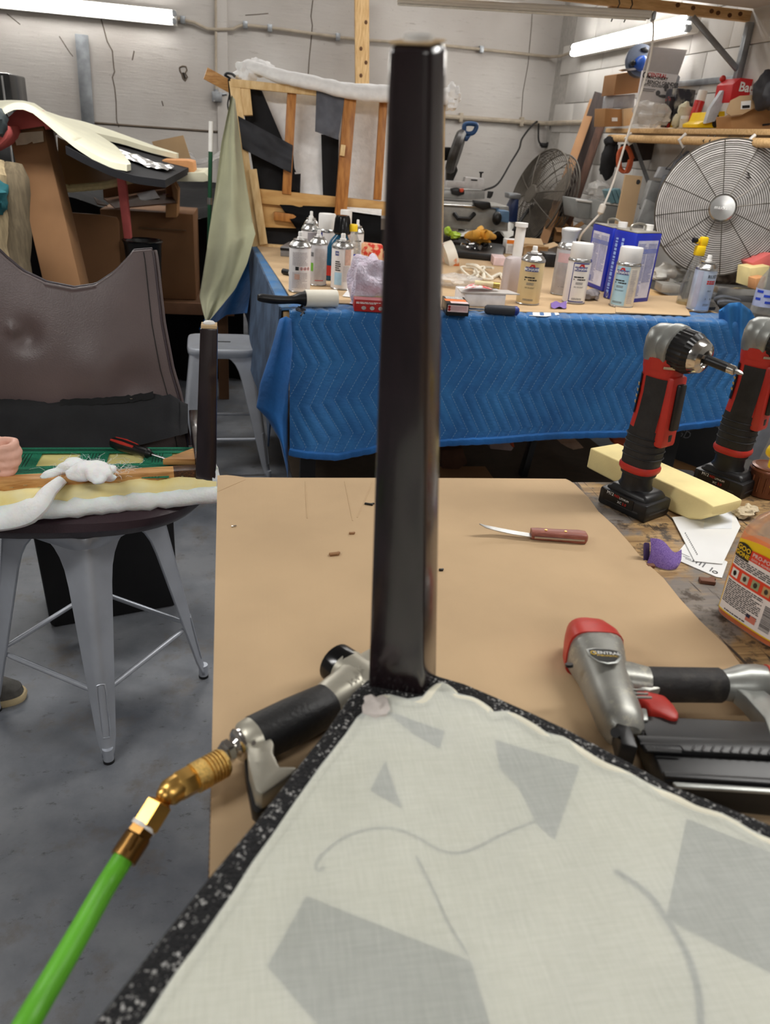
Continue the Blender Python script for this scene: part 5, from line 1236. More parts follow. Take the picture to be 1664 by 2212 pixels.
# black bin
bc = PY(308, 520, 4.28)
t = thing('black_bin', 'round black bin with dark rim behind the brown leather panel', 'bin', (bc.x, bc.y, .585))
obj('body', G().lathe([(.07, .586), (.075, .59), (.092, bc.z - .02), (.098, bc.z), (.094, bc.z + .005), (.088, bc.z - .01), (.08, .6)], 28, Matrix.Translation((bc.x, bc.y, 0))), m_black, t)
obj('rim', G().ring((bc.x, bc.y, bc.z), .096, .006, n=32), M('gloss_black_rim', (20, 20, 22), .2), t)
# long leaning box
f = [(18, 284), (92, 273), (190, 700), (118, 700)]
A = [PY(18, 284, 3.80), PY(93, 272, 3.80), PY(192, 690, 3.6), PY(112, 690, 3.6)]
t = thing('long_carton', 'long narrow brown carton leaning upright with torn paper label', 'box', (A[2] + A[3]) / 2)
obj('body', G().prism(A, (0, .16, .02)), m_card_dk, t, bev=.003)
obj('open_end', G().prism([PY(18, 284, 3.80) + Z1 * .002, PY(26, 274, 3.84), PY(86, 268, 3.84), PY(93, 272, 3.80)], (0, .14, .02)), m_cbC, t, smooth=0)
obj('torn_label', G().prism([PY(x, y, 3.775) + V((0, -.002, 0)) for x, y in ((29, 289), (55, 286), (93, 283), (95, 306), (72, 310), (70, 306), (58, 312), (36, 314))], (0, -.001, 0)), M('old_paper', (196, 184, 160), .8, n=.1), t, smooth=0)
obj('tape_strip', G().beam(PY(20, 283, 3.79), PY(93, 272, 3.79), .004, .012), m_card_edge, t)

# pink foam blocks
slab('foam_block', 'pink foam block wedged on top of the long leaning carton', 'foam block', [(7, 262), (42, 232), (58, 236), (112, 276), (98, 281), (95, 272), (22, 284)], 3.78, .3, m_pink, bev=.004)
slab('foam_block', 'rounded pink foam offcut at far left beside the leaning carton', 'foam block', [(-30, 300), (0, 272), (16, 272), (19, 288), (14, 300), (0, 314), (-30, 330)], 3.6, .2, m_pink, bev=.006)
t0 = PY(270, 362, 4.35); 
slab('foam_strip', 'long pink foam strip hanging down in front of the cartons', 'foam strip', [(250, 362), (266, 362), (272, 400), (283, 516), (268, 516), (256, 420)], 4.3, .06, m_pink, bev=.002)
# white pipe roll
one('white_roll', G().tube([PY(103, 281, 4.5), PY(113, 296, 4.5)], .03, 14).tube([PY(104, 282, 4.45), PY(108, 316, 4.45)], .032, 14), m_white, 'white cardboard tube poking out beside the leaning carton', 'tube')
# folded tan board
def tan(s, t_):
    xt, yt = lerp(124, 258, s), lerp(296, 356, s); xb, yb = pl([(0, 128), (.25, 148), (1, 300)], s), pl([(0, 398), (.25, 402), (.6, 396), (1, 380)], s)
    return PY(lerp(xt, xb, t_), lerp(yt, yb, t_), 4.6 - .35 * t_ + .1 * s)
t = thing('tan_board', 'tan folded carton board sagging under the curved foam sheet', 'cardboard', tan(.5, 1))
obj('sheet', G().sheet(tan, 14, 8, off=(0, .006, 0)), m_cbC, t, smooth=50)
obj('fold', G().prism([tan(0, .35), tan(.18, .95), tan(0, 1), PY(116, 370, 4.42)], (0, .006, 0)), M('yellowed_board', (196, 168, 112), .8), t, smooth=0)
obj('foam_lining', G().tube([tan(i / 12, 1) + V((0, .01, -.012)) for i in range(13)], .018, 8), M('yellow_foam_edge', (206, 190, 140), .9, n=.1, s=40, bump=.4), t)

# curved foam sheet with a slit end
Fr = [(-60, 275), (-25, 262), (0, 243), (12, 230), (30, 222), (50, 222), (70, 230), (95, 250), (130, 280), (165, 308), (205, 334), (240, 350), (274, 356)]
Bk = [(-80, 222), (-50, 218), (-20, 218), (20, 216), (50, 217), (75, 223), (100, 240), (135, 252), (180, 262), (235, 279), (290, 299), (340, 317), (386, 331)]
def fs(s, t_):
    k = s * 12; i = min(11, int(k)); f_ = k - i
    a = (lerp(Fr[i][0], Fr[i + 1][0], f_), lerp(Fr[i][1], Fr[i + 1][1], f_)); b_ = (lerp(Bk[i][0], Bk[i + 1][0], f_), lerp(Bk[i][1], Bk[i + 1][1], f_))
    return PY(a[0], a[1], 3.6).lerp(PY(b_[0], b_[1], 4.75), t_)
off = V((0, .006, .024))
g = G()
S0 = .74
g.sheet(lambda s, t_: fs(s * S0, t_), 34, 8, off=-off)
slitA = lambda s: pl([(0, .60), (.35, .47), (1, .06)], s); slitB = lambda s: pl([(0, .60), (.3, .80), (1, .93)], s)
g.sheet(lambda s, t_: fs(lerp(S0, 1, s), t_ * slitA(s)), 12, 4, off=-off)
g.sheet(lambda s, t_: fs(lerp(S0, 1, s), lerp(slitB(s), 1, t_)), 12, 3, off=-off)
one('curved_foam_sheet', g, m_creamf, 'large off white foam sheet arching over the pile with slit end', 'foam sheet', smooth=60)
# black foam mat below the slit, with film
def mat_(s, t_): return fs(lerp(S0 - .05, 1.02, s), lerp(-.02, 1.0, t_)) + V((lerp(0, .14, s) * (1 - t_ * .6), 0, -.045))
t = thing('black_foam_mat', 'black foam mat showing through the slit of the curved foam', 'foam mat', mat_(.8, .2))
obj('mat', G().sheet(mat_, 12, 8, off=(0, 0, -.03)), m_blackf, t, smooth=50)
def film(s, t_):
    p = mat_(lerp(.12, .92, s), lerp(.28, .52, t_) + .12 * math.sin(s * 3.0) * (1 - s)); return p + V((0, 0, .012 + .010 * mnoise.noise(V((s * 9, t_ * 5, 2)))))
obj('plastic_film', G().sheet(film, 26, 10), M('shiny_film', (196, 198, 200), .15, .5, n=.3, s=20), t, smooth=25)
# offcuts at the right of the pile
slab('foam_offcut', 'orange peach foam offcut at the right of the foam pile', 'foam offcut', [(350, 345), (405, 347), (417, 350), (420, 372), (400, 374), (365, 372), (352, 366)], 4.45, .25, M('peach_foam', (226, 164, 110), .85, n=.05), bev=.004)
slab('foam_offcut', 'small coral foam offcut below the peach foam piece', 'foam offcut', [(320, 376), (380, 368), (404, 370), (402, 378), (370, 380)], 4.4, .2, m_pink, bev=.003)
slab('foam_slab', 'cream foam slab end sticking out right of the cartons', 'foam slab', [(372, 380), (378, 374), (442, 372), (450, 380), (449, 391), (440, 393), (378, 392)], 4.4, .5, m_creamf, bev=.003)
slab('cardboard_scrap', 'square tan cardboard scrap standing up behind the foam pile', 'cardboard', [(328, 306), (396, 292), (412, 342), (345, 345)], 5.0, .008, m_card, bev=0.)
slab('carton', 'tan carton corner under the cream foam slab', 'box', [(358, 374), (364, 374), (383, 412), (382, 470), (358, 470)], 4.5, .2, m_cbC)
# pole
P0, P1 = PY(456, 262, 4.1), PY(449, 700, 4.1); P1 = P0 + (P1 - P0) * (P0.z / (P0.z - P1.z))
t = thing('pole', 'thin green pole with white top standing left of the olive fabric', 'pole', P1)
mid = P0.lerp(P1, .085)
obj('shaft', G().cyl(P1, mid, .010, n=12), M('dark_green_paint', (26, 74, 50), .35), t); obj('tip', G().cyl(mid, P0, .0105, n=12), m_white, t)
obj('collar', G().cyl(P0.lerp(P1, .22), P0.lerp(P1, .24), .0125, n=12), m_steel, t)
# bundled tan fabric at far left
def bund(k, c, r, L): return G().ell(c, r, n=22, m=16, wob=.45, seed=k)
t = thing('fabric_bundle', 'bundle of rolled tan and khaki fabric at the left edge', 'fabric', PY(0, 640, 3.3))
for k, (x0, y0, x1, y1, r_) in enumerate(((-20, 345, -5, 700, .085), (18, 380, 12, 700, .05), (30, 352, 40, 700, .055))):
    a, b2 = PY(x0, y0, 3.45), PY(x1, y1, 3.35)
    obj('roll', G().tube([a.lerp(b2, i / 12) + V((.012 * mnoise.noise(V((i * .8, k, 0))), 0, 0)) for i in range(13)], [r_ * (.55 if i == 0 else 1 + .12 * mnoise.noise(V((i * .9, k, 5)))) for i in range(13)], 16), M('khaki_fabric%d' % k, ((150, 134, 104), (128, 118, 84), (104, 92, 72))[k], .9, n=.2, s=14, stretch=(6, 6, 1), bump=.3), t)
one('teal_cloth', G().ell(PY(-2, 420, 3.36), (.03, .05, .05), wob=.5, seed=6).ell(PY(0, 440, 3.36), (.025, .05, .04), wob=.5, seed=9), M('teal_cloth', (30, 92, 100), .8), 'scrap of teal cloth poking in at the left edge', 'cloth')
one('dark_bag', G().ell(PY(-10, 262, 3.55), (.04, .1, .05), wob=.4, seed=4), M('slate_cloth', (60, 70, 74), .7), 'dark slate bag poking in at left under the curved foam', 'bag')
# ------------------------------------------------------------------ second table with quilted blanket
TA = PZ(612, 668, TZ); tu = PZ(1545, 693, TZ) - TA; tu.z = 0; tu.normalize(); TA.z = 0; tv = V((-tu.y, tu.x, 0))
TW, TD = 1.84, 1.8
def TT(a, b, z=0.): return TA + tu * a + tv * b + Z1 * z
bt = thing('back_table', 'long table behind, draped with blue moving blanket and covered in cans', 'table', TT(TW / 2, TD / 2))
obj('table_top', G().prism([TT(0, .004, .9), TT(TW, .004, .9), TT(TW, TD, .9), TT(0, TD, .9)], (0, 0, .04)), m_lumber, bt, bev=.003)
for a, b2 in ((.12, .15), (TW - .12, .15), (.12, TD - .15), (TW - .12, TD - .15)): obj('leg', G().beam(TT(a, b2, 0), TT(a, b2, .9), .06, .06, up=(0, 1, 0)), M('dark_leg', (30, 28, 28), .6), bt, bev=.003)
obj('shelf', G().prism([TT(.1, .2, .10), TT(TW - .1, .2, .10), TT(TW - .1, TD - .1, .10), TT(.1, TD - .1, .10)], (0, 0, .03)), M('dark_shelf_wood', (70, 58, 46), .8), bt, bev=.002)
QP, QS, QA = .25, .044, .075
def mat_blanket():
    m, nt, b = new_mat('blue_quilt'); v = objvec(nt); x, y, z = sepxyz(nt, v)
    w = mth(nt, 'SUBTRACT', z, mth(nt, 'MULTIPLY', y, .55))
    zz = mth(nt, 'MULTIPLY', mth(nt, 'ABSOLUTE', mth(nt, 'SUBTRACT', mth(nt, 'FRACT', mth(nt, 'DIVIDE', w, QP)), .5)), 2 * QA)
    fr = mth(nt, 'FRACT', mth(nt, 'DIVIDE', mth(nt, 'ADD', x, zz), QS))
    line = mth(nt, 'LESS_THAN', fr, .035); dash = mth(nt, 'GREATER_THAN', mth(nt, 'FRACT', mth(nt, 'MULTIPLY', w, 110)), .35)
    msk = mth(nt, 'MULTIPLY', mth(nt, 'MULTIPLY', line, dash), .75)
    a = tnoise(nt, v, 5, 5, .6); f = tnoise(nt, v, 350, 3, .7); d = tnoise(nt, v, 12, 5, .7)
    c = mixc(nt, ramp(nt, a, .35, .65), rgb((30, 92, 152)), rgb((46, 114, 174)))
    c = mixc(nt, ramp(nt, f, .6, .72, c1=(.3, .3, .3, 1)), c, rgb((80, 140, 190)))
    dust = mth(nt, 'MULTIPLY', ramp(nt, d, .45, .7), ramp(nt, mth(nt, 'ADD', z, 0.), -.03, .0, (0, 0, 0, 1), (.75, .75, .75, 1)))
    c = mixc(nt, dust, c, rgb((128, 134, 138))); c = mixc(nt, msk, c, rgb((150, 182, 206)))
    nt.links.new(c, b.inputs['Base Color']); b.inputs['Roughness'].default_value = .85; b.inputs['Sheen Weight'].default_value = .15
    cr = tnoise(nt, objvec(nt, (1, 1, 3)), 45, 4, .6); addbump(nt, b, cr, .5, .006); return m
m_blue = mat_blanket()
m_blue2 = M('plain_blue_quilt', (28, 96, 164), .85, n=.18, s=9, bump=.5, bs=40, bdist=.006, sheen=.15)
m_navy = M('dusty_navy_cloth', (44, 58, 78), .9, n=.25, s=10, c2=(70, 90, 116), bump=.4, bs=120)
mb = thing('moving_blanket', 'quilted blue moving blanket hanging over the front of the back table', 'blanket', TT(TW / 2, 0, .944))
ORG = TT(TW / 2, 0, .944)
bot = [(600, 968), (650, 974), (700, 985), (760, 976), (800, 968), (960, 952), (1080, 946), (1200, 942), (1320, 936), (1400, 928), (1480, 918), (1560, 905), (1600, 895), (1640, 888)]
def botz(x_px): return pl(bot, x_px)
BT = .17
def blanket(s, t_):
    a = lerp(.02, TW + .035, s); top = TT(a, 0, .95)
    px = lerp(606, 1585, s); pb = PY(px, botz(px), TT(a, -.06).y); drop = .95 - pb.z
    if t_ < BT: 
        q = 1 - t_ / BT; p = TT(a, .16 * q, .9475); nrm = Z1
    else:
        q = (t_ - BT) / (1 - BT); d_ = q * drop
        flare = -.012 - .05 * q ** 1.2 - .012 * math.sin(s * 17 + 1) * q - .05 * q * max(0, (s - .86) / .14) - .035 * q * math.exp(-((s - .03) / .05) ** 2)
        p = TT(a, flare, .9475 - d_); nrm = -tv
        if d_ < .03: k = d_ / .03; p = TT(a, -.012 * k ** .6 + flare * .2 * k, .9475 - d_ * k)
    l = p - ORG; w = l.z - l.y * .55; zg = abs((w / QP) % 1 - .5) * 2 * QA; fr = ((l.x + zg) / QS) % 1
    puff = .0055 * (1 - abs(2 * fr - 1) ** 2.2) * (1 if t_ > BT * .6 else .4)
    return p + nrm * puff
obj('front_drop', G().sheet(blanket, 300, 90), m_blue, mb, smooth=80)
obj('hem', G().tube([blanket(i / 120, 1) + V((0, -.002, .006)) for i in range(121)], .011, 8, flat=1.4), m_blue2, mb)
# left side drop and corner fold
def side(s, t_):
    p = TT(-.012 - .01 * t_, lerp(-.01, TD * .92, s), .952); d_ = t_ * lerp(.5, .36, s)
    return p + V((-.03 * t_ + .015 * math.sin(s * 9) * t_, 0, -d_))
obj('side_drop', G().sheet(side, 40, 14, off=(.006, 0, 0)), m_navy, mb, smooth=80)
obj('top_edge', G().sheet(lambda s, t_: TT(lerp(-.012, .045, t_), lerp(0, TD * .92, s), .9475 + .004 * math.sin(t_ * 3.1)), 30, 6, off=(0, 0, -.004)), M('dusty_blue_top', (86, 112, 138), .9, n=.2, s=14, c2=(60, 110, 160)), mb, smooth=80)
cf = [[(604, 690), (618, 684), (630, 690)], [(585, 760), (606, 752), (632, 760)], [(562, 830), (596, 828), (624, 840)], [(554, 880), (590, 890), (622, 905)], [(578, 905), (604, 930), (622, 950)], [(604, 950), (614, 972), (622, 990)], [(618, 1010), (620, 1022), (622, 1040)]]
def corner(s, t_):
    k = t_ * 6; i = min(5, int(k)); f_ = k - i
    r0 = lambda row: (lerp(row[0][0], row[1][0], s * 2), lerp(row[0][1], row[1][1], s * 2)) if s < .5 else (lerp(row[1][0], row[2][0], s * 2 - 1), lerp(row[1][1], row[2][1], s * 2 - 1))
    a, b_ = r0(cf[i]), r0(cf[i + 1]); x, y = lerp(a[0], b_[0], f_), lerp(a[1], b_[1], f_)
    return PY(x, y, TA.y - .04 - .03 * math.sin(s * 3.14) - .04 * t_)
obj('corner_fold', G().sheet(corner, 14, 36, off=(0, .006, 0)), m_blue2, mb, smooth=80)
# bunched right corner
def rc(s, t_):
    x = lerp(1556, 1645, s); yt = pl([(0, 672), (.25, 656), (.5, 654), (.75, 670), (.9, 695), (1, 730)], s); yb = lerp(860, 890, s); y = lerp(yt, yb, t_)
    return PY(x, y, 2.80 - .06 * math.sin(s * 3.14) * (.4 + t_) + .012 * math.sin(s * 20))
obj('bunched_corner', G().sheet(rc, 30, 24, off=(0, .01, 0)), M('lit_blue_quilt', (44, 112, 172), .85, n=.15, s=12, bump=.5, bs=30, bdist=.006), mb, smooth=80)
# second blanket hanging behind, at the left
def bl2(s, t_):
    xt, yt = lerp(545, 556, s), lerp(520, 548, s)
    xb, yb = pl([(0, 430), (.3, 462), (.55, 490), (1, 534)], s), pl([(0, 712), (.3, 700), (.55, 680), (1, 676)], s)
    return PY(lerp(xt, xb, t_ ** .9), lerp(yt, yb, t_), 4.3 - .35 * s * t_ + .03 * math.sin(s * 11) * t_)
one('moving_blanket', G().sheet(bl2, 24, 20, off=(0, .008, 0)), m_blue2, 'plain blue blanket corner hanging behind the olive fabric', 'blanket', smooth=80)

# cardboard on the table
ct = thing('cardboard_sheet', 'flat cardboard sheet under the cans on the back table', 'cardboard', TT(.8, .8, TZ))
cpx = [(555, 533), (580, 570), (608, 612), (632, 650), (700, 654), (780, 659), (960, 671), (1130, 675), (1300, 678), (1418, 679)]
cp_ = [PZ(x, y, TZ + .0005) for x, y in cpx] + [TT(1.66, .14, TZ + .0005), TT(1.75, 1.3, TZ + .0005), TT(1.6, TD - .1, TZ + .0005), TT(.03, TD - .1, TZ + .0005)]
obj('sheet', G().prism(cp_, (0, 0, .0035)), m_card, ct, smooth=0)
obj('overlap_sheet', G().prism([PZ(x, y, TZ + .0045) for x, y in ((1330, 676), (1492, 683), (1470, 640), (1330, 640))], (0, 0, .003)), m_card, ct, smooth=0)
ZT = TZ + .005

# ------------------------------------------------------------------ sofa frame on the table
YF = 4.22
sf = thing('sofa_frame', 'bare wooden sofa frame with white batting and black lining on the table', 'sofa frame', PY(690, 530, YF))
def Yfr(y): return YF + .10 * (530 - y) / 350
def PF(x, y, d_=0.): return PY(x, y, Yfr(y) + d_)
def stick(name, a, b2, w_, th_, mat, d_=0., par=None): return obj(name, G().beam(PF(*a, d_), PF(*b2, d_), w_, th_, up=(0, 1, 0)), mat, par or sf, bev=.002)
m_pine = M('pine_frame', (214, 178, 124), .6, s=5, c2=(232, 202, 150), stretch=(10, 10, 3), bump=.1, bs=50)
m_ply = M('plywood', (196, 150, 88), .6, s=4, c2=(216, 174, 112), stretch=(2, 8, 8), bump=.1, bs=40)
m_oak = M('varnished_wood', (156, 98, 44), .45, s=4, c2=(190, 130, 66), stretch=(16, 16, 2))
stick('stile', (506, 176), (553, 534), .05, .04, m_pine); stick('stile_block', (528, 190), (534, 250), .055, .03, m_pine, .0); stick('stile_block', (546, 366), (570, 528), .04, .03, m_pine, -.02)
stick('top_rail', (498, 179), (830, 214), .035, .05, m_pine); stick('top_rail', (826, 213), (957, 228), .035, .05, m_pine)
stick('mid_stile', (631, 192), (619, 420), .045, .03, m_oak, .01); stick('centre_stile', (757, 205), (735, 468), .06, .04, m_oak, -.015); stick('mid_stile', (829, 214), (815, 432), .04, .03, m_oak, .01)
stick('repair_block', (742, 313), (739, 337), .024, .012, m_pine, -.045)
stick('end_stile', (950, 228), (945, 540), .05, .04, m_pine)
stick('lower_rail', (556, 423), (945, 462), .068, .03, m_ply, .02); stick('bottom_rail', (562, 533), (945, 556), .03, .04, m_pine)
obj('plywood_panel', G().prism([PF(x, y, .03) for x, y in ((555, 416), (640, 424), (668, 494), (569, 491))], (0, .018, 0)), m_ply, sf, bev=.001)
stick('cross_batten', (592, 466), (640, 472), .04, .03, m_oak, .01)
def cloth_(name, px4, mat, d0=0., n=8, amp=.008, par=None, seed=0):
    a, b2, c, d_ = px4
    def fn(s, t_):
        x = lerp(lerp(a[0], b2[0], s), lerp(d_[0], c[0], s), t_); y = lerp(lerp(a[1], b2[1], s), lerp(d_[1], c[1], s), t_)
        return PF(x, y, d0 + amp * mnoise.noise(V((s * 3 + seed, t_ * 3, seed))))
    return obj(name, G().sheet(fn, n * 2, n * 2, off=(0, .004, 0)), mat, par or sf, smooth=80)
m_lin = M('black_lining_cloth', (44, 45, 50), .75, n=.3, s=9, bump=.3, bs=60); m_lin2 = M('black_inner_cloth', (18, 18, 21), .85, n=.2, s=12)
m_greycl = M('grey_lining_cloth', (92, 94, 102), .85, n=.15, s=20, bump=.2, bs=300)
m_batt = M('white_batting_sheet', (246, 246, 246), .95, n=.05, s=30, bump=.5, bs=70, bdist=.006)
cloth_('batting_panel', ((548, 192), (832, 214), (820, 446), (560, 425)), m_batt, .10, 10, .02)
cloth_('batting_panel', ((832, 214), (950, 228), (945, 460), (820, 446)), m_batt, .10, 6, .02)
cloth_('inner_lining', ((518, 186), (566, 196), (640, 372), (548, 372)), m_lin2, .05, 8, .01); cloth_('inner_lining', ((548, 330), (632, 312), (640, 410), (558, 420)), m_lin2, .045, 8, .01); cloth_('inner_lining', ((694, 290), (732, 296), (730, 430), (698, 428)), m_lin2, .07, 4, .004)  # black lining fabric behind the frame, dark in its own colour
cloth_('inner_lining', ((600, 380), (650, 375), (648, 425), (600, 420)), m_lin2, .06, 4, .01)
cloth_('lining_strip', ((514, 250), (633, 314), (629, 374), (524, 322)), m_lin, -.03, 8, .018, seed=2)
cloth_('hanging_cloth', ((684, 192), (746, 207), (731, 302), (681, 284)), m_greycl, -.03, 8, .015, seed=5)
cloth_('plastic_sheet', ((604, 442), (824, 452), (822, 545), (648, 505)), m_tarp_shade, .0, 8, .03, seed=3)
cloth_('seat_lining', ((562, 488), (945, 500), (945, 560), (570, 535)), m_lin2, .06, 6, .01); cloth_('lining_edge', ((492, 170), (506, 176), (520, 330), (500, 270)), m_lin2, .02, 6, .015, seed=7)
cloth_('batting_lower', ((745, 447), (825, 452), (824, 466), (745, 455)), m_batt, -.01, 4, .004)
def roll(pts, rs, nm='batting_roll', seed=0):
    P = spline([PF(x, y, d_) for x, y, d_ in pts], 8); R_ = spline1(rs, 8)
    g = G().tube([p + V((0, 0, .006 * mnoise.noise(p * 14))) for p in P], [r * (1 + .12 * mnoise.noise(p * 22 + V((seed, 0, 0)))) for p, r in zip(P, R_)], 18, flat=.8); return obj(nm, g, m_batt, sf, smooth=80)
roll([(520, 165, .02), (535, 150, .03), (555, 146, .0), (590, 158, -.03), (640, 172, -.05), (700, 184, -.05), (760, 197, -.05), (830, 202, -.05), (900, 206, -.05), (960, 208, -.03), (980, 208, -.02)], [.02, .045, .03, .035, .036, .036, .04, .045, .045, .045, .035])
roll([(546, 142, .12), (600, 165, .14), (700, 190, .13), (830, 205, .12), (950, 215, .1)], [.03, .04, .05, .05, .04])
g = G().ell(PF(978, 208, -.03), (.04, .05, .055), wob=.6, seed=4, n=20, m=14).ell(PF(972, 225, -.03), (.025, .04, .03), wob=.5, seed=2); obj('batting_roll', g, m_batt, sf)
g = G().ell(PF(530, 158, .03), (.05, .05, .045), wob=.5, seed=1, n=20, m=14).ell(PF(560, 145, .05), (.06, .06, .035), wob=.5, seed=7, n=20, m=14); obj('batting_roll', g, m_batt, sf)
obj('strap_loop', G().tube(spline([PF(x, y, -.02) for x, y in ((500, 172), (492, 166), (486, 162), (492, 158), (502, 160), (508, 166))], 4), .006, 6), m_black, sf)
obj('strap_loop', G().tube(spline([PF(x, y, -.02) for x, y in ((496, 205), (492, 225), (495, 240), (501, 235))], 4), .004, 6), m_black, sf)
one('wood_strip', G().beam(PY(444, 158, 4.4), PY(506, 192, 4.42), .055, .022, up=(0, 1, 0)), m_rail, 'pale wooden strip sticking out left of the sofa frame top', 'wood strip', bev=.002)
# olive fabric hanging from the frame
OL = [(500, 205), (478, 310), (464, 420), (452, 500), (446, 545), (436, 610), (431, 640), (437, 668), (445, 696)]
OR = [(508, 215), (520, 310), (533, 400), (546, 480), (552, 505), (534, 570), (508, 625), (478, 662), (449, 697)]
def olive(s, t_):
    k = t_ * 8; i = min(7, int(k)); f_ = k - i
    a = (lerp(OL[i][0], OL[i + 1][0], f_), lerp(OL[i][1], OL[i + 1][1], f_)); b_ = (lerp(OR[i][0], OR[i + 1][0], f_), lerp(OR[i][1], OR[i + 1][1], f_))
    x, y = lerp(a[0], b_[0], s), lerp(a[1], b_[1], s)
    return PY(x, y, 4.12 - .35 * t_ + .05 * math.sin(s * 7 + t_ * 3) * (1 - abs(t_ - .4)) * .7 + .012 * mnoise.noise(V((s * 6, t_ * 5, 0))))
one('olive_fabric', G().sheet(olive, 26, 50, off=(0, .003, 0)), M('olive_velvet', (160, 160, 132), .8, n=.1, s=5, sheen=.3, bump=.1, bs=200), 'length of pale olive fabric hanging from the left of the sofa frame', 'fabric', smooth=80)
# ------------------------------------------------------------------ cans and bottles on the back table
m_can_w = M('white_can_paint', (222, 218, 216), .35, n=.04, s=14); m_alu = M('aluminium', (190, 190, 188), .25, .95, n=.08, s=30)
m_navyink = M('navy_ink', (36, 52, 130), .5); m_blueink = M('blue_ink', (40, 70, 190), .5)
def dep(P): return (P - CAM).dot(FW)
def facing(P, yaw=0.):
    n = V((CAM.x - P.x, CAM.y - P.y, 0)).normalized(); n = Matrix.Rotation(yaw, 3, 'Z') @ n
    return n, V((-n.y, n.x, 0))  # normal to camera, rightwards as seen
def can(label, base, top, w, mat, cap='nozzle', yaw=0., group='spray cans on the back table', capmat=None, z=ZT, name='spray_can', cy=5):
    P = PZ(base[0], base[1] - cy, z); d_ = dep(P); r = w / 2 * d_ / FPX; h = PY(top[0], top[1], P.y).z - z
    t = thing(name, label, 'spray can', P, group=group); kw = dict(parent=t, world=False)
    hb = h * (.76 if cap == 'nozzle' else .72)
    obj('body', G().lathe([(r * .93, 0), (r * .98, .003), (r, .006), (r, hb - .004), (r * .98, hb)], 32), mat, **kw)
    obj('bottom_rim', G().ring((0, 0, .003), r * .97, .003, n=32), m_alu, t.children[-1], world=False)
    obj('shoulder', G().lathe([(r * 1.02, hb - .004), (r * 1.03, hb), (r * 1.0, hb + .005), (r * .96, hb + h * .03), (r * .86, hb + h * .06), (r * .72, hb + h * .085), (r * .6, hb + h * .098), (r * .66, hb + h * .104), (r * .66, hb + h * .118), (r * .6, hb + h * .122), (r * .2, hb + h * .124)], 32), m_alu, **kw)
    if cap == 'nozzle':
        zt = hb + h * .122; obj('nozzle', G().lathe([(r * .3, zt), (r * .3, zt + h * .03), (r * .21, zt + h * .036), (r * .21, h - .003), (r * .17, h)], 16), m_white, **kw)
    elif cap == 'cap':
        obj('cap', G().lathe([(r * .93, hb + .002), (r * .95, hb + .004), (r * .95, h - .006), (r * .9, h), (r * .84, h), (r * .82, h - .004), (0, h - .004)], 32), capmat or m_white, **kw)
    t['r'] = r; t['hb'] = hb; t['h'] = h; t['yaw'] = yaw
    return t
def can_face(t):
    P = V(t.location); n, u = facing(P, t['yaw']); return P, n, u, t['r'], t['hb']
def wrap(t, g, name, mat, o=.0006, par=None, sm=0):
    """flat XY art (x right, y up from the base) wrapped round the can's camera side"""
    P, n, u, r, hb = can_face(t); R_ = r + o
    g.v = [P + n * (math.cos(p.x / r) * R_) + u * (math.sin(p.x / r) * R_) + Z1 * p.y for p in g.v]
    return obj(name, g, mat, par or t, smooth=sm)
def wq(x0, y0, x1, y1, n=10): return G().sheet(lambda s, t_: (lerp(x0, x1, s), lerp(y0, y1, t_), 0), n, 1)
def wtext(t, s, size, x, y, mat, o=.0014, par=None, bold=0., xs=1.):
    g = text_geo(s, size, bold=bold, xs=xs); g.v = [V((p.x + x, p.y + y, 0)) for p in g.v]; return wrap(t, g, 'lettering', mat, o, par)
def brand_label(t, col, frame_col=None, x0=-.03, w=.06, dx=0.):
    hb = t['hb']; lab = wrap(t, wq(x0 + dx, hb * .05, x0 + w + dx, hb * .96), 'label', M('lab_' + str(col), col, .4, n=.02)); c = x0 + w / 2 + dx
    if frame_col:
        for y0, y1 in ((hb * .05, hb * .075), (hb * .935, hb * .96)): wrap(t, wq(x0 + dx, y0, x0 + w + dx, y1), 'border', frame_col, .0011, lab)
        wrap(t, wq(x0 + dx, hb * .05, x0 + dx + .003, hb * .96, 2), 'border', frame_col, .0011, lab)
    wrap(t, wq(c - .026, hb * .77, c + .026, hb * .87), 'banner', m_navyink, .0011, lab)
    wtext(t, 'MOHAWK', .0155, c, hb * .815, m_wink, .0018, lab, bold=.02, xs=.82)
    wrap(t, G().prism([(c - .012, hb * .86, 0), (c + .012, hb * .86, 0), (c + .008, hb * .93, 0), (c - .004, hb * .93, 0)], (0, 0, .0001)), 'emblem', m_inkred, .0016, lab)
    wrap(t, fine_print(c - .024, hb * .55, c + .024, hb * .66, 2, 3, .3), 'fine_print', m_ink, .0012, lab); wrap(t, fine_print(c - .014, hb * .46, c + .014, hb * .52, 2, 5, .3), 'fine_print', MATS['grey_ink'], .0012, lab)
    wtext(t, 'M110-0207', .008, c, hb * .40, m_ink, .0012, lab); wrap(t, fine_print(c - .02, hb * .1, c + .02, hb * .15, 2, 7, .2), 'fine_print', MATS['grey_ink'], .0012, lab)
    return lab
a = can('white spray can with hazard symbols, nearest the lint roller', (647, 634), (650, 500), 46, m_can_w)
hb = a['hb']; wrap(a, quads([(-.017, hb * .5, -.004, hb * .58)]), 'symbol', m_ink); 
for k in range(3):
    c = .006 + k * .014; wrap(a, G().tube([(c - .006, hb * .54, 0), (c, hb * .575, 0), (c + .006, hb * .54, 0), (c, hb * .505, 0)], .0009, 4, closed=True), 'symbol', m_inkred, .001); wrap(a, quads([(c - .0015, hb * .525, c + .0015, hb * .555)]), 'symbol', m_ink)
wrap(a, fine_print(-.03, hb * .6, .03, hb * .9, 9, 4), 'fine_print', M('faint_ink', (186, 178, 178), .6), .0006); wrap(a, fine_print(-.03, hb * .1, .03, hb * .46, 12, 6), 'fine_print', MATS['faint_ink'], .0006)
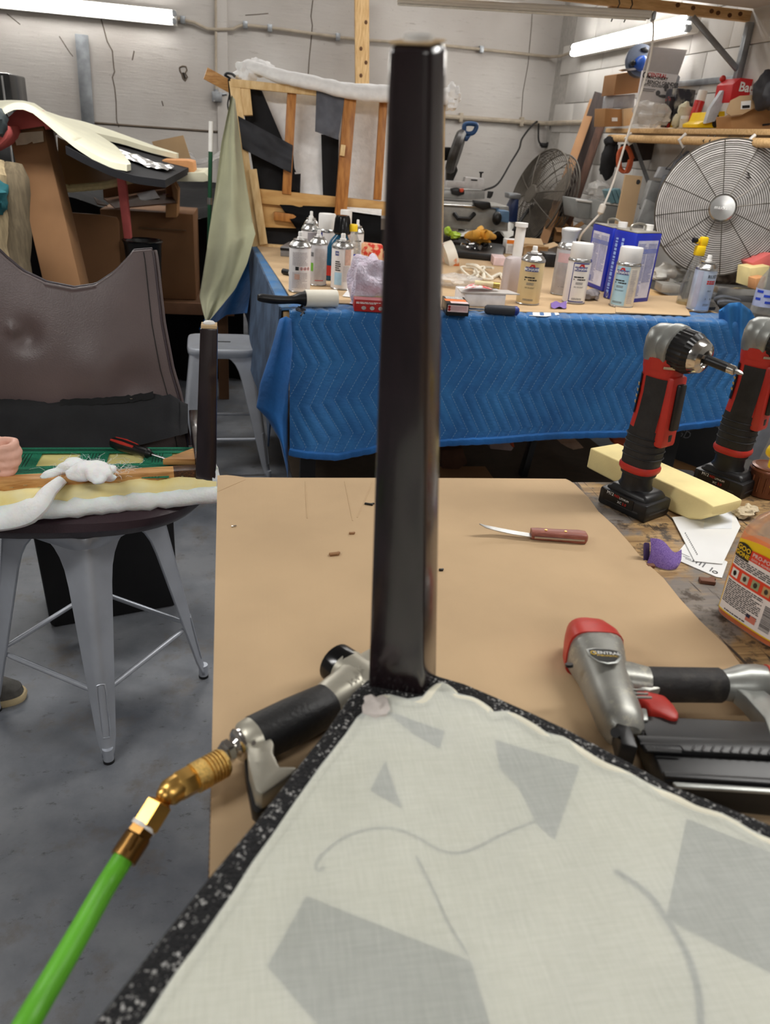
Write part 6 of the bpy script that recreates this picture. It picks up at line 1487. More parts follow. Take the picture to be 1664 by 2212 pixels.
wrap(a, wq(-.02, hb * .3, .0, hb * .42), 'smudge', M('brown_smudge', (196, 160, 144), .6, n=.1, s=90), .0008)
b_ = can('grey white spray can with green stripe behind the hazard can', (686, 620), (688, 496), 37, M('pale_grey_can', (200, 198, 200), .35), yaw=-.1); hb = b_['hb']
wrap(b_, wq(-.03, hb * .35, -.016, hb * .55), 'stripe', M('green_ink', (110, 170, 60), .5)); wrap(b_, wq(-.03, hb * .7, -.016, hb * .8), 'stripe', M('grey_ink', (110, 110, 112), .7)); wrap(b_, fine_print(-.012, hb * .1, .03, hb * .9, 22, 9), 'fine_print', MATS['faint_ink'])
wrap(b_, fine_print(-.008, hb * .12, .026, hb * .16, 1, 2, .2), 'fine_print', m_inkred)
c_ = can('white spray can with pale blue side label left of bubble wrap', (737, 628), (738, 504), 46, m_can_w, yaw=.15); hb = c_['hb']
wrap(c_, wq(-.036, hb * .82, -.02, hb * .92, 4), 'banner', m_navyink); wtext(c_, 'AWK', .013, -.027, hb * .865, m_wink); wrap(c_, wq(-.036, hb * .12, -.006, hb * .42), 'label', M('pale_blue_label', (164, 200, 222), .4)); wrap(c_, fine_print(-.034, hb * .45, -.012, hb * .7, 5, 3, .3), 'fine_print', m_ink)
wrap(c_, wq(.004, hb * .6, .03, hb * .97), 'smudge', MATS['brown_smudge'], .0008); wrap(c_, fine_print(-.002, hb * .2, .034, hb * .58, 12, 8), 'fine_print', MATS['faint_ink'])
d_ = can('silver topped spray can behind, under the sofa batten', (668, 592), (671, 466), 37, m_can_w); wrap(d_, wq(-.01, d_['hb'] * .6, .03, d_['hb'] * .95), 'label', M('grey_label', (150, 146, 150), .7))
e_ = can('white spray can with wide white cap between silver topped cans', (703, 596), (703, 461), 38, m_can_w, 'cap'); wrap(e_, wq(-.03, e_['hb'] * .85, -.018, e_['hb'] * .98), 'label', m_navyink)
f_ = can('tall silver spray can at the back by the yellow capped bottle', (768, 592), (766, 474), 28, m_can_w, yaw=-.1); wrap(f_, fine_print(-.004, f_['hb'] * .77, .028, f_['hb'] * .83, 1, 3, .25), 'fine_print', m_ink)
can('white capped spray can half hidden behind the black capped bottle', (743, 580), (744, 453), 26, m_can_w, 'cap')
# nozzle bottle behind
g_ = can('small white trigger topped can at the very back of the group', (670, 580), (671, 456), 30, m_can_w)
# teal bottle with black cap
P = PZ(722, 604, ZT); t = thing('polish_bottle', 'dark teal bottle with black fluted cap behind the white cans', 'bottle', P, group=None)
r = .045; h = PY(738, 465, P.y).z - ZT
obj('body', loft([(0, 0, 0, r, r * .7, 3), (.006, 0, 0, r * 1.05, r * .75, 3), (h * .5, .012, 0, r * 1.02, r * .72, 3), (h * .62, .018, 0, r * .9, r * .65, 2.6), (h * .70, .022, 0, r * .6, r * .55, 2), (h * .74, .024, 0, r * .55, r * .5, 2)], 32, T=Matrix.Translation(P)), M('teal_plastic', (14, 74, 104), .25), t)
g = G(); n = 40; vs = []
for rr, zz in ((.033, h * .72), (.036, h * .74), (.031, h * .95), (.026, h), (.001, h)):
    for j in range(n): q = 2 * math.pi * j / n; k = rr * (.93 if j % 4 == 0 else 1); vs.append(P + V((.025 + k * math.cos(q), k * math.sin(q), zz)))
g.add(vs, [(i * n + j, i * n + (j + 1) % n, (i + 1) * n + (j + 1) % n, (i + 1) * n + j) for i in range(4) for j in range(n)]); obj('cap', g, M('gloss_black', (14, 14, 15), .18), t, smooth=30)
obj('label_band', loft([(.02, .0005, 0, r * 1.06, r * .76, 3), (.06, .001, 0, r * 1.06, r * .76, 3)], 32, T=Matrix.Translation(P), caps=False), m_red, t)
# yellow capped clear bottle
m_clear = M('clear_plastic', (216, 218, 214), .1, trans=.8, alpha=.45, n=.02)
P = PZ(757, 606, ZT); t = thing('clear_bottle', 'clear bottle with yellow cap and blue label among the white cans', 'bottle', P)
h = PY(760, 484, P.y).z - ZT
obj('body', G().lathe([(.034, 0), (.037, .004), (.037, h * .55), (.034, h * .66), (.02, h * .82), (.017, h * .87), (.017, h * .9)], 28, Matrix.Translation(P)), m_clear, t); bd = t.children[-1]
for z in (h * .58, h * .63, h * .68): obj('rib', G().ring(P + Z1 * z, .0365 - (z / h - .55) * .06, .0015, n=28), m_clear, bd)
obj('cap', G().lathe([(.0195, h * .88), (.0195, h * .985), (.017, h), (0, h)], 20, Matrix.Translation(P)), m_yel, t)
n, u = facing(P); obj('label', G().lathe([(.0376, .01), (.0376, h * .5)], 16, Matrix.Translation(P), arc=(math.atan2(n.y, n.x) - 1.2, math.atan2(n.y, n.x) + 1.2)), m_blueink, t)
lb_ = t.children[-1]
for k in range(4): obj('fine_print', G().lathe([(.038, .02 + k * .02), (.038, .026 + k * .02)], 12, Matrix.Translation(P), arc=(math.atan2(n.y, n.x) - .3, math.atan2(n.y, n.x) + 1.1)), m_wink, lb_)

k_ = can('tan labelled spray can in front of the squirt bottle', (1139, 660), (1151, 531), 50, M('tan_can', (214, 190, 142), .38, n=.03)); brand_label(k_, (216, 192, 144))
m_ = can('white capped spray can with navy border beside the blue tins', (1238, 658), (1252, 524), 48, m_can_w, 'cap', yaw=.1); brand_label(m_, (232, 228, 220), m_navyink, -.032, .066, .006)
n_ = can('pale blue labelled spray can standing before the blue tins', (1341, 666), (1356, 533), 50, M('warm_white_can', (220, 212, 196), .36), 'cap', yaw=-.15); brand_label(n_, (170, 206, 222), None, -.038, .06, -.004)
wrap(n_, fine_print(.026, n_['hb'] * .1, .05, n_['hb'] * .9, 20, 4, .3), 'fine_print', MATS['faint_ink'])
o_ = can('silver and pale blue spray can with red squares at right', (1506, 674), (1530, 551), 46, M('pale_blue_can', (188, 200, 218), .3, .3), yaw=.25); hb = o_['hb']
wtext(o_, 'RUST', .018, .022, hb * .84, m_ink, bold=.01)
for i in range(4):
    for j in range(2): wrap(o_, quads([(.002 + i * .0095, hb * (.66 + j * .05), .010 + i * .0095, hb * (.70 + j * .05))]), 'red_square', m_inkred)
wrap(o_, wq(-.04, hb * .1, -.018, hb * .95), 'label', M('lilac_panel', (170, 172, 190), .5)); wrap(o_, fine_print(.006, hb * .14, .036, hb * .2, 3, 3), 'fine_print', MATS['grey_ink']); wrap(o_, quads([(.01, hb * .29, .036, hb * .33)]), 'black_bar', m_ink); wtext(o_, 'PRO', .009, .02, hb * .5, m_ink)
# grey bottle with slanted white top
l_ = can('grey spray can with slanted white trigger top behind the white can', (1210, 640), (1222, 494), 42, M('dull_grey_can', (186, 186, 190), .4), 'none'); r, h, hb = l_['r'], l_['h'], l_['hb']
obj('spray_top', loft([(hb, 0, 0, r * .9, r * .9), (hb + h * .06, 0, 0, r * .75, r * .75), (hb + h * .14, 0, 0, r * .7, r * .8), (h * .95, .0, 0, r * .85, r * .95), (h, .004, 0, r * .9, r)], 24), M('frosted_grey', (176, 180, 186), .3, n=.03), l_, world=False)
obj('spray_lid', loft([(h * .985, .002, 0, r * .9, r), (h * 1.015, .012, 0, r * .8, r * .9)], 24), m_white, l_, world=False)
wrap(l_, wq(-.034, hb * .7, .034, hb * .9), 'label', M('pink_label', (214, 180, 184), .5)); wrap(l_, fine_print(-.03, hb * .12, .03, hb * .68, 18, 4), 'fine_print', MATS['faint_ink']); wrap(l_, fine_print(-.014, hb * .18, .02, hb * .2, 1, 4, .6), 'fine_print', m_ink)
# squirt bottle
P = PZ(1101, 632, ZT); h = PY(1124, 481, P.y).z - ZT
t = thing('squirt_bottle', 'frosted plastic bottle with tall narrow white neck', 'bottle', P)
m_frost = M('frosted_plastic', (206, 196, 198), .35, trans=.25, n=.03, alpha=.9)
obj('body', loft([(0, 0, 0, .035, .03, 3), (.005, 0, 0, .039, .034, 3), (h * .42, 0, 0, .038, .033, 3), (h * .5, 0, 0, .034, .03, 2.6), (h * .53, .004, 0, .024, .024, 2)], 32, T=Matrix.Translation(P)), m_frost, t)
obj('neck', loft([(h * .5, .01, 0, .020, .02), (h * .94, .012, 0, .020, .02), (h * .945, .012, 0, .026, .026), (h, .012, 0, .026, .026)], 24, T=Matrix.Translation(P)), m_white, t)
# trigger bottle
P = PZ(1480, 660, ZT - .004); h = PY(1512, 508, P.y).z - ZT
t = thing('trigger_bottle', 'clear spray bottle with yellow trigger head behind the silver can', 'bottle', P)
obj('body', loft([(0, 0, 0, .036, .034), (.005, 0, 0, .04, .038), (h * .3, 0, 0, .037, .035), (h * .55, .004, 0, .024, .024), (h * .66, .006, 0, .016, .016), (h * .72, .006, 0, .016, .016)], 28, T=Matrix.Translation(P)), m_clear, t)
obj('residue', loft([(.004, 0, 0, .036, .034), (.02, 0, 0, .0365, .0345)], 28, T=Matrix.Translation(P)), M('amber_residue', (210, 180, 110), .2, trans=.4), t.children[-1])
obj('trigger_head', G().box(P + V((.008, 0, h * .8)), (.036, .034, h * .14)).box(P + V((.016, 0, h * .93)), (.03, .026, h * .13)).box(P + V((-.012, 0, h * .93)), (.014, .02, .02)), m_yel, t, bev=.005)
obj('nozzle', G().cyl(P + V((-.014, 0, h * .94)), P + V((-.032, 0, h * .94)), .011, n=14), m_black, t)
# clear bottle at the right edge
P = PZ(1646, 676, ZT - .004); t = thing('clear_bottle', 'clear bottle with blue printed label at the right edge of the table', 'bottle', P)
obj('body', G().lathe([(.044, 0), (.048, .005), (.047, .10), (.04, .14), (.018, .18), (.016, .2)], 28, Matrix.Translation(P)), m_clear, t)
n, u = facing(P); q = math.atan2(n.y, n.x); obj('label', G().lathe([(.0486, .03), (.048, .10)], 20, Matrix.Translation(P), arc=(q - 1.3, q + 1.3)), M('lilac_label', (176, 184, 216), .5), t); lb_ = t.children[-1]
for z, a0, a1 in ((.085, -.9, -.3), (.07, -.2, .5), (.055, -.9, -.4), (.045, .0, .6)): obj('print', G().lathe([(.0492, z), (.0492, z + .01)], 8, Matrix.Translation(P), arc=(q + a0, q + a1)), m_blueink, lb_)
obj('cap', G().lathe([(.018, .195), (.018, .22), (0, .22)], 16, Matrix.Translation(P)), m_white, t)

# ------------------------------------------------------------------ blue solvent tins
m_tin = M('blue_tin', (26, 44, 168), .3, n=.05)
def tin(label, L_, Mc, R_, ytop, xtop, faces):
    A, B = PZ(*L_, ZT), PZ(*Mc, ZT)
    if R_: C = PZ(*R_, ZT)
    else: d0 = (B - A); C = B + V((-d0.y, d0.x, 0)).normalized() * .11 * (1 if (-d0.y * 0 + d0.x) > 0 else -1)
    D = A + C - B; h = PY(xtop, ytop, B.y).z - ZT
    t = thing('solvent_tin', label, 'tin', (A + C) / 2)
    obj('body', G().prism([A, B, C, D], (0, 0, h)), m_tin, t, bev=.006); bd = t.children[-1]
    c = (A + C) / 2; top = c + Z1 * h; m_dt = M('dull_tin', (170, 166, 156), .4, .8)
    obj('top_plate', G().prism([c + (p - c) * .96 + Z1 * h for p in (A, B, C, D)], (0, 0, .004)), m_dt, t, bev=.001)
    l_ = ((A + D) / 2 - c); l_ = l_ if l_.length > ((A + B) / 2 - c).length else ((A + B) / 2 - c)
    e1, e2 = c + l_ * .65, c - l_ * .45
    obj('handle', G().tube(spline([e1 + Z1 * (h + .003), e1 + Z1 * (h + .022), (e1 + e2) / 2 + Z1 * (h + .03), e2 + Z1 * (h + .022), e2 + Z1 * (h + .003)], 4), .0045, 8), m_dt, t)
    sp = c - l_ * .72; obj('screw_cap', G().cyl(sp + Z1 * h, sp + Z1 * (h + .026), .02, n=20), m_white, t)
    for P_, Q_, kind in ((A, B, faces[0]), (B, C, faces[1])):
        u = (Q_ - P_); w_ = u.length; u.normalize(); n_ = V((u.y, -u.x, 0)); F = frame(P_ + n_ * .0005 + Z1 * 0, u, Z1)
        def art(nm, g, mat, o): g.v = [F @ V((p.x * w_, p.y * h, o)) for p in g.v]; return obj(nm, g, mat, bd, smooth=0)
        if kind == 'label':
            art('label', quads([(.1, .07, .9, .9)]), M('lilac_white', (206, 206, 224), .5), .0006); art('fine_print', fine_print(.14, .1, .5, .86, 34, 3, .25), M('violet_print', (140, 146, 190), .6), .0012); art('fine_print', fine_print(.53, .3, .86, .86, 26, 5, .3), MATS['violet_print'], .0012); art('label_bar', quads([(.1, .72, .9, .78)]), M('violet_bar', (120, 132, 196), .6), .0010); art('barcode', quads([(.14 + i * .03, .1, .155 + i * .03, .2) for i in range(8)]), M('violet_print2', (96, 104, 170), .6), .0014)
        elif kind == 'side':
            for x0 in (.18, .45):
                g = fine_print(0, -.05, .8, .05, 1, int(x0 * 50), .05, .9); g.v = [V((x0 - p.y * 1.2, .1 + p.x, 0)) for p in g.v]; art('vertical_print', g, M('pale_blue_ink', (150, 176, 230), .5), .0008)
            art('mark', G().ring((.2, .06, 0), .04, .008, n=12, m=4), m_wink, .0008)
    return t
tin('blue solvent tin further back with one label side showing', (1259, 613), (1300, 630), None, 494, 1335, ('label', None))
tin('nearer blue solvent tin with blue side and white label side', (1302, 642), (1347, 657), (1400, 652), 505, 1379, ('side', 'label'))
t = thing('work_glove', 'dusty grey glove crumpled at the foot of the blue tins', 'glove', PZ(1275, 640, ZT)); m_gl = M('grey_glove', (128, 122, 122), .9, n=.15, s=60, bump=.3)
obj('palm', G().ell(PZ(1268, 636, ZT + .022), (.035, .03, .021), wob=.3, seed=1, n=18, m=12), m_gl, t)
for k in range(4): obj('finger', G().tube(spline([PZ(1272, 632 + k * 2, ZT + .02), PZ(1284, 630 + k * 3.2, ZT + .022 - k * .003), PZ(1293 - k, 634 + k * 3, ZT + .013)], 4), [.013, .0135, .0135, .013, .013, .012, .012, .011, .009], 10), m_gl, t)

# ------------------------------------------------------------------ things along the front edge of the back table
zl = .951
A, B = PZ(659, 645, zl + .03), PZ(727, 645, zl + .03)
t = thing('lint_roller', 'lint roller with white paper roll and black handle at table corner', 'lint roller', PZ(690, 650, zl))
obj('roll', G().tube([A, B], .03, 28), M('cream_paper_roll', (226, 222, 208), .7, n=.03), t); obj('roll_core', G().tube([A - (B - A) * .01, B + (B - A) * .012], .026, 24), m_black, t.children[-1])
ax = (A - B).normalized()
obj('handle', G().tube(spline([A, A + ax * .02, A + ax * .05 - Z1 * .004, A + ax * .1 - Z1 * .004, A + ax * .15 + Z1 * .002, A + ax * .165 + Z1 * .004], 5), spline1([.026, .02, .014, .015, .014, .01], 5), 16), m_black, t)
def sbox(name, label, fl, fr, ytop, depth, mats, z=ZT, cat='box', xtop=None):
    A, B = PZ(*fl, z), PZ(*fr, z); u = (B - A).normalized(); n_ = V((-u.y, u.x, 0)); h = PY(xtop or fl[0], ytop, A.y).z - z
    t = thing(name, label, cat, (A + B) / 2 + n_ * depth / 2)
    obj('body', G().prism([A, B, B + n_ * depth, A + n_ * depth], (0, 0, h)), mats, t, bev=.0012)
    t['w'] = (B - A).length; t['hh'] = h; t['dd'] = depth
    return t, frame(A - n_ * .0004, u, Z1), frame(A + Z1 * (h + .0004), u, n_)
def art(t, F, g, mat, o=.0004, name='print'):
    g.v = [F @ V((p.x, p.y, o)) for p in g.v]; return obj(name, g, mat, t, smooth=0)
m_rbox = M('red_carton', (176, 36, 34), .45, n=.04)
t, F, Ft = sbox('red_box', 'red printed box with yellow lid stripe by the dark chair leg', (765, 672), (838, 676), 647, .13, m_rbox, z=zl)
w_, h_, d0 = t['w'], t['hh'], t['dd']
art(t, Ft, quads([(0, d0 * .0, w_, d0 * .45)]), M('dusty_rose', (150, 90, 92), .5)); art(t, Ft, quads([(w_ * .1, d0 * .55, w_, d0 * .8)]), M('dull_yellow', (212, 196, 84), .5)); art(t, Ft, quads([(0, d0 * .45, w_, d0 * .55), (0, d0 * .8, w_, d0)]), M('grey_olive', (150, 146, 120), .5))
art(t, F, fine_print(w_ * .05, h_ * .66, w_ * .95, h_ * .85, 2, 3, .12), m_wink, .0008)
for k in range(3): art(t, F, G().ell((w_ * (.28 + k * .25), h_ * .33, 0), (w_ * .07, h_ * .17, .0001), n=14, m=4), m_wink, .0008)
t, F, Ft = sbox('black_box', 'black box with pink label panel at right foot of dark chair leg', (963, 681), (1012, 684), 655, .14, m_black, z=zl)
w_, h_, d0 = t['w'], t['hh'], t['dd']; art(t, F, quads([(w_ * .06, h_ * .32, w_ * .96, h_ * .88)]), M('pale_pink_print', (222, 196, 196), .5)); art(t, F, fine_print(w_ * .18, h_ * .45, w_ * .9, h_ * .8, 4, 2, .2), M('rose_print', (196, 150, 152), .5), .0008)
for y_ in (.5, .72): art(t, F, G().ell((w_ * .13, h_ * y_, 0), (.005, .005, .0001), n=10, m=4), m_inkred, .0008)
art(t, Ft, quads([(0, d0 * .3, w_ * .95, d0 * .6)]), M('orange_print', (220, 120, 60), .5)); art(t, Ft, quads([(w_ * .2, d0 * .05, w_ * .98, d0 * .3)]), MATS['pale_pink_print']); art(t, Ft, fine_print(w_ * .1, d0 * .62, w_ * .9, d0 * .95, 3, 2, .2), m_wink)
# screwdriver
A, B, C = PZ(1048, 668, zl + .017), PZ(1121, 672, zl + .017), PZ(1005, 666, zl + .01)
t = thing('screwdriver', 'grey handled screwdriver with blue end at front table edge', 'screwdriver', PZ(1080, 675, zl))
obj('handle', along(A, B, [(0, .011, 2.4), (.06, .016, 2.6), (.5, .017, 2.6), (.86, .0165, 2.6), (.87, .016, 2.6)], 20), M('charcoal_rubber', (52, 54, 60), .6), t); obj('end_cap', along(A.lerp(B, .86), B, [(0, .0168, 2.6), (.6, .0165, 2.4), (1, .010, 2)], 20), M('navy_plastic', (30, 50, 130), .35), t); obj('shaft', along(A, C, [(0, .0045, 2), (1, .0045, 2)], 10), m_steel, t)
# white tray of papers and tubes
t, F, Ft = sbox('plastic_tray', 'flat clear topped tray with white card front beside the tan can', (1002, 661), (1090, 664), 632, .13, M('white_card', (228, 230, 236), .5), z=ZT)
w_, h_, d0 = t['w'], t['hh'], t['dd']; obj('lid', G().prism([Ft @ V(p) for p in ((-.02, -.012, 0), (w_ + .05, -.012, 0), (w_ + .03, d0 * .5, 0), (-.01, d0 * .5, 0))], (0, 0, .004)), M('hazy_plastic', (196, 192, 188), .3, n=.05), t)
one('printed_leaflet', G().sheet(lambda s, t_: PZ(lerp(1000, 1062, s) + 12 * (1 - t_), lerp(615, 626, t_), ZT + .062) + Z1 * (.008 * math.sin(s * 3)), 8, 4, off=(0, 0, .001)), M('red_white_print', (226, 222, 220), .5, s=60, c2=(206, 60, 60), lo=.5, hi=.56), 'red and white printed leaflet on the clear tray', 'leaflet')
t = thing('metal_tube', 'cream paint marker with gold cap lying behind the tray', 'marker', PZ(1050, 618, ZT + .055)); A, B = PZ(1026, 612, ZT + .075), PZ(1066, 616, ZT + .075)
obj('barrel', G().cyl(A, B, .012, n=16), M('cream_barrel', (214, 200, 160), .4), t); obj('cap', G().cyl(B, B + (B - A) * .35, .0125, n=16), M('gold_cap', (190, 160, 90), .3, .8), t)
# cords and bag
m_wcord = M('ivory_cord', (226, 218, 200), .5)
r_ = random.Random(8)
pts = [PZ(1000 + 60 * (i / 15) + 16 * math.sin(i * 1.7), 590 + 14 * math.sin(i * 1.13 + 1), ZT + .008 + .02 * abs(math.sin(i * .9))) for i in range(16)]
one('white_cable', G().tube(spline(pts, 6), .006, 6), m_wcord, 'tangled ivory cable on cardboard right of the dark chair leg', 'cable')
one('white_cable', G().tube(spline([PZ(1010, 572, ZT + .03), PZ(1030, 575, ZT + .06), PZ(1044, 590, ZT + .03), PZ(1048, 604, ZT + .01), PZ(1062, 600, ZT + .008), PZ(1080, 592, ZT + .01), PZ(1086, 600, ZT + .01)], 6), .009, 6), m_wcord, 'thicker ivory cord loop arching over the tangled cable', 'cable')
def bag(name, label, px, w, h, mat, z=ZT, seed=1, ry=None, cat='bag'):
    c = PZ(px[0], px[1], z + h * .5); g = G().ell(c, (w, ry or w * .8, h * .52), n=26, m=18, wob=.55, seed=seed)
    g.v = [V((p.x, p.y, max(p.z, z + .001)) ) + V((.004 * mnoise.noise(p * 40), .004 * mnoise.noise(p * 43), .0)) for p in g.v]; return one(name, g, mat, label, cat, smooth=30)
m_bag = M('clear_bag', (222, 220, 216), .08, n=.1, s=20, alpha=.4, bump=.6, bs=30, bdist=.01)
bag('plastic_bag', 'clear plastic bag lying right of the dark chair leg', (990, 606), .09, .05, m_bag, seed=3)
bag('plastic_bag', 'milky plastic bag behind the right blue tin', (1448, 592), .085, .10, M('milky_bag', (206, 204, 196), .35, n=.08, s=20), seed=5)
one('sandpaper', G().sheet(lambda s, t_: PZ(lerp(1190, 1224, s), lerp(655, 667, t_), ZT + .001) + Z1 * (.008 * math.sin(s * 5 + t_ * 2) ** 2), 8, 6, off=(0, 0, .001)), m_purple, 'small crumpled purple sandpaper scrap before the white can', 'sandpaper')
one('paper_scrap', G().prism([PZ(x, y, .951) for x, y in ((1143, 682), (1155, 673), (1205, 674), (1209, 680), (1180, 684), (1160, 683))], (0, 0, .0012)), m_paper, 'torn white paper scrap on blanket edge before the tan can', 'paper', smooth=0)
one('paper_scrap', G().prism([PZ(x, y, ZT + .001) for x, y in ((740, 640), (752, 626), (775, 622), (770, 634), (757, 642))], (0, 0, .0012)), m_paper, 'curled white paper scrap before the bubble wrap', 'paper', smooth=0)
# bubble wrap and snack pack by the leg
m_bub = M('bubble_wrap', (214, 206, 222), .25, n=.14, s=50, bump=.9, bs=120, bdist=.006, c2=(206, 190, 206))
g = G().ell(PZ(800, 620, ZT + .06), (.085, .06, .11), n=30, m=22, wob=.35, seed=2); g.v = [V((p.x, p.y, max(p.z, ZT))) for p in g.v]; one('bubble_wrap', g, m_bub, 'bundle of bubble wrap leaning against nothing beside the dark chair leg', 'bubble wrap')
COL.objects[-1]['label'] = 'pinkish bubble wrap bundle just left of the dark chair leg'
slab('snack_pack', 'red and orange printed pack standing behind the bubble wrap', 'package', [(778, 524), (828, 530), (832, 566), (776, 556)], 3.5, .05, M('red_orange_print', (214, 60, 44), .4, s=40, c2=(236, 190, 150), lo=.45, hi=.55)); sp_ = COL.objects[-1]
sp_.location.z = max(sp_.location.z, ZT)
# slim grey device and marker
t, F, Ft = sbox('grey_device', 'flat grey and black electronic device left of the white cans', (606, 553), (640, 556), 532, .2, M('silver_device', (140, 140, 142), .4, .4), z=ZT); obj('band', G().prism([F @ V(p) for p in ((-.001, t['hh'] * .62, -.001), (t['w'] + .001, t['hh'] * .62, -.001), (t['w'] + .001, t['hh'] * .85, -.001), (-.001, t['hh'] * .85, -.001))], F.to_3x3() @ V((0, 0, .003))), m_black, t)
t = thing('marker', 'black marker with white band lying left of hazard can', 'marker', PZ(618, 592, ZT)); A, B = PZ(612, 586, ZT + .012), PZ(640, 592, ZT + .012)
obj('cap', G().cyl(A, A.lerp(B, .55), .012, n=14), m_black, t); obj('barrel', G().cyl(A.lerp(B, .55), B, .0115, n=14), m_white, t)
one('debris_tuft', G().tube([PZ(650 + 10 * math.sin(i * 2.4), 676 - i * 1.5 + 6 * math.cos(i * 1.9), .953) for i in range(12)], .003, 5), m_strap, 'black fibre tuft on blanket corner below the lint roller', 'fibre')
# ------------------------------------------------------------------ fans
m_wire = M('fan_wire', (88, 82, 74), .35, .6); m_wire_dk = M('dusty_fan_wire', (92, 86, 78), .6, .4); m_blade = M('fan_blade', (222, 218, 214), .45, .25, n=.08); m_dblade = M('dusty_blade', (136, 126, 114), .6, .3, n=.2)
def fan(label, c, n, R, wire, blade, rings, spokes, wr, badge=True, stand=None, grp='metal drum fans'):
    t = thing('drum_fan', label, 'fan', V((c.x, c.y, 0)), group=grp); n = V(n).normalized(); u = Z1.cross(n).normalized(); v = n.cross(u)
    T = Matrix(((u.x, v.x, n.x, c.x), (u.y, v.y, n.y, c.y), (u.z, v.z, n.z, c.z), (0, 0, 0, 1)))
    dome = lambda r: .30 * R * (1 - (r / R) ** 2.2)
    for nm, sg, cnt in (('front_grille', 1, rings), ('rear_grille', -1, rings // 3)):
        g = G()
        for i in range(cnt):
            r = R * (.2 + .8 * i / (cnt - 1)); g.ring((0, 0, sg * (dome(r) * (.55 if sg > 0 else .9) + .05)), r, wr, n=44, m=4)
        g.xf(T); o = obj(nm, g, wire, t)
        for k in range(spokes):
            a = 2 * math.pi * k / spokes + .2; g = G().tube([V((math.cos(a) * R * q, math.sin(a) * R * q, sg * (dome(R * q) * (.55 if sg > 0 else .9) + .05 + wr))) for q in (.15, .4, .6, .8, .93, 1.0)], wr * 1.25, 5).xf(T); obj('spoke', g, wire, o)
    obj('rim', G().ring((0, 0, .05), R * 1.005, wr * 2.2, n=48).ring((0, 0, -.05), R * 1.005, wr * 2.2, n=48).xf(T), wire, t)
    if badge: obj('shroud', G().lathe([(R * .99, -.05), (R * 1.0, 0), (R * .99, .05)], 48, T), blade, t)
    else: obj('shroud', G().ring((0, 0, .025), R, wr, n=48).ring((0, 0, 0), R, wr, n=48).ring((0, 0, -.025), R, wr, n=48).xf(T), wire, t)
    for k in range(3):
        a0 = k * 2.094
        obj('blade', G().sheet(lambda s, q: V((math.cos(a0 + s * 1.25 * (1 - .15 * q)) * lerp(R * .15, R * .88, q), math.sin(a0 + s * 1.25 * (1 - .15 * q)) * lerp(R * .15, R * .88, q), .03 - .07 * s)), 8, 6).xf(T), blade, t, smooth=80)
    obj('motor', G().lathe([(R * .24, -.10), (R * .26, -.06), (R * .2, .0), (R * .14, .02)], 24, T), wire, t)
    zb = dome(R * .2) * .55 + .05
    obj('badge', G().lathe([(R * .2, zb - .006), (R * .21, zb), (R * .18, zb + .01), (0, zb + .013)], 28, T), m_alu if badge else wire, t); bd = t.children[-1]
    if badge: text('maxxair', R * .075, m_wink, bd, T @ Matrix.Translation((0, 0, zb + .0135)))
    if stand:
        for pts in stand: obj('stand_tube', G().tube(spline([V(p) for p in pts], 6), .012, 8), m_black, t)
    return t
fc = PY(1560, 452, 3.47)
fan('large steel fan with wire grille at the right edge', fc, (-.50, -.84, .10), .287, m_wire, m_blade, 26, 12, .0017, True, [((fc.x - .02, fc.y + .12, fc.z), (fc.x + .0, fc.y + .16, .7), (fc.x, fc.y + .16, .03)), ((fc.x - .2, fc.y + .3, .015), (fc.x, fc.y + .16, .03), (fc.x + .2, fc.y + .1, .015))])
sc2 = PY(1172, 430, 5.5)
fan('smaller dusty fan tilted to the left in the wall corner', sc2, (-.93, -.20, .28), .315, m_wire_dk, m_dblade, 24, 10, .0028, False, [(PY(1100, 512, 5.3), PY(1108, 500, 5.3), PY(1135, 462, 5.4), PY(1150, 445, 5.5)), (PY(1158, 515, 5.3), PY(1190, 475, 5.4), PY(1212, 446, 5.5)), (PY(1217, 505, 5.4), PY(1215, 470, 5.5), PY(1210, 448, 5.5), PY(1222, 440, 5.5), PY(1234, 462, 5.5), PY(1234, 500, 5.4))])

# ------------------------------------------------------------------ rear bench, saw, case, vise
rb = thing('rear_bench', 'dark bench behind the table under the saw and small fan', 'bench', (1.6, 5.4, 0)); obj('top', G().box((1.52, 5.42, .925), (1.7, 1.55, .04)), M('dark_shelf_wood', (70, 58, 46), .8), rb, bev=.004)
for x, y in ((.75, 4.72), (2.28, 4.72), (.75, 6.1), (2.28, 6.1)): obj('leg', G().box((x, y, .4525), (.07, .07, .905)), MATS['dark_leg'], rb)
m_bblue = M('tool_blue', (24, 66, 112), .4); m_wtool = M('tool_white', (206, 204, 204), .4)
YS = 5.15; sw = thing('mitre_saw', 'mitre saw with blue D handle and white base right of dark chair leg', 'saw', PY(1000, 470, YS))
def pr(name, px, dth, mat, d0=0., par=sw, bev=.006, Y=YS): return obj(name, G().prism([PY(x, y, Y + d0) for x, y in px], (0, dth, 0)), mat, par, bev=bev)
g = G().tube(spline([PY(x, y, YS) for x, y in ((1003, 278), (1005, 269), (1017, 267), (1029, 270), (1028, 279), (1022, 287), (1012, 289), (1004, 286))], 4, closed=True), .014, 10, closed=True); obj('handle', g, m_bblue, sw)
pr('handle_base', [(1000, 280), (1004, 292), (1012, 294), (1020, 290), (1010, 306), (1004, 304), (998, 288)], .04, m_bblue, -.02)
ctr = PY(985, 328, YS); obj('blade_guard', G().lathe([(.0, -.03), (.115, -.028), (.13, -.012), (.13, .012), (.115, .028), (0, .03)], 32, Matrix.Translation(ctr) @ Matrix.Rotation(.25, 4, 'Y') @ Matrix.Rotation(1.25, 4, 'Z') @ Matrix.Rotation(1.57, 4, 'X')), M('guard_grey', (70, 68, 66), .4, .5, n=.2), sw)
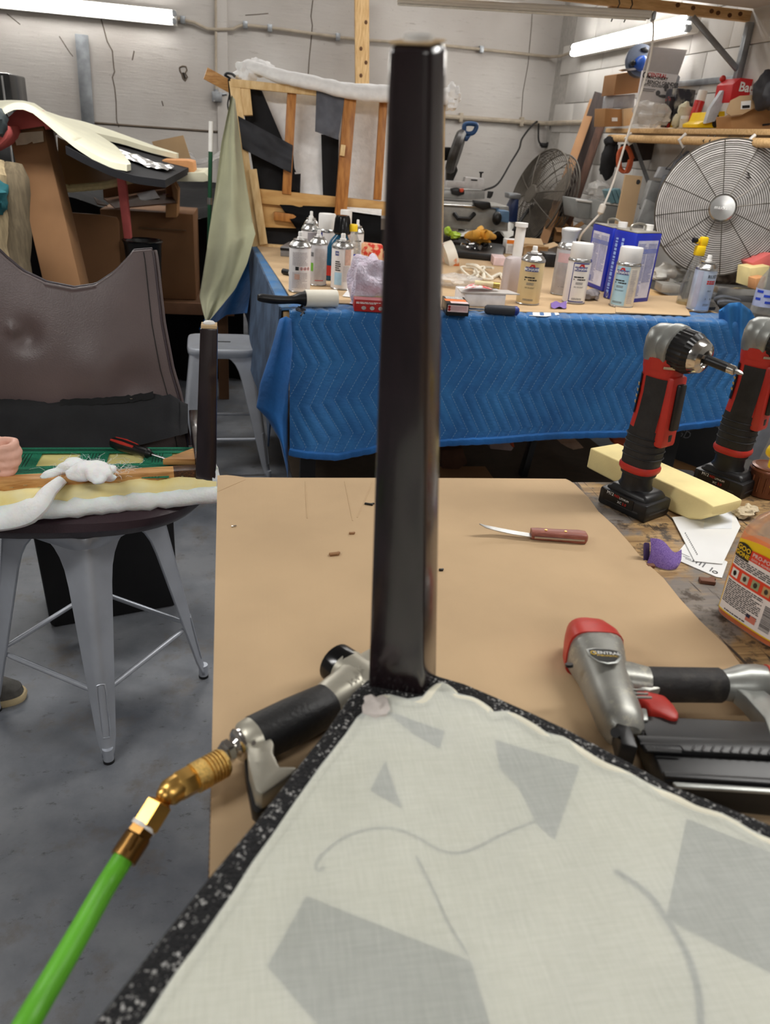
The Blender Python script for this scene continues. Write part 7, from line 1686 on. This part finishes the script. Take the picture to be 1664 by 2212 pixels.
pr('motor', [(925, 320), (975, 318), (980, 345), (925, 352)], .12, m_black, .05); pr('arm', [(966, 360), (985, 352), (990, 368), (978, 395), (966, 395)], .05, m_black, .03)
pr('fence', [(965, 390), (1003, 392), (1006, 382), (1046, 386), (1048, 410), (965, 404)], .05, m_wtool); pr('fence_slot', [(1018, 387), (1032, 388), (1032, 391), (1018, 390)], .01, m_black, -.004, bev=0)
pr('clamp', [(1036, 371), (1046, 371), (1045, 374), (1042, 374), (1041, 384), (1038, 384), (1038, 374), (1036, 374)], .015, m_black); pr('turntable', [(930, 410), (1048, 412), (1048, 430), (1010, 432), (930, 428)], .2, M('saw_base_grey', (160, 160, 158), .4, .4)); pr('knob', [(976, 408), (990, 406), (1004, 410), (1004, 420), (990, 424), (978, 420)], .05, m_black, -.03); pr('red_button', [(994, 408), (1003, 407), (1002, 415), (995, 416)], .03, M('orange_red', (220, 80, 50), .4), -.05)
pr('side_handle', [(1053, 428), (1055, 413), (1067, 414), (1064, 424), (1060, 429)], .012, m_dark_cable, bev=.002)
t = thing('tool_case', 'grey metal case with black carry handle below the saw', 'case', PY(1020, 480, 4.95)); pr('body', [(930, 436), (1100, 446), (1098, 500), (930, 492)], .3, M('case_grey', (164, 162, 156), .45, .3), 0, t, Y=4.95); pr('rail', [(930, 438), (1080, 446), (1080, 452), (930, 444)], .02, m_alu, -.02, t, Y=4.95)
obj('handle', G().tube([PY(982, 461, 4.93), PY(990, 472, 4.9), PY(1014, 474, 4.9), PY(1025, 462, 4.93)], .014, 8), m_black, t); pr('latch', [(1024, 433), (1060, 437), (1062, 450), (1044, 454), (1026, 446)], .05, m_black, -.05, t, Y=4.95)
t = thing('bench_vise', 'dark blue bench vise left of the small dusty fan', 'vise', PY(1110, 470, 5.2)); pr('jaw', [(1100, 417), (1126, 419), (1126, 432), (1100, 429)], .1, m_galv, 0, t, Y=5.2); pr('body', [(1112, 430), (1122, 430), (1118, 480), (1100, 480), (1104, 445)], .1, M('vise_blue', (20, 40, 84), .4), 0, t, Y=5.2)
t = thing('light_blue_tool', 'pale blue painted tool with black knob beside the grey case', 'tool', PY(1090, 480, 4.9)); pr('body', [(1078, 454), (1101, 456), (1100, 482), (1078, 478)], .1, M('pale_blue_paint', (96, 130, 164), .4), -.02, t, Y=4.9); obj('knob', G().ell(PY(1074, 472, 4.86), (.03, .03, .04)), m_black, t)

# ------------------------------------------------------------------ shelf with boxes on the right wall
XS, ZSH = 2.25, PX(1366, 277, 2.25).z
sh = thing('wall_shelf', 'wooden shelf along the right block wall loaded with boxes', 'shelf', (2.37, 4.3, ZSH - .04)); YA, YE = 2.6, 5.15
obj('board', G().box(((XS + XR) / 2 - .003, (YA + YE) / 2, ZSH - .013), (XR - XS - .008, YE - YA, .024)), m_lumber, sh, bev=.002)
for y in (3.85, 4.85): obj('bracket', G().beam((XS + .05, y, ZSH - .05), (XR - .01, y, ZSH - .33), .02, .012, up=(0, 1, 0)).beam((XS + .05, y, ZSH - .045), (XR - .01, y, ZSH - .045), .02, .012), m_galv, sh)
ZR = PX(1500, 304, 2.2).z
rd = thing('hanging_rod', 'pale wooden rod with white hooks below the shelf', 'rod', (2.2, 4.1, ZR)); obj('rod', G().cyl((2.2, 3.1, ZR), (2.2, 4.95, ZR), .02, n=14), m_lumber, rd)
for px in (1362, 1480, 1630): q = PX(px, 300, 2.2); obj('hook', G().tube([V((2.2, q.y, ZR + .03)), V((2.17, q.y, ZR)), V((2.2, q.y, ZR - .03)), V((2.225, q.y, ZR - .01))], .008, 6), m_white, rd)
def sl(name, label, cat, px, Y, d, mat, bev=.003, group=None): return slab(name, label, cat, px, Y, d, mat, bev=bev, group=group)
# leaning planks
m_dplank = M('dark_plank', (58, 46, 42), .6, n=.2, s=6, stretch=(10, 10, 1)); m_rplank = M('reddish_plank', (84, 56, 42), .6, n=.25, s=6, stretch=(10, 10, 1))
def lean(label, a, b2, X, w_, th_, mat, nm='leaning_plank'):
    P, Q = PX(*a, X), PX(*b2, X - .12); Q = P + (Q - P) * (P.z / (P.z - Q.z)); return one(nm, G().beam(Q, P, w_, th_, up=(.6, 1, 0)), mat, label, 'plank', bev=.003)
lean('wide dark plank leaning in the corner behind the small fan', (1305, 203), (1237, 400), 2.46, .13, .03, m_dplank); lean('narrow reddish plank leaning in front of the wide dark plank', (1325, 192), (1262, 380), 2.40, .05, .045, m_rplank); lean('tan board strip leaning behind the wide dark plank', (1284, 215), (1258, 288), 2.44, .06, .01, m_card_dk)
# cartons on the shelf
def cart(label, px, Y, d, mat, cat='box'): return sl('shelf_box', label, cat, px, Y, d, mat, group='boxes on the wall shelf')
tc0 = cart('tan carton with small tag at the shelf left end', [(1308, 234), (1346, 236), (1346, 273), (1306, 274)], 4.92, .16, m_cbC); cart('pale carton side next to the tan tagged carton', [(1347, 236), (1370, 233), (1366, 270), (1347, 273)], 4.9, .16, m_card)
obj('tag', G().prism([PY(x, y, 4.919) for x, y in ((1322, 254), (1334, 254), (1334, 262), (1322, 262))], (0, -.003, 0)), m_paper, tc0, smooth=0)
cart('clear plastic storage box between two cartons on the shelf', [(1328, 206), (1374, 203), (1370, 233), (1324, 234)], 4.95, .16, M('grey_clear_box', (156, 158, 164), .3, n=.1)); cart('brown carton on top of the clear storage box', [(1333, 160), (1389, 151), (1384, 200), (1326, 206)], 4.9, .18, m_card_dk)
t = thing('circular_saw', 'blue and grey circular saw on top of the brown carton', 'saw', PY(1372, 152, 4.85)); obj('guard', G().lathe([(0, -.02), (.085, -.018), (.09, 0), (.085, .018), (0, .02)], 24, Matrix.Translation(PY(1383, 132, 4.85)) @ Matrix.Rotation(1.4, 4, 'X')), M('saw_slate', (84, 92, 108), .4, .3), t); obj('motor', G().ell(PY(1386, 137, 4.8), (.04, .05, .04)), M('bright_tool_blue', (36, 84, 176), .35), t); pr('shoe', [(1348, 149), (1400, 143), (1402, 148), (1356, 153)], .08, m_steel, -.02, t, Y=4.82, bev=.002); pr('handle', [(1386, 104), (1398, 101), (1404, 112), (1396, 114), (1388, 112)], .04, m_black, -.02, t, Y=4.85); obj('knob', G().ell(PY(1368, 136, 4.8), (.016,) * 3), m_black, t)
gb = thing('grinder_box', 'white bench grinder box with red and black print and open flap', 'box', PY(1410, 272, 4.72)); m_gw = M('box_white', (206, 202, 202), .55, n=.03)
pr('body', [(1390, 152), (1466, 161), (1452, 210), (1440, 272), (1369, 268)], .02, m_gw, 0, gb, Y=4.7, bev=.002); pr('side', [(1466, 161), (1470, 166), (1444, 274), (1440, 272)], .03, MATS['grey_clear_box'], .0, gb, Y=4.705, bev=.002); pr('flap', [(1405, 100), (1485, 108), (1466, 161), (1390, 152)], .006, M('box_inner_grey', (172, 168, 168), .6, n=.03), 0, gb, Y=4.7, bev=0)
def gtext(s, size, x, y, mat, bold=0.): A, B = PY(x, y, 4.698), PY(x + 40, y + 4.5, 4.698); return text(s, size, mat, gb, frame(A, B - A, Z1 + .12 * X1), 'LEFT', bold)
m_lkred = M('logo_red', (190, 44, 50), .5)
gtext('CENTRAL', .027, 1400, 161, m_lkred, .02); gtext('MACHINERY', .022, 1400, 166.5, m_ink, .02); gtext('8" BENCH GRINDER', .025, 1389, 175.5, m_ink, .015); gtext('WITH GOOSENECK LAMP', .019, 1388, 182.5, m_ink, .015); obj('emblem', G().ring(PY(1395, 162, 4.697), .014, .003, axis=(0, 1, 0), n=16, m=5), m_ink, gb)
obj('picture', G().ell(PY(1440, 189, 4.697), (.012, .003, .02)).ell(PY(1422, 201, 4.697), (.014, .003, .014)).ell(PY(1434, 208, 4.697), (.034, .003, .008)), M('picture_grey', (84, 82, 84), .6), gb); obj('fine_print', G().beam(PY(1386, 191, 4.697), PY(1416, 194, 4.697), .006, .002).beam(PY(1386, 195, 4.697), PY(1412, 198, 4.697), .006, .002), MATS['grey_ink'], gb)
bag('plastic_bag', 'clear plastic bag slumped on the shelf before the grinder box', (1404, 268), .10, .12, m_bag, z=ZSH + .001, seed=9)
COL.objects[-1].location = PY(1402, 272, 4.45); COL.objects[-1].location.z = ZSH
cart('slim black and red striped tube box on the shelf', [(1449, 208), (1458, 209), (1447, 276), (1436, 275)], 4.5, .05, M('black_red_print', (34, 28, 30), .4, s=25, c2=(170, 40, 40), lo=.55, hi=.6)); pb0 = cart('dark product box with pale photo print on the shelf', [(1463, 190), (1504, 194), (1489, 275), (1450, 275)], 4.5, .12, M('photo_box', (46, 46, 54), .4, s=16, c2=(150, 144, 132), lo=.5, hi=.65)); obj('base_band', G().prism([PY(x, y, 4.49) for x, y in ((1453, 262), (1474, 263), (1471, 275), (1450, 275))], (0, .01, 0)), m_yel, pb0)
one('rubber_glove', G().ell(PY(1478, 246, 4.42), (.04, .03, .06), wob=.4, seed=3).ell(PY(1462, 262, 4.42), (.025, .02, .04), wob=.4, seed=5), M('cream_glove', (206, 200, 172), .7), 'cream rubber glove draped on the product boxes', 'glove')
def small_can(label, x, y0, y1, w, Y, body, capm, nm='shelf_can'):
    A, B = PY(x[0], y0, Y), PY(x[1], y1, Y); r = w / 2 * dep(A) / FPX; t = thing(nm, label, 'can', A, group='cans on the wall shelf'); m_ = A.lerp(B, .72); obj('body', G().tube([A, m_], r, 18), body, t); obj('cap', G().tube([m_, m_.lerp(B, .15), B], [r * .9, r * .92, r * .88], 18), capm, t); return t
small_can('red aerosol can with white cap standing on the shelf', (1494, 1520), 274, 196, 21, 4.35, M('red_can', (190, 40, 40), .35, s=20, c2=(206, 170, 60), lo=.6, hi=.66), m_white); small_can('short cream paint can beside the rubber glove', (1478, 1482), 276, 250, 22, 4.38, M('cream_can', (212, 204, 184), .4, s=30, c2=(150, 90, 70), lo=.6, hi=.64), m_white)
t = thing('yellow_bin', 'yellow plastic bin with leaning papers on the shelf', 'bin', PY(1540, 276, 4.2)); pr('body', [(1522, 262), (1530, 243), (1567, 240), (1566, 277), (1508, 276), (1508, 268)], .16, m_yel, 0, t, Y=4.15, bev=.003); obj('opening', G().ell(PY(1547, 262, 4.148), (.02, .003, .03)), m_ink, t)
sl('paper_folder', 'sheaf of grey white papers leaning in the yellow bin', 'papers', [(1562, 195), (1574, 200), (1545, 262), (1525, 267), (1535, 235)], 4.12, .03, M('grey_paper', (190, 194, 200), .6, n=.1, s=30), bev=.001)
t = thing('lever', 'red ball handle lever sticking up from the shelf', 'lever', PY(1568, 205, 4.2)); obj('rod', G().cyl(PY(1563, 172, 4.2), PY(1570, 215, 4.2), .006, n=10), m_steel, t); obj('ball', G().ell(PY(1562, 170, 4.2), (.016,) * 3), m_red, t); obj('sleeve', G().cyl(PY(1582, 176, 4.2), PY(1576, 210, 4.2), .01, n=10), m_alu, t)
rx_ = cart('red tool carton with white lettering at the shelf right end', [(1584, 182), (1601, 168), (1638, 172), (1640, 214), (1576, 222)], 4.05, .15, M('tool_red', (196, 36, 40), .4, n=.03)); text('Bauer', .058, m_wink, rx_, frame(PY(1624, 191, 4.046), X1 - Z1 * .02, Z1 + X1 * .2), bold=.025)
bx = thing('tan_carton', 'big open tan carton with barcode flap at shelf right end', 'box', PY(1620, 285, 3.85)); pr('body', [(1580, 252), (1600, 250), (1640, 228), (1700, 230), (1700, 292), (1582, 286)], .14, m_cbC, 0, bx, Y=3.8); pr('flap', [(1572, 236), (1580, 217), (1600, 207), (1640, 204), (1641, 228), (1605, 247), (1580, 250), (1570, 244)], .008, m_card, -.04, bx, Y=3.8, bev=.001); pr('label', [(1602, 219), (1623, 217), (1622, 235), (1601, 236)], .002, m_paper, -.044, bx, Y=3.8, bev=0); obj('barcode', G().prism([PY(x, y, 3.754) for x, y in ((1604, 228), (1620, 227), (1620, 233), (1604, 234))], (0, -.001, 0)), m_ink, bx); pr('stamp', [(1648, 268), (1664, 266), (1664, 270), (1648, 272)], .002, m_ink, -.004, bx, Y=3.8, bev=0)
one('black_bag', G().ell(PY(1664, 196, 3.7), (.07, .07, .085), wob=.3, seed=2, n=20, m=14), M('charcoal_bag', (40, 40, 46), .5, n=.2), 'dark charcoal bag on top of the open tan carton', 'bag'); sl('tall_carton', 'tall pinkish brown carton side at right edge under the shelf', 'box', [(1644, 292), (1700, 278), (1700, 345), (1640, 340)], 3.7, .1, mat_cardboard('pinkish_carton', (176, 130, 104)))
# hanging below the shelf
one('hanging_bag', G().ell(PY(1320, 306, 4.9), (.04, .05, .03), wob=.3).ell(PY(1316, 345, 4.9), (.05, .06, .11), wob=.3, seed=4, n=18, m=12), M('black_cloth', (20, 20, 23), .8), 'black cloth bag hanging below the shelf left end', 'bag')
one('extension_cord', G().tube(spline([PY(1346 + 14 * math.cos(i * 1.25) + i * .6, 345 + 28 * math.sin(i * 1.25) , 4.7 + i * .01) for i in range(16)], 5), .008, 6), M('orange_cord', (196, 92, 50), .5), 'coil of orange extension cord hanging below the shelf', 'cord')
sl('brown_board', 'long brown board lying under the shelf behind the hangers', 'board', [(1345, 312), (1460, 300), (1530, 300), (1500, 335), (1345, 352)], 4.95, .03, m_dplank)
for k, (x, lab) in enumerate(((1478, 'first'), (1530, 'second'), (1544, 'third'), (1575, 'fourth'), (1607, 'fifth'))):
    P_ = PX(x, 300, 2.2); P_.z = ZR
    one('wire_hanger', G().tube([P_ + V((0, 0, -.022)), P_ + V((-.024, 0, .0)), P_ + V((0, 0, .024)), P_ + V((.022, 0, .0)), P_ + V((.0, 0, -.06)), P_ + V((-.02, -.16, -.14)), P_ + V((.02, .16, -.14)), P_ + V((0, 0, -.06))], .003, 5), m_dark_cable, lab + ' dark wire hanger from the left on the wooden rod', 'hanger', group='hangers on the rod')
m_gpouch = M('grey_pouch', (86, 90, 98), .5, n=.15, s=20); m_gwrap = M('plastic_wrapped_grey', (150, 152, 152), .25, n=.2, s=12)
def hang(label, px, Y, mat, nm='hanging_pouch', d=.03): return sl(nm, label, 'pouch', px, Y, d, mat, bev=.006)
hang('dark grey packaged pouch with white print hanging from a hanger', [(1462, 348), (1490, 325), (1500, 345), (1496, 372), (1478, 375), (1450, 370)], 4.25, m_gpouch); g = fine_print(-.03, -.012, .03, .012, 3, 2, .3).xf(frame(PY(1483, 362, 4.245), X1 + Z1 * .5, Z1 - X1 * .5)); obj('fine_print', g, m_wink, COL.objects[-1], smooth=0)
hang('pale grey card pouch hanging left of the dark pouch', [(1428, 360), (1452, 362), (1445, 388), (1416, 384)], 4.3, M('pale_grey_card', (172, 174, 178), .5)); hang('grey wrapped long pack under the card pouch', [(1408, 390), (1434, 392), (1420, 470), (1388, 452)], 4.35, m_gwrap, d=.05); hang('slate blue wrapped pack beside the large fan', [(1438, 380), (1470, 372), (1448, 428), (1424, 430)], 4.2, m_gpouch, d=.04); hang('white grey panel leaning under the hanging packs', [(1398, 430), (1440, 448), (1425, 500), (1376, 485)], 4.3, m_gwrap)
sl('cardboard_strip', 'tall tan cardboard strip with round hole leaning under the shelf', 'cardboard', [(1352, 377), (1389, 381), (1352, 560), (1314, 558)], 4.3, .012, m_card, bev=.001); obj('hole', G().cyl(PY(1379, 393, 4.296), PY(1379, 393, 4.305), .012, n=16), m_ink, COL.objects[-1])
m_bin = M('hazy_bin', (150, 152, 150), .35, n=.12, s=9)
for lab, px, Y in (('hazy plastic storage bin lowest left under the shelf', [(1246, 430), (1305, 438), (1300, 475), (1250, 472)], 4.9), ('hazy plastic bin holding teal cases under the shelf', [(1306, 436), (1352, 442), (1345, 490), (1300, 480)], 4.7)):
    t = thing('storage_bin', lab, 'bin', PY(px[3][0], px[3][1], Y), group='storage bins under the shelf'); pr('body', px, .25, m_bin, 0, t, Y=Y); pr('lip', [px[0], px[1], (px[1][0], px[1][1] + 5), (px[0][0], px[0][1] + 5)], .02, m_white, -.02, t, Y=Y)
for k, lab in enumerate(('leftmost', 'middle', 'rightmost')): sl('plastic_case', lab + ' slim teal case standing in the hazy bin', 'case', [(1312 + k * 10, 412 - k), (1320 + k * 10, 409 - k), (1330 + k * 10, 438), (1322 + k * 10, 440)], 4.66, .08, M('teal_case', (110, 146, 156), .3), group='teal cases in the bin')
carton('open_carton', 'small open carton with flaps behind the grey bottle', (1195, 522), (1240, 526), 492, .2, m_cbC, z=TZ + .0, flaps=(1.9, .9, .5, 1.6)); one('wadded_bag', G().ell(PY(1296, 410, 4.85), (.07, .08, .05), wob=.5, seed=7), m_bag, 'crumpled clear bag on top of the storage bins', 'bag'); carton('flat_carton', 'flattened tan carton behind the tan spray can', (1130, 552), (1182, 556), 534, .16, m_card, z=ZT, flaps=(1.3, 1.2, 1.1, 1.5))

# ------------------------------------------------------------------ clutter in the middle of the table
t = thing('parts_tray', 'black tray heaped with shiny metal fittings on the table', 'tray', PZ(1030, 560, ZT)); tp = [PZ(x, y, ZT) for x, y in ((975, 556), (1085, 566), (1090, 542), (990, 528))]; obj('tray', G().prism(tp, (0, 0, .035)), m_black, t, bev=.006)
for i in range(34): q = tp[0].lerp(tp[1], r_.uniform(.1, .92)).lerp(tp[3].lerp(tp[2], .5), r_.uniform(.15, .8)) + Z1 * r_.uniform(.04, .062); obj('fitting', G().cyl(q, q + V((r_.uniform(-.03, .03), r_.uniform(-.03, .03), r_.uniform(-.01, .02))), r_.uniform(.007, .014), n=8), r_.choice([m_chrome, m_steel, m_steel, m_black]), t)
t = thing('yellow_glove', 'mustard yellow work glove lying on the parts tray', 'glove', PZ(1040, 520, ZT + .06)); m_yg = M('mustard_leather', (214, 158, 56), .7, n=.1); obj('palm', G().ell(PZ(1034, 512, ZT + .09), (.065, .07, .035), wob=.5, seed=3, n=18, m=12), m_yg, t)
for k, (x, y) in enumerate(((1060, 505), (1068, 512), (1040, 492), (1008, 510))): obj('finger', G().tube([PZ(1036, 508, ZT + .10), PZ((1036 + x) / 2, (508 + y) / 2 - 2, ZT + .115), PZ(x, y, ZT + .09)], [.028, .024, .014], 10), m_yg, t)
one('white_cloth', G().sheet(lambda s, q: PZ(lerp(990, 1110, s), lerp(482, 508, q), ZT + .05) + Z1 * (.05 * mnoise.noise(V((s * 5, q * 3, 2)))), 20, 10), M('white_cloth', (206, 204, 198), .8, n=.08, s=20), 'rumpled white cloth behind the yellow glove', 'cloth', smooth=70)
one('lime_clamp', G().ell(PZ(968, 500, ZT + .08), (.02, .05, .025), wob=.4).ell(PZ(984, 508, ZT + .08), (.03, .04, .02), wob=.4, seed=2), M('lime_plastic', (164, 196, 40), .4), 'lime green plastic clamp right of dark chair leg', 'clamp')
sbox('dark_block', 'small black box left of the parts tray', (972, 540), (1006, 544), 522, .12, m_black); sbox('black_carton', 'matte black box between tan can and grey bottle', (1174, 576), (1204, 578), 548, .12, m_black); sbox('pink_carton', 'small pink topped box left of the squirt bottle', (1066, 573), (1092, 575), 556, .14, M('pale_pink_print', (222, 196, 196), .5))
t, F, Ft = sbox('orange_box', 'white and orange fastener box behind the squirt bottle', (1092, 548), (1126, 550), 517, .08, m_paper, xtop=1088); art(t, F, quads([(0, t['hh'] * .72, t['w'], t['hh'] * .98)]), M('orange_ink', (232, 130, 40), .5)); art(t, F, fine_print(.01, t['hh'] * .1, t['w'] * .9, t['hh'] * .6, 6, 3), MATS['faint_ink'], .0008)
one('orange_white_roll', G().lathe([(.02, 0), (.07, .0), (.07, .05), (.02, .05)], 24, Matrix.Translation(PZ(962, 556, ZT + .03)) @ Matrix.Rotation(1.2, 4, 'Y')), M('orange_white', (226, 220, 206), .4, s=12, c2=(226, 120, 40), lo=.55, hi=.6), 'orange and white roll peeking out right of dark chair leg', 'roll'); one('yellow_disc', G().lathe([(.03, 0), (.03, .02), (0, .022)], 20, Matrix.Translation(PZ(974, 566, ZT))), m_yel, 'small yellow lid right of the dark chair leg', 'lid')
# right end of the table
sl('foam_block', 'pink foam slab resting on yellow foam at the right edge', 'foam block', [(1626, 568), (1664, 548), (1700, 548), (1700, 575), (1628, 578)], 3.25, .15, m_pink); sl('foam_block', 'pale yellow foam block under the pink foam at right', 'foam block', [(1622, 579), (1664, 574), (1655, 622), (1617, 619)], 3.2, .1, m_foam); sl('foam_block', 'smaller peach foam block before the yellow foam at right', 'foam block', [(1634, 602), (1656, 598), (1650, 628), (1632, 626)], 3.12, .06, M('peach_foam', (226, 164, 110), .85))
t, F, Ft = sbox('aluminium_box', 'flat silver aluminium box behind the black gloves', (1548, 640), (1640, 646), 620, .1, m_alu, z=ZT + .012, xtop=1552); sbox('grey_tray', 'low grey tray under the silver aluminium box', (1530, 646), (1636, 655), 634, .14, M('tray_grey', (90, 90, 92), .5), z=TZ + .001); sbox('low_dish', 'low grey plastic dish behind the right blue tin', (1428, 631), (1468, 634), 614, .1, MATS['case_grey'], z=ZT)
one('rubble_heap', G().ell(PZ(1570, 608, ZT + .03), (.12, .09, .05), wob=.7, seed=4, n=26, m=16), M('scrap_brown', (120, 106, 92), .8, s=30, c2=(70, 62, 56)), 'brown heap of scraps below the large fan', 'scraps')
t = thing('black_gloves', 'pair of black grey striped work gloves at the right table end', 'gloves', PZ(1575, 660, TZ)); 
for k in range(4): obj('finger', G().tube(spline([PZ(1546 + k * 3, 648 + k * 4, TZ + .02 - k * .002), PZ(1562 + k * 3, 644 + k * 5, TZ + .032 - k * .004), PZ(1596, 652 + k * 3, TZ + .018)], 4), .014, 10), m_blackr if k % 2 else M('glove_grey', (84, 88, 96), .7), t)
one('plastic_clip', G().box(PZ(1566, 668, .951) + Z1 * .008, (.026, .016, .016)).box(PZ(1572, 669, .951) + Z1 * .008, (.02, .018, .016)), m_black, 'tiny black plastic clip on the blanket near right corner', 'clip', bev=.003); one('dark_bracket', G().prism([PZ(x, y, TZ + .006) for x, y in ((1524, 670), (1530, 652), (1545, 670))], (0, 0, .012)), m_black, 'small black triangular bracket right of the silver can', 'bracket')
# ------------------------------------------------------------------ under the back table
m_orange = M('tool_orange', (206, 84, 34), .45)
def ut(name, label, cat, px, Y, d, mat, **k): return sl(name, label, cat, px, Y, d, mat, **k)
ut('tool_bag', 'black tool bag with grey lettering under the table right end', 'bag', [(1460, 940), (1540, 918), (1600, 950), (1590, 1010), (1520, 1015), (1440, 985)], 3.0, .2, M('matt_black', (17, 16, 18), .5)); text('GD', .05, MATS['grey_ink'], COL.objects[-1], frame(PY(1478, 938, 2.995), X1 - .3 * Z1, Z1 + .3 * X1))
ut('orange_tool', 'orange and black power tool under the table behind nearest drill', 'tool', [(1325, 950), (1400, 945), (1480, 985), (1478, 998), (1330, 962)], 3.1, .06, m_orange); ut('wood_block', 'pale wooden offcut on the floor shelf behind the drills', 'wood', [(1420, 985), (1540, 1000), (1540, 1022), (1430, 1010)], 3.1, .15, m_cbC); ut('brown_cloth', 'dark brown cloth heap under the table right of chair leg', 'cloth', [(955, 972), (1000, 968), (1010, 1000), (990, 1015), (955, 1012)], 3.2, .2, M('umber_cloth', (80, 54, 40), .9)); ut('white_packet', 'white packet with orange tip under the table', 'packet', [(1058, 955), (1100, 955), (1110, 968), (1105, 974), (1060, 970)], 3.3, .1, M('dim_white', (190, 170, 168), .7)); ut('orange_tip', 'orange wedge beside the white packet under the table', 'wedge', [(1101, 953), (1110, 955), (1112, 967), (1106, 965)], 3.25, .03, m_orange); ut('tan_cloth', 'tan rag hanging under the table behind the foam block', 'cloth', [(1212, 958), (1250, 955), (1262, 968), (1240, 972), (1225, 966)], 3.3, .08, M('tan_rag', (180, 150, 130), .9))
one('floor_cardboard', G().prism([PZ(x, y, .132) for x, y in ((950, 1010), (1048, 1010), (1066, 1036), (950, 1036))], (0, 0, .006)), m_card_dk, 'flat brown cardboard on the lower shelf right of chair leg', 'cardboard', smooth=0)
one('tripod_leg', G().beam(PY(1152, 948, 3.15), PY(1120, 1060, 3.15), .05, .03), m_black, 'black slanting tool leg under the middle of the table', 'tool leg', bev=.004); one('grey_brace', G().beam(PY(1680, 870, 2.7), PY(1620, 990, 2.7), .06, .04, up=(0, 1, 0)), M('grey_paint', (128, 130, 136), .45), 'grey metal brace slanting beside the right edge drill', 'brace', bev=.004)
for k in range(3): ut('red_tool', ('red tool part low behind the right edge drill', 'small red plastic piece behind the brown container', 'dark red handle behind the right edge drill')[k], 'tool', [[(1600, 990), (1625, 985), (1630, 1000), (1602, 1005)], [(1640, 985), (1664, 992), (1664, 1008), (1642, 1002)], [(1500, 1008), (1530, 1020), (1526, 1030), (1500, 1020)]][k], (3.5, 3.35, 3.2)[k], .05, m_red)
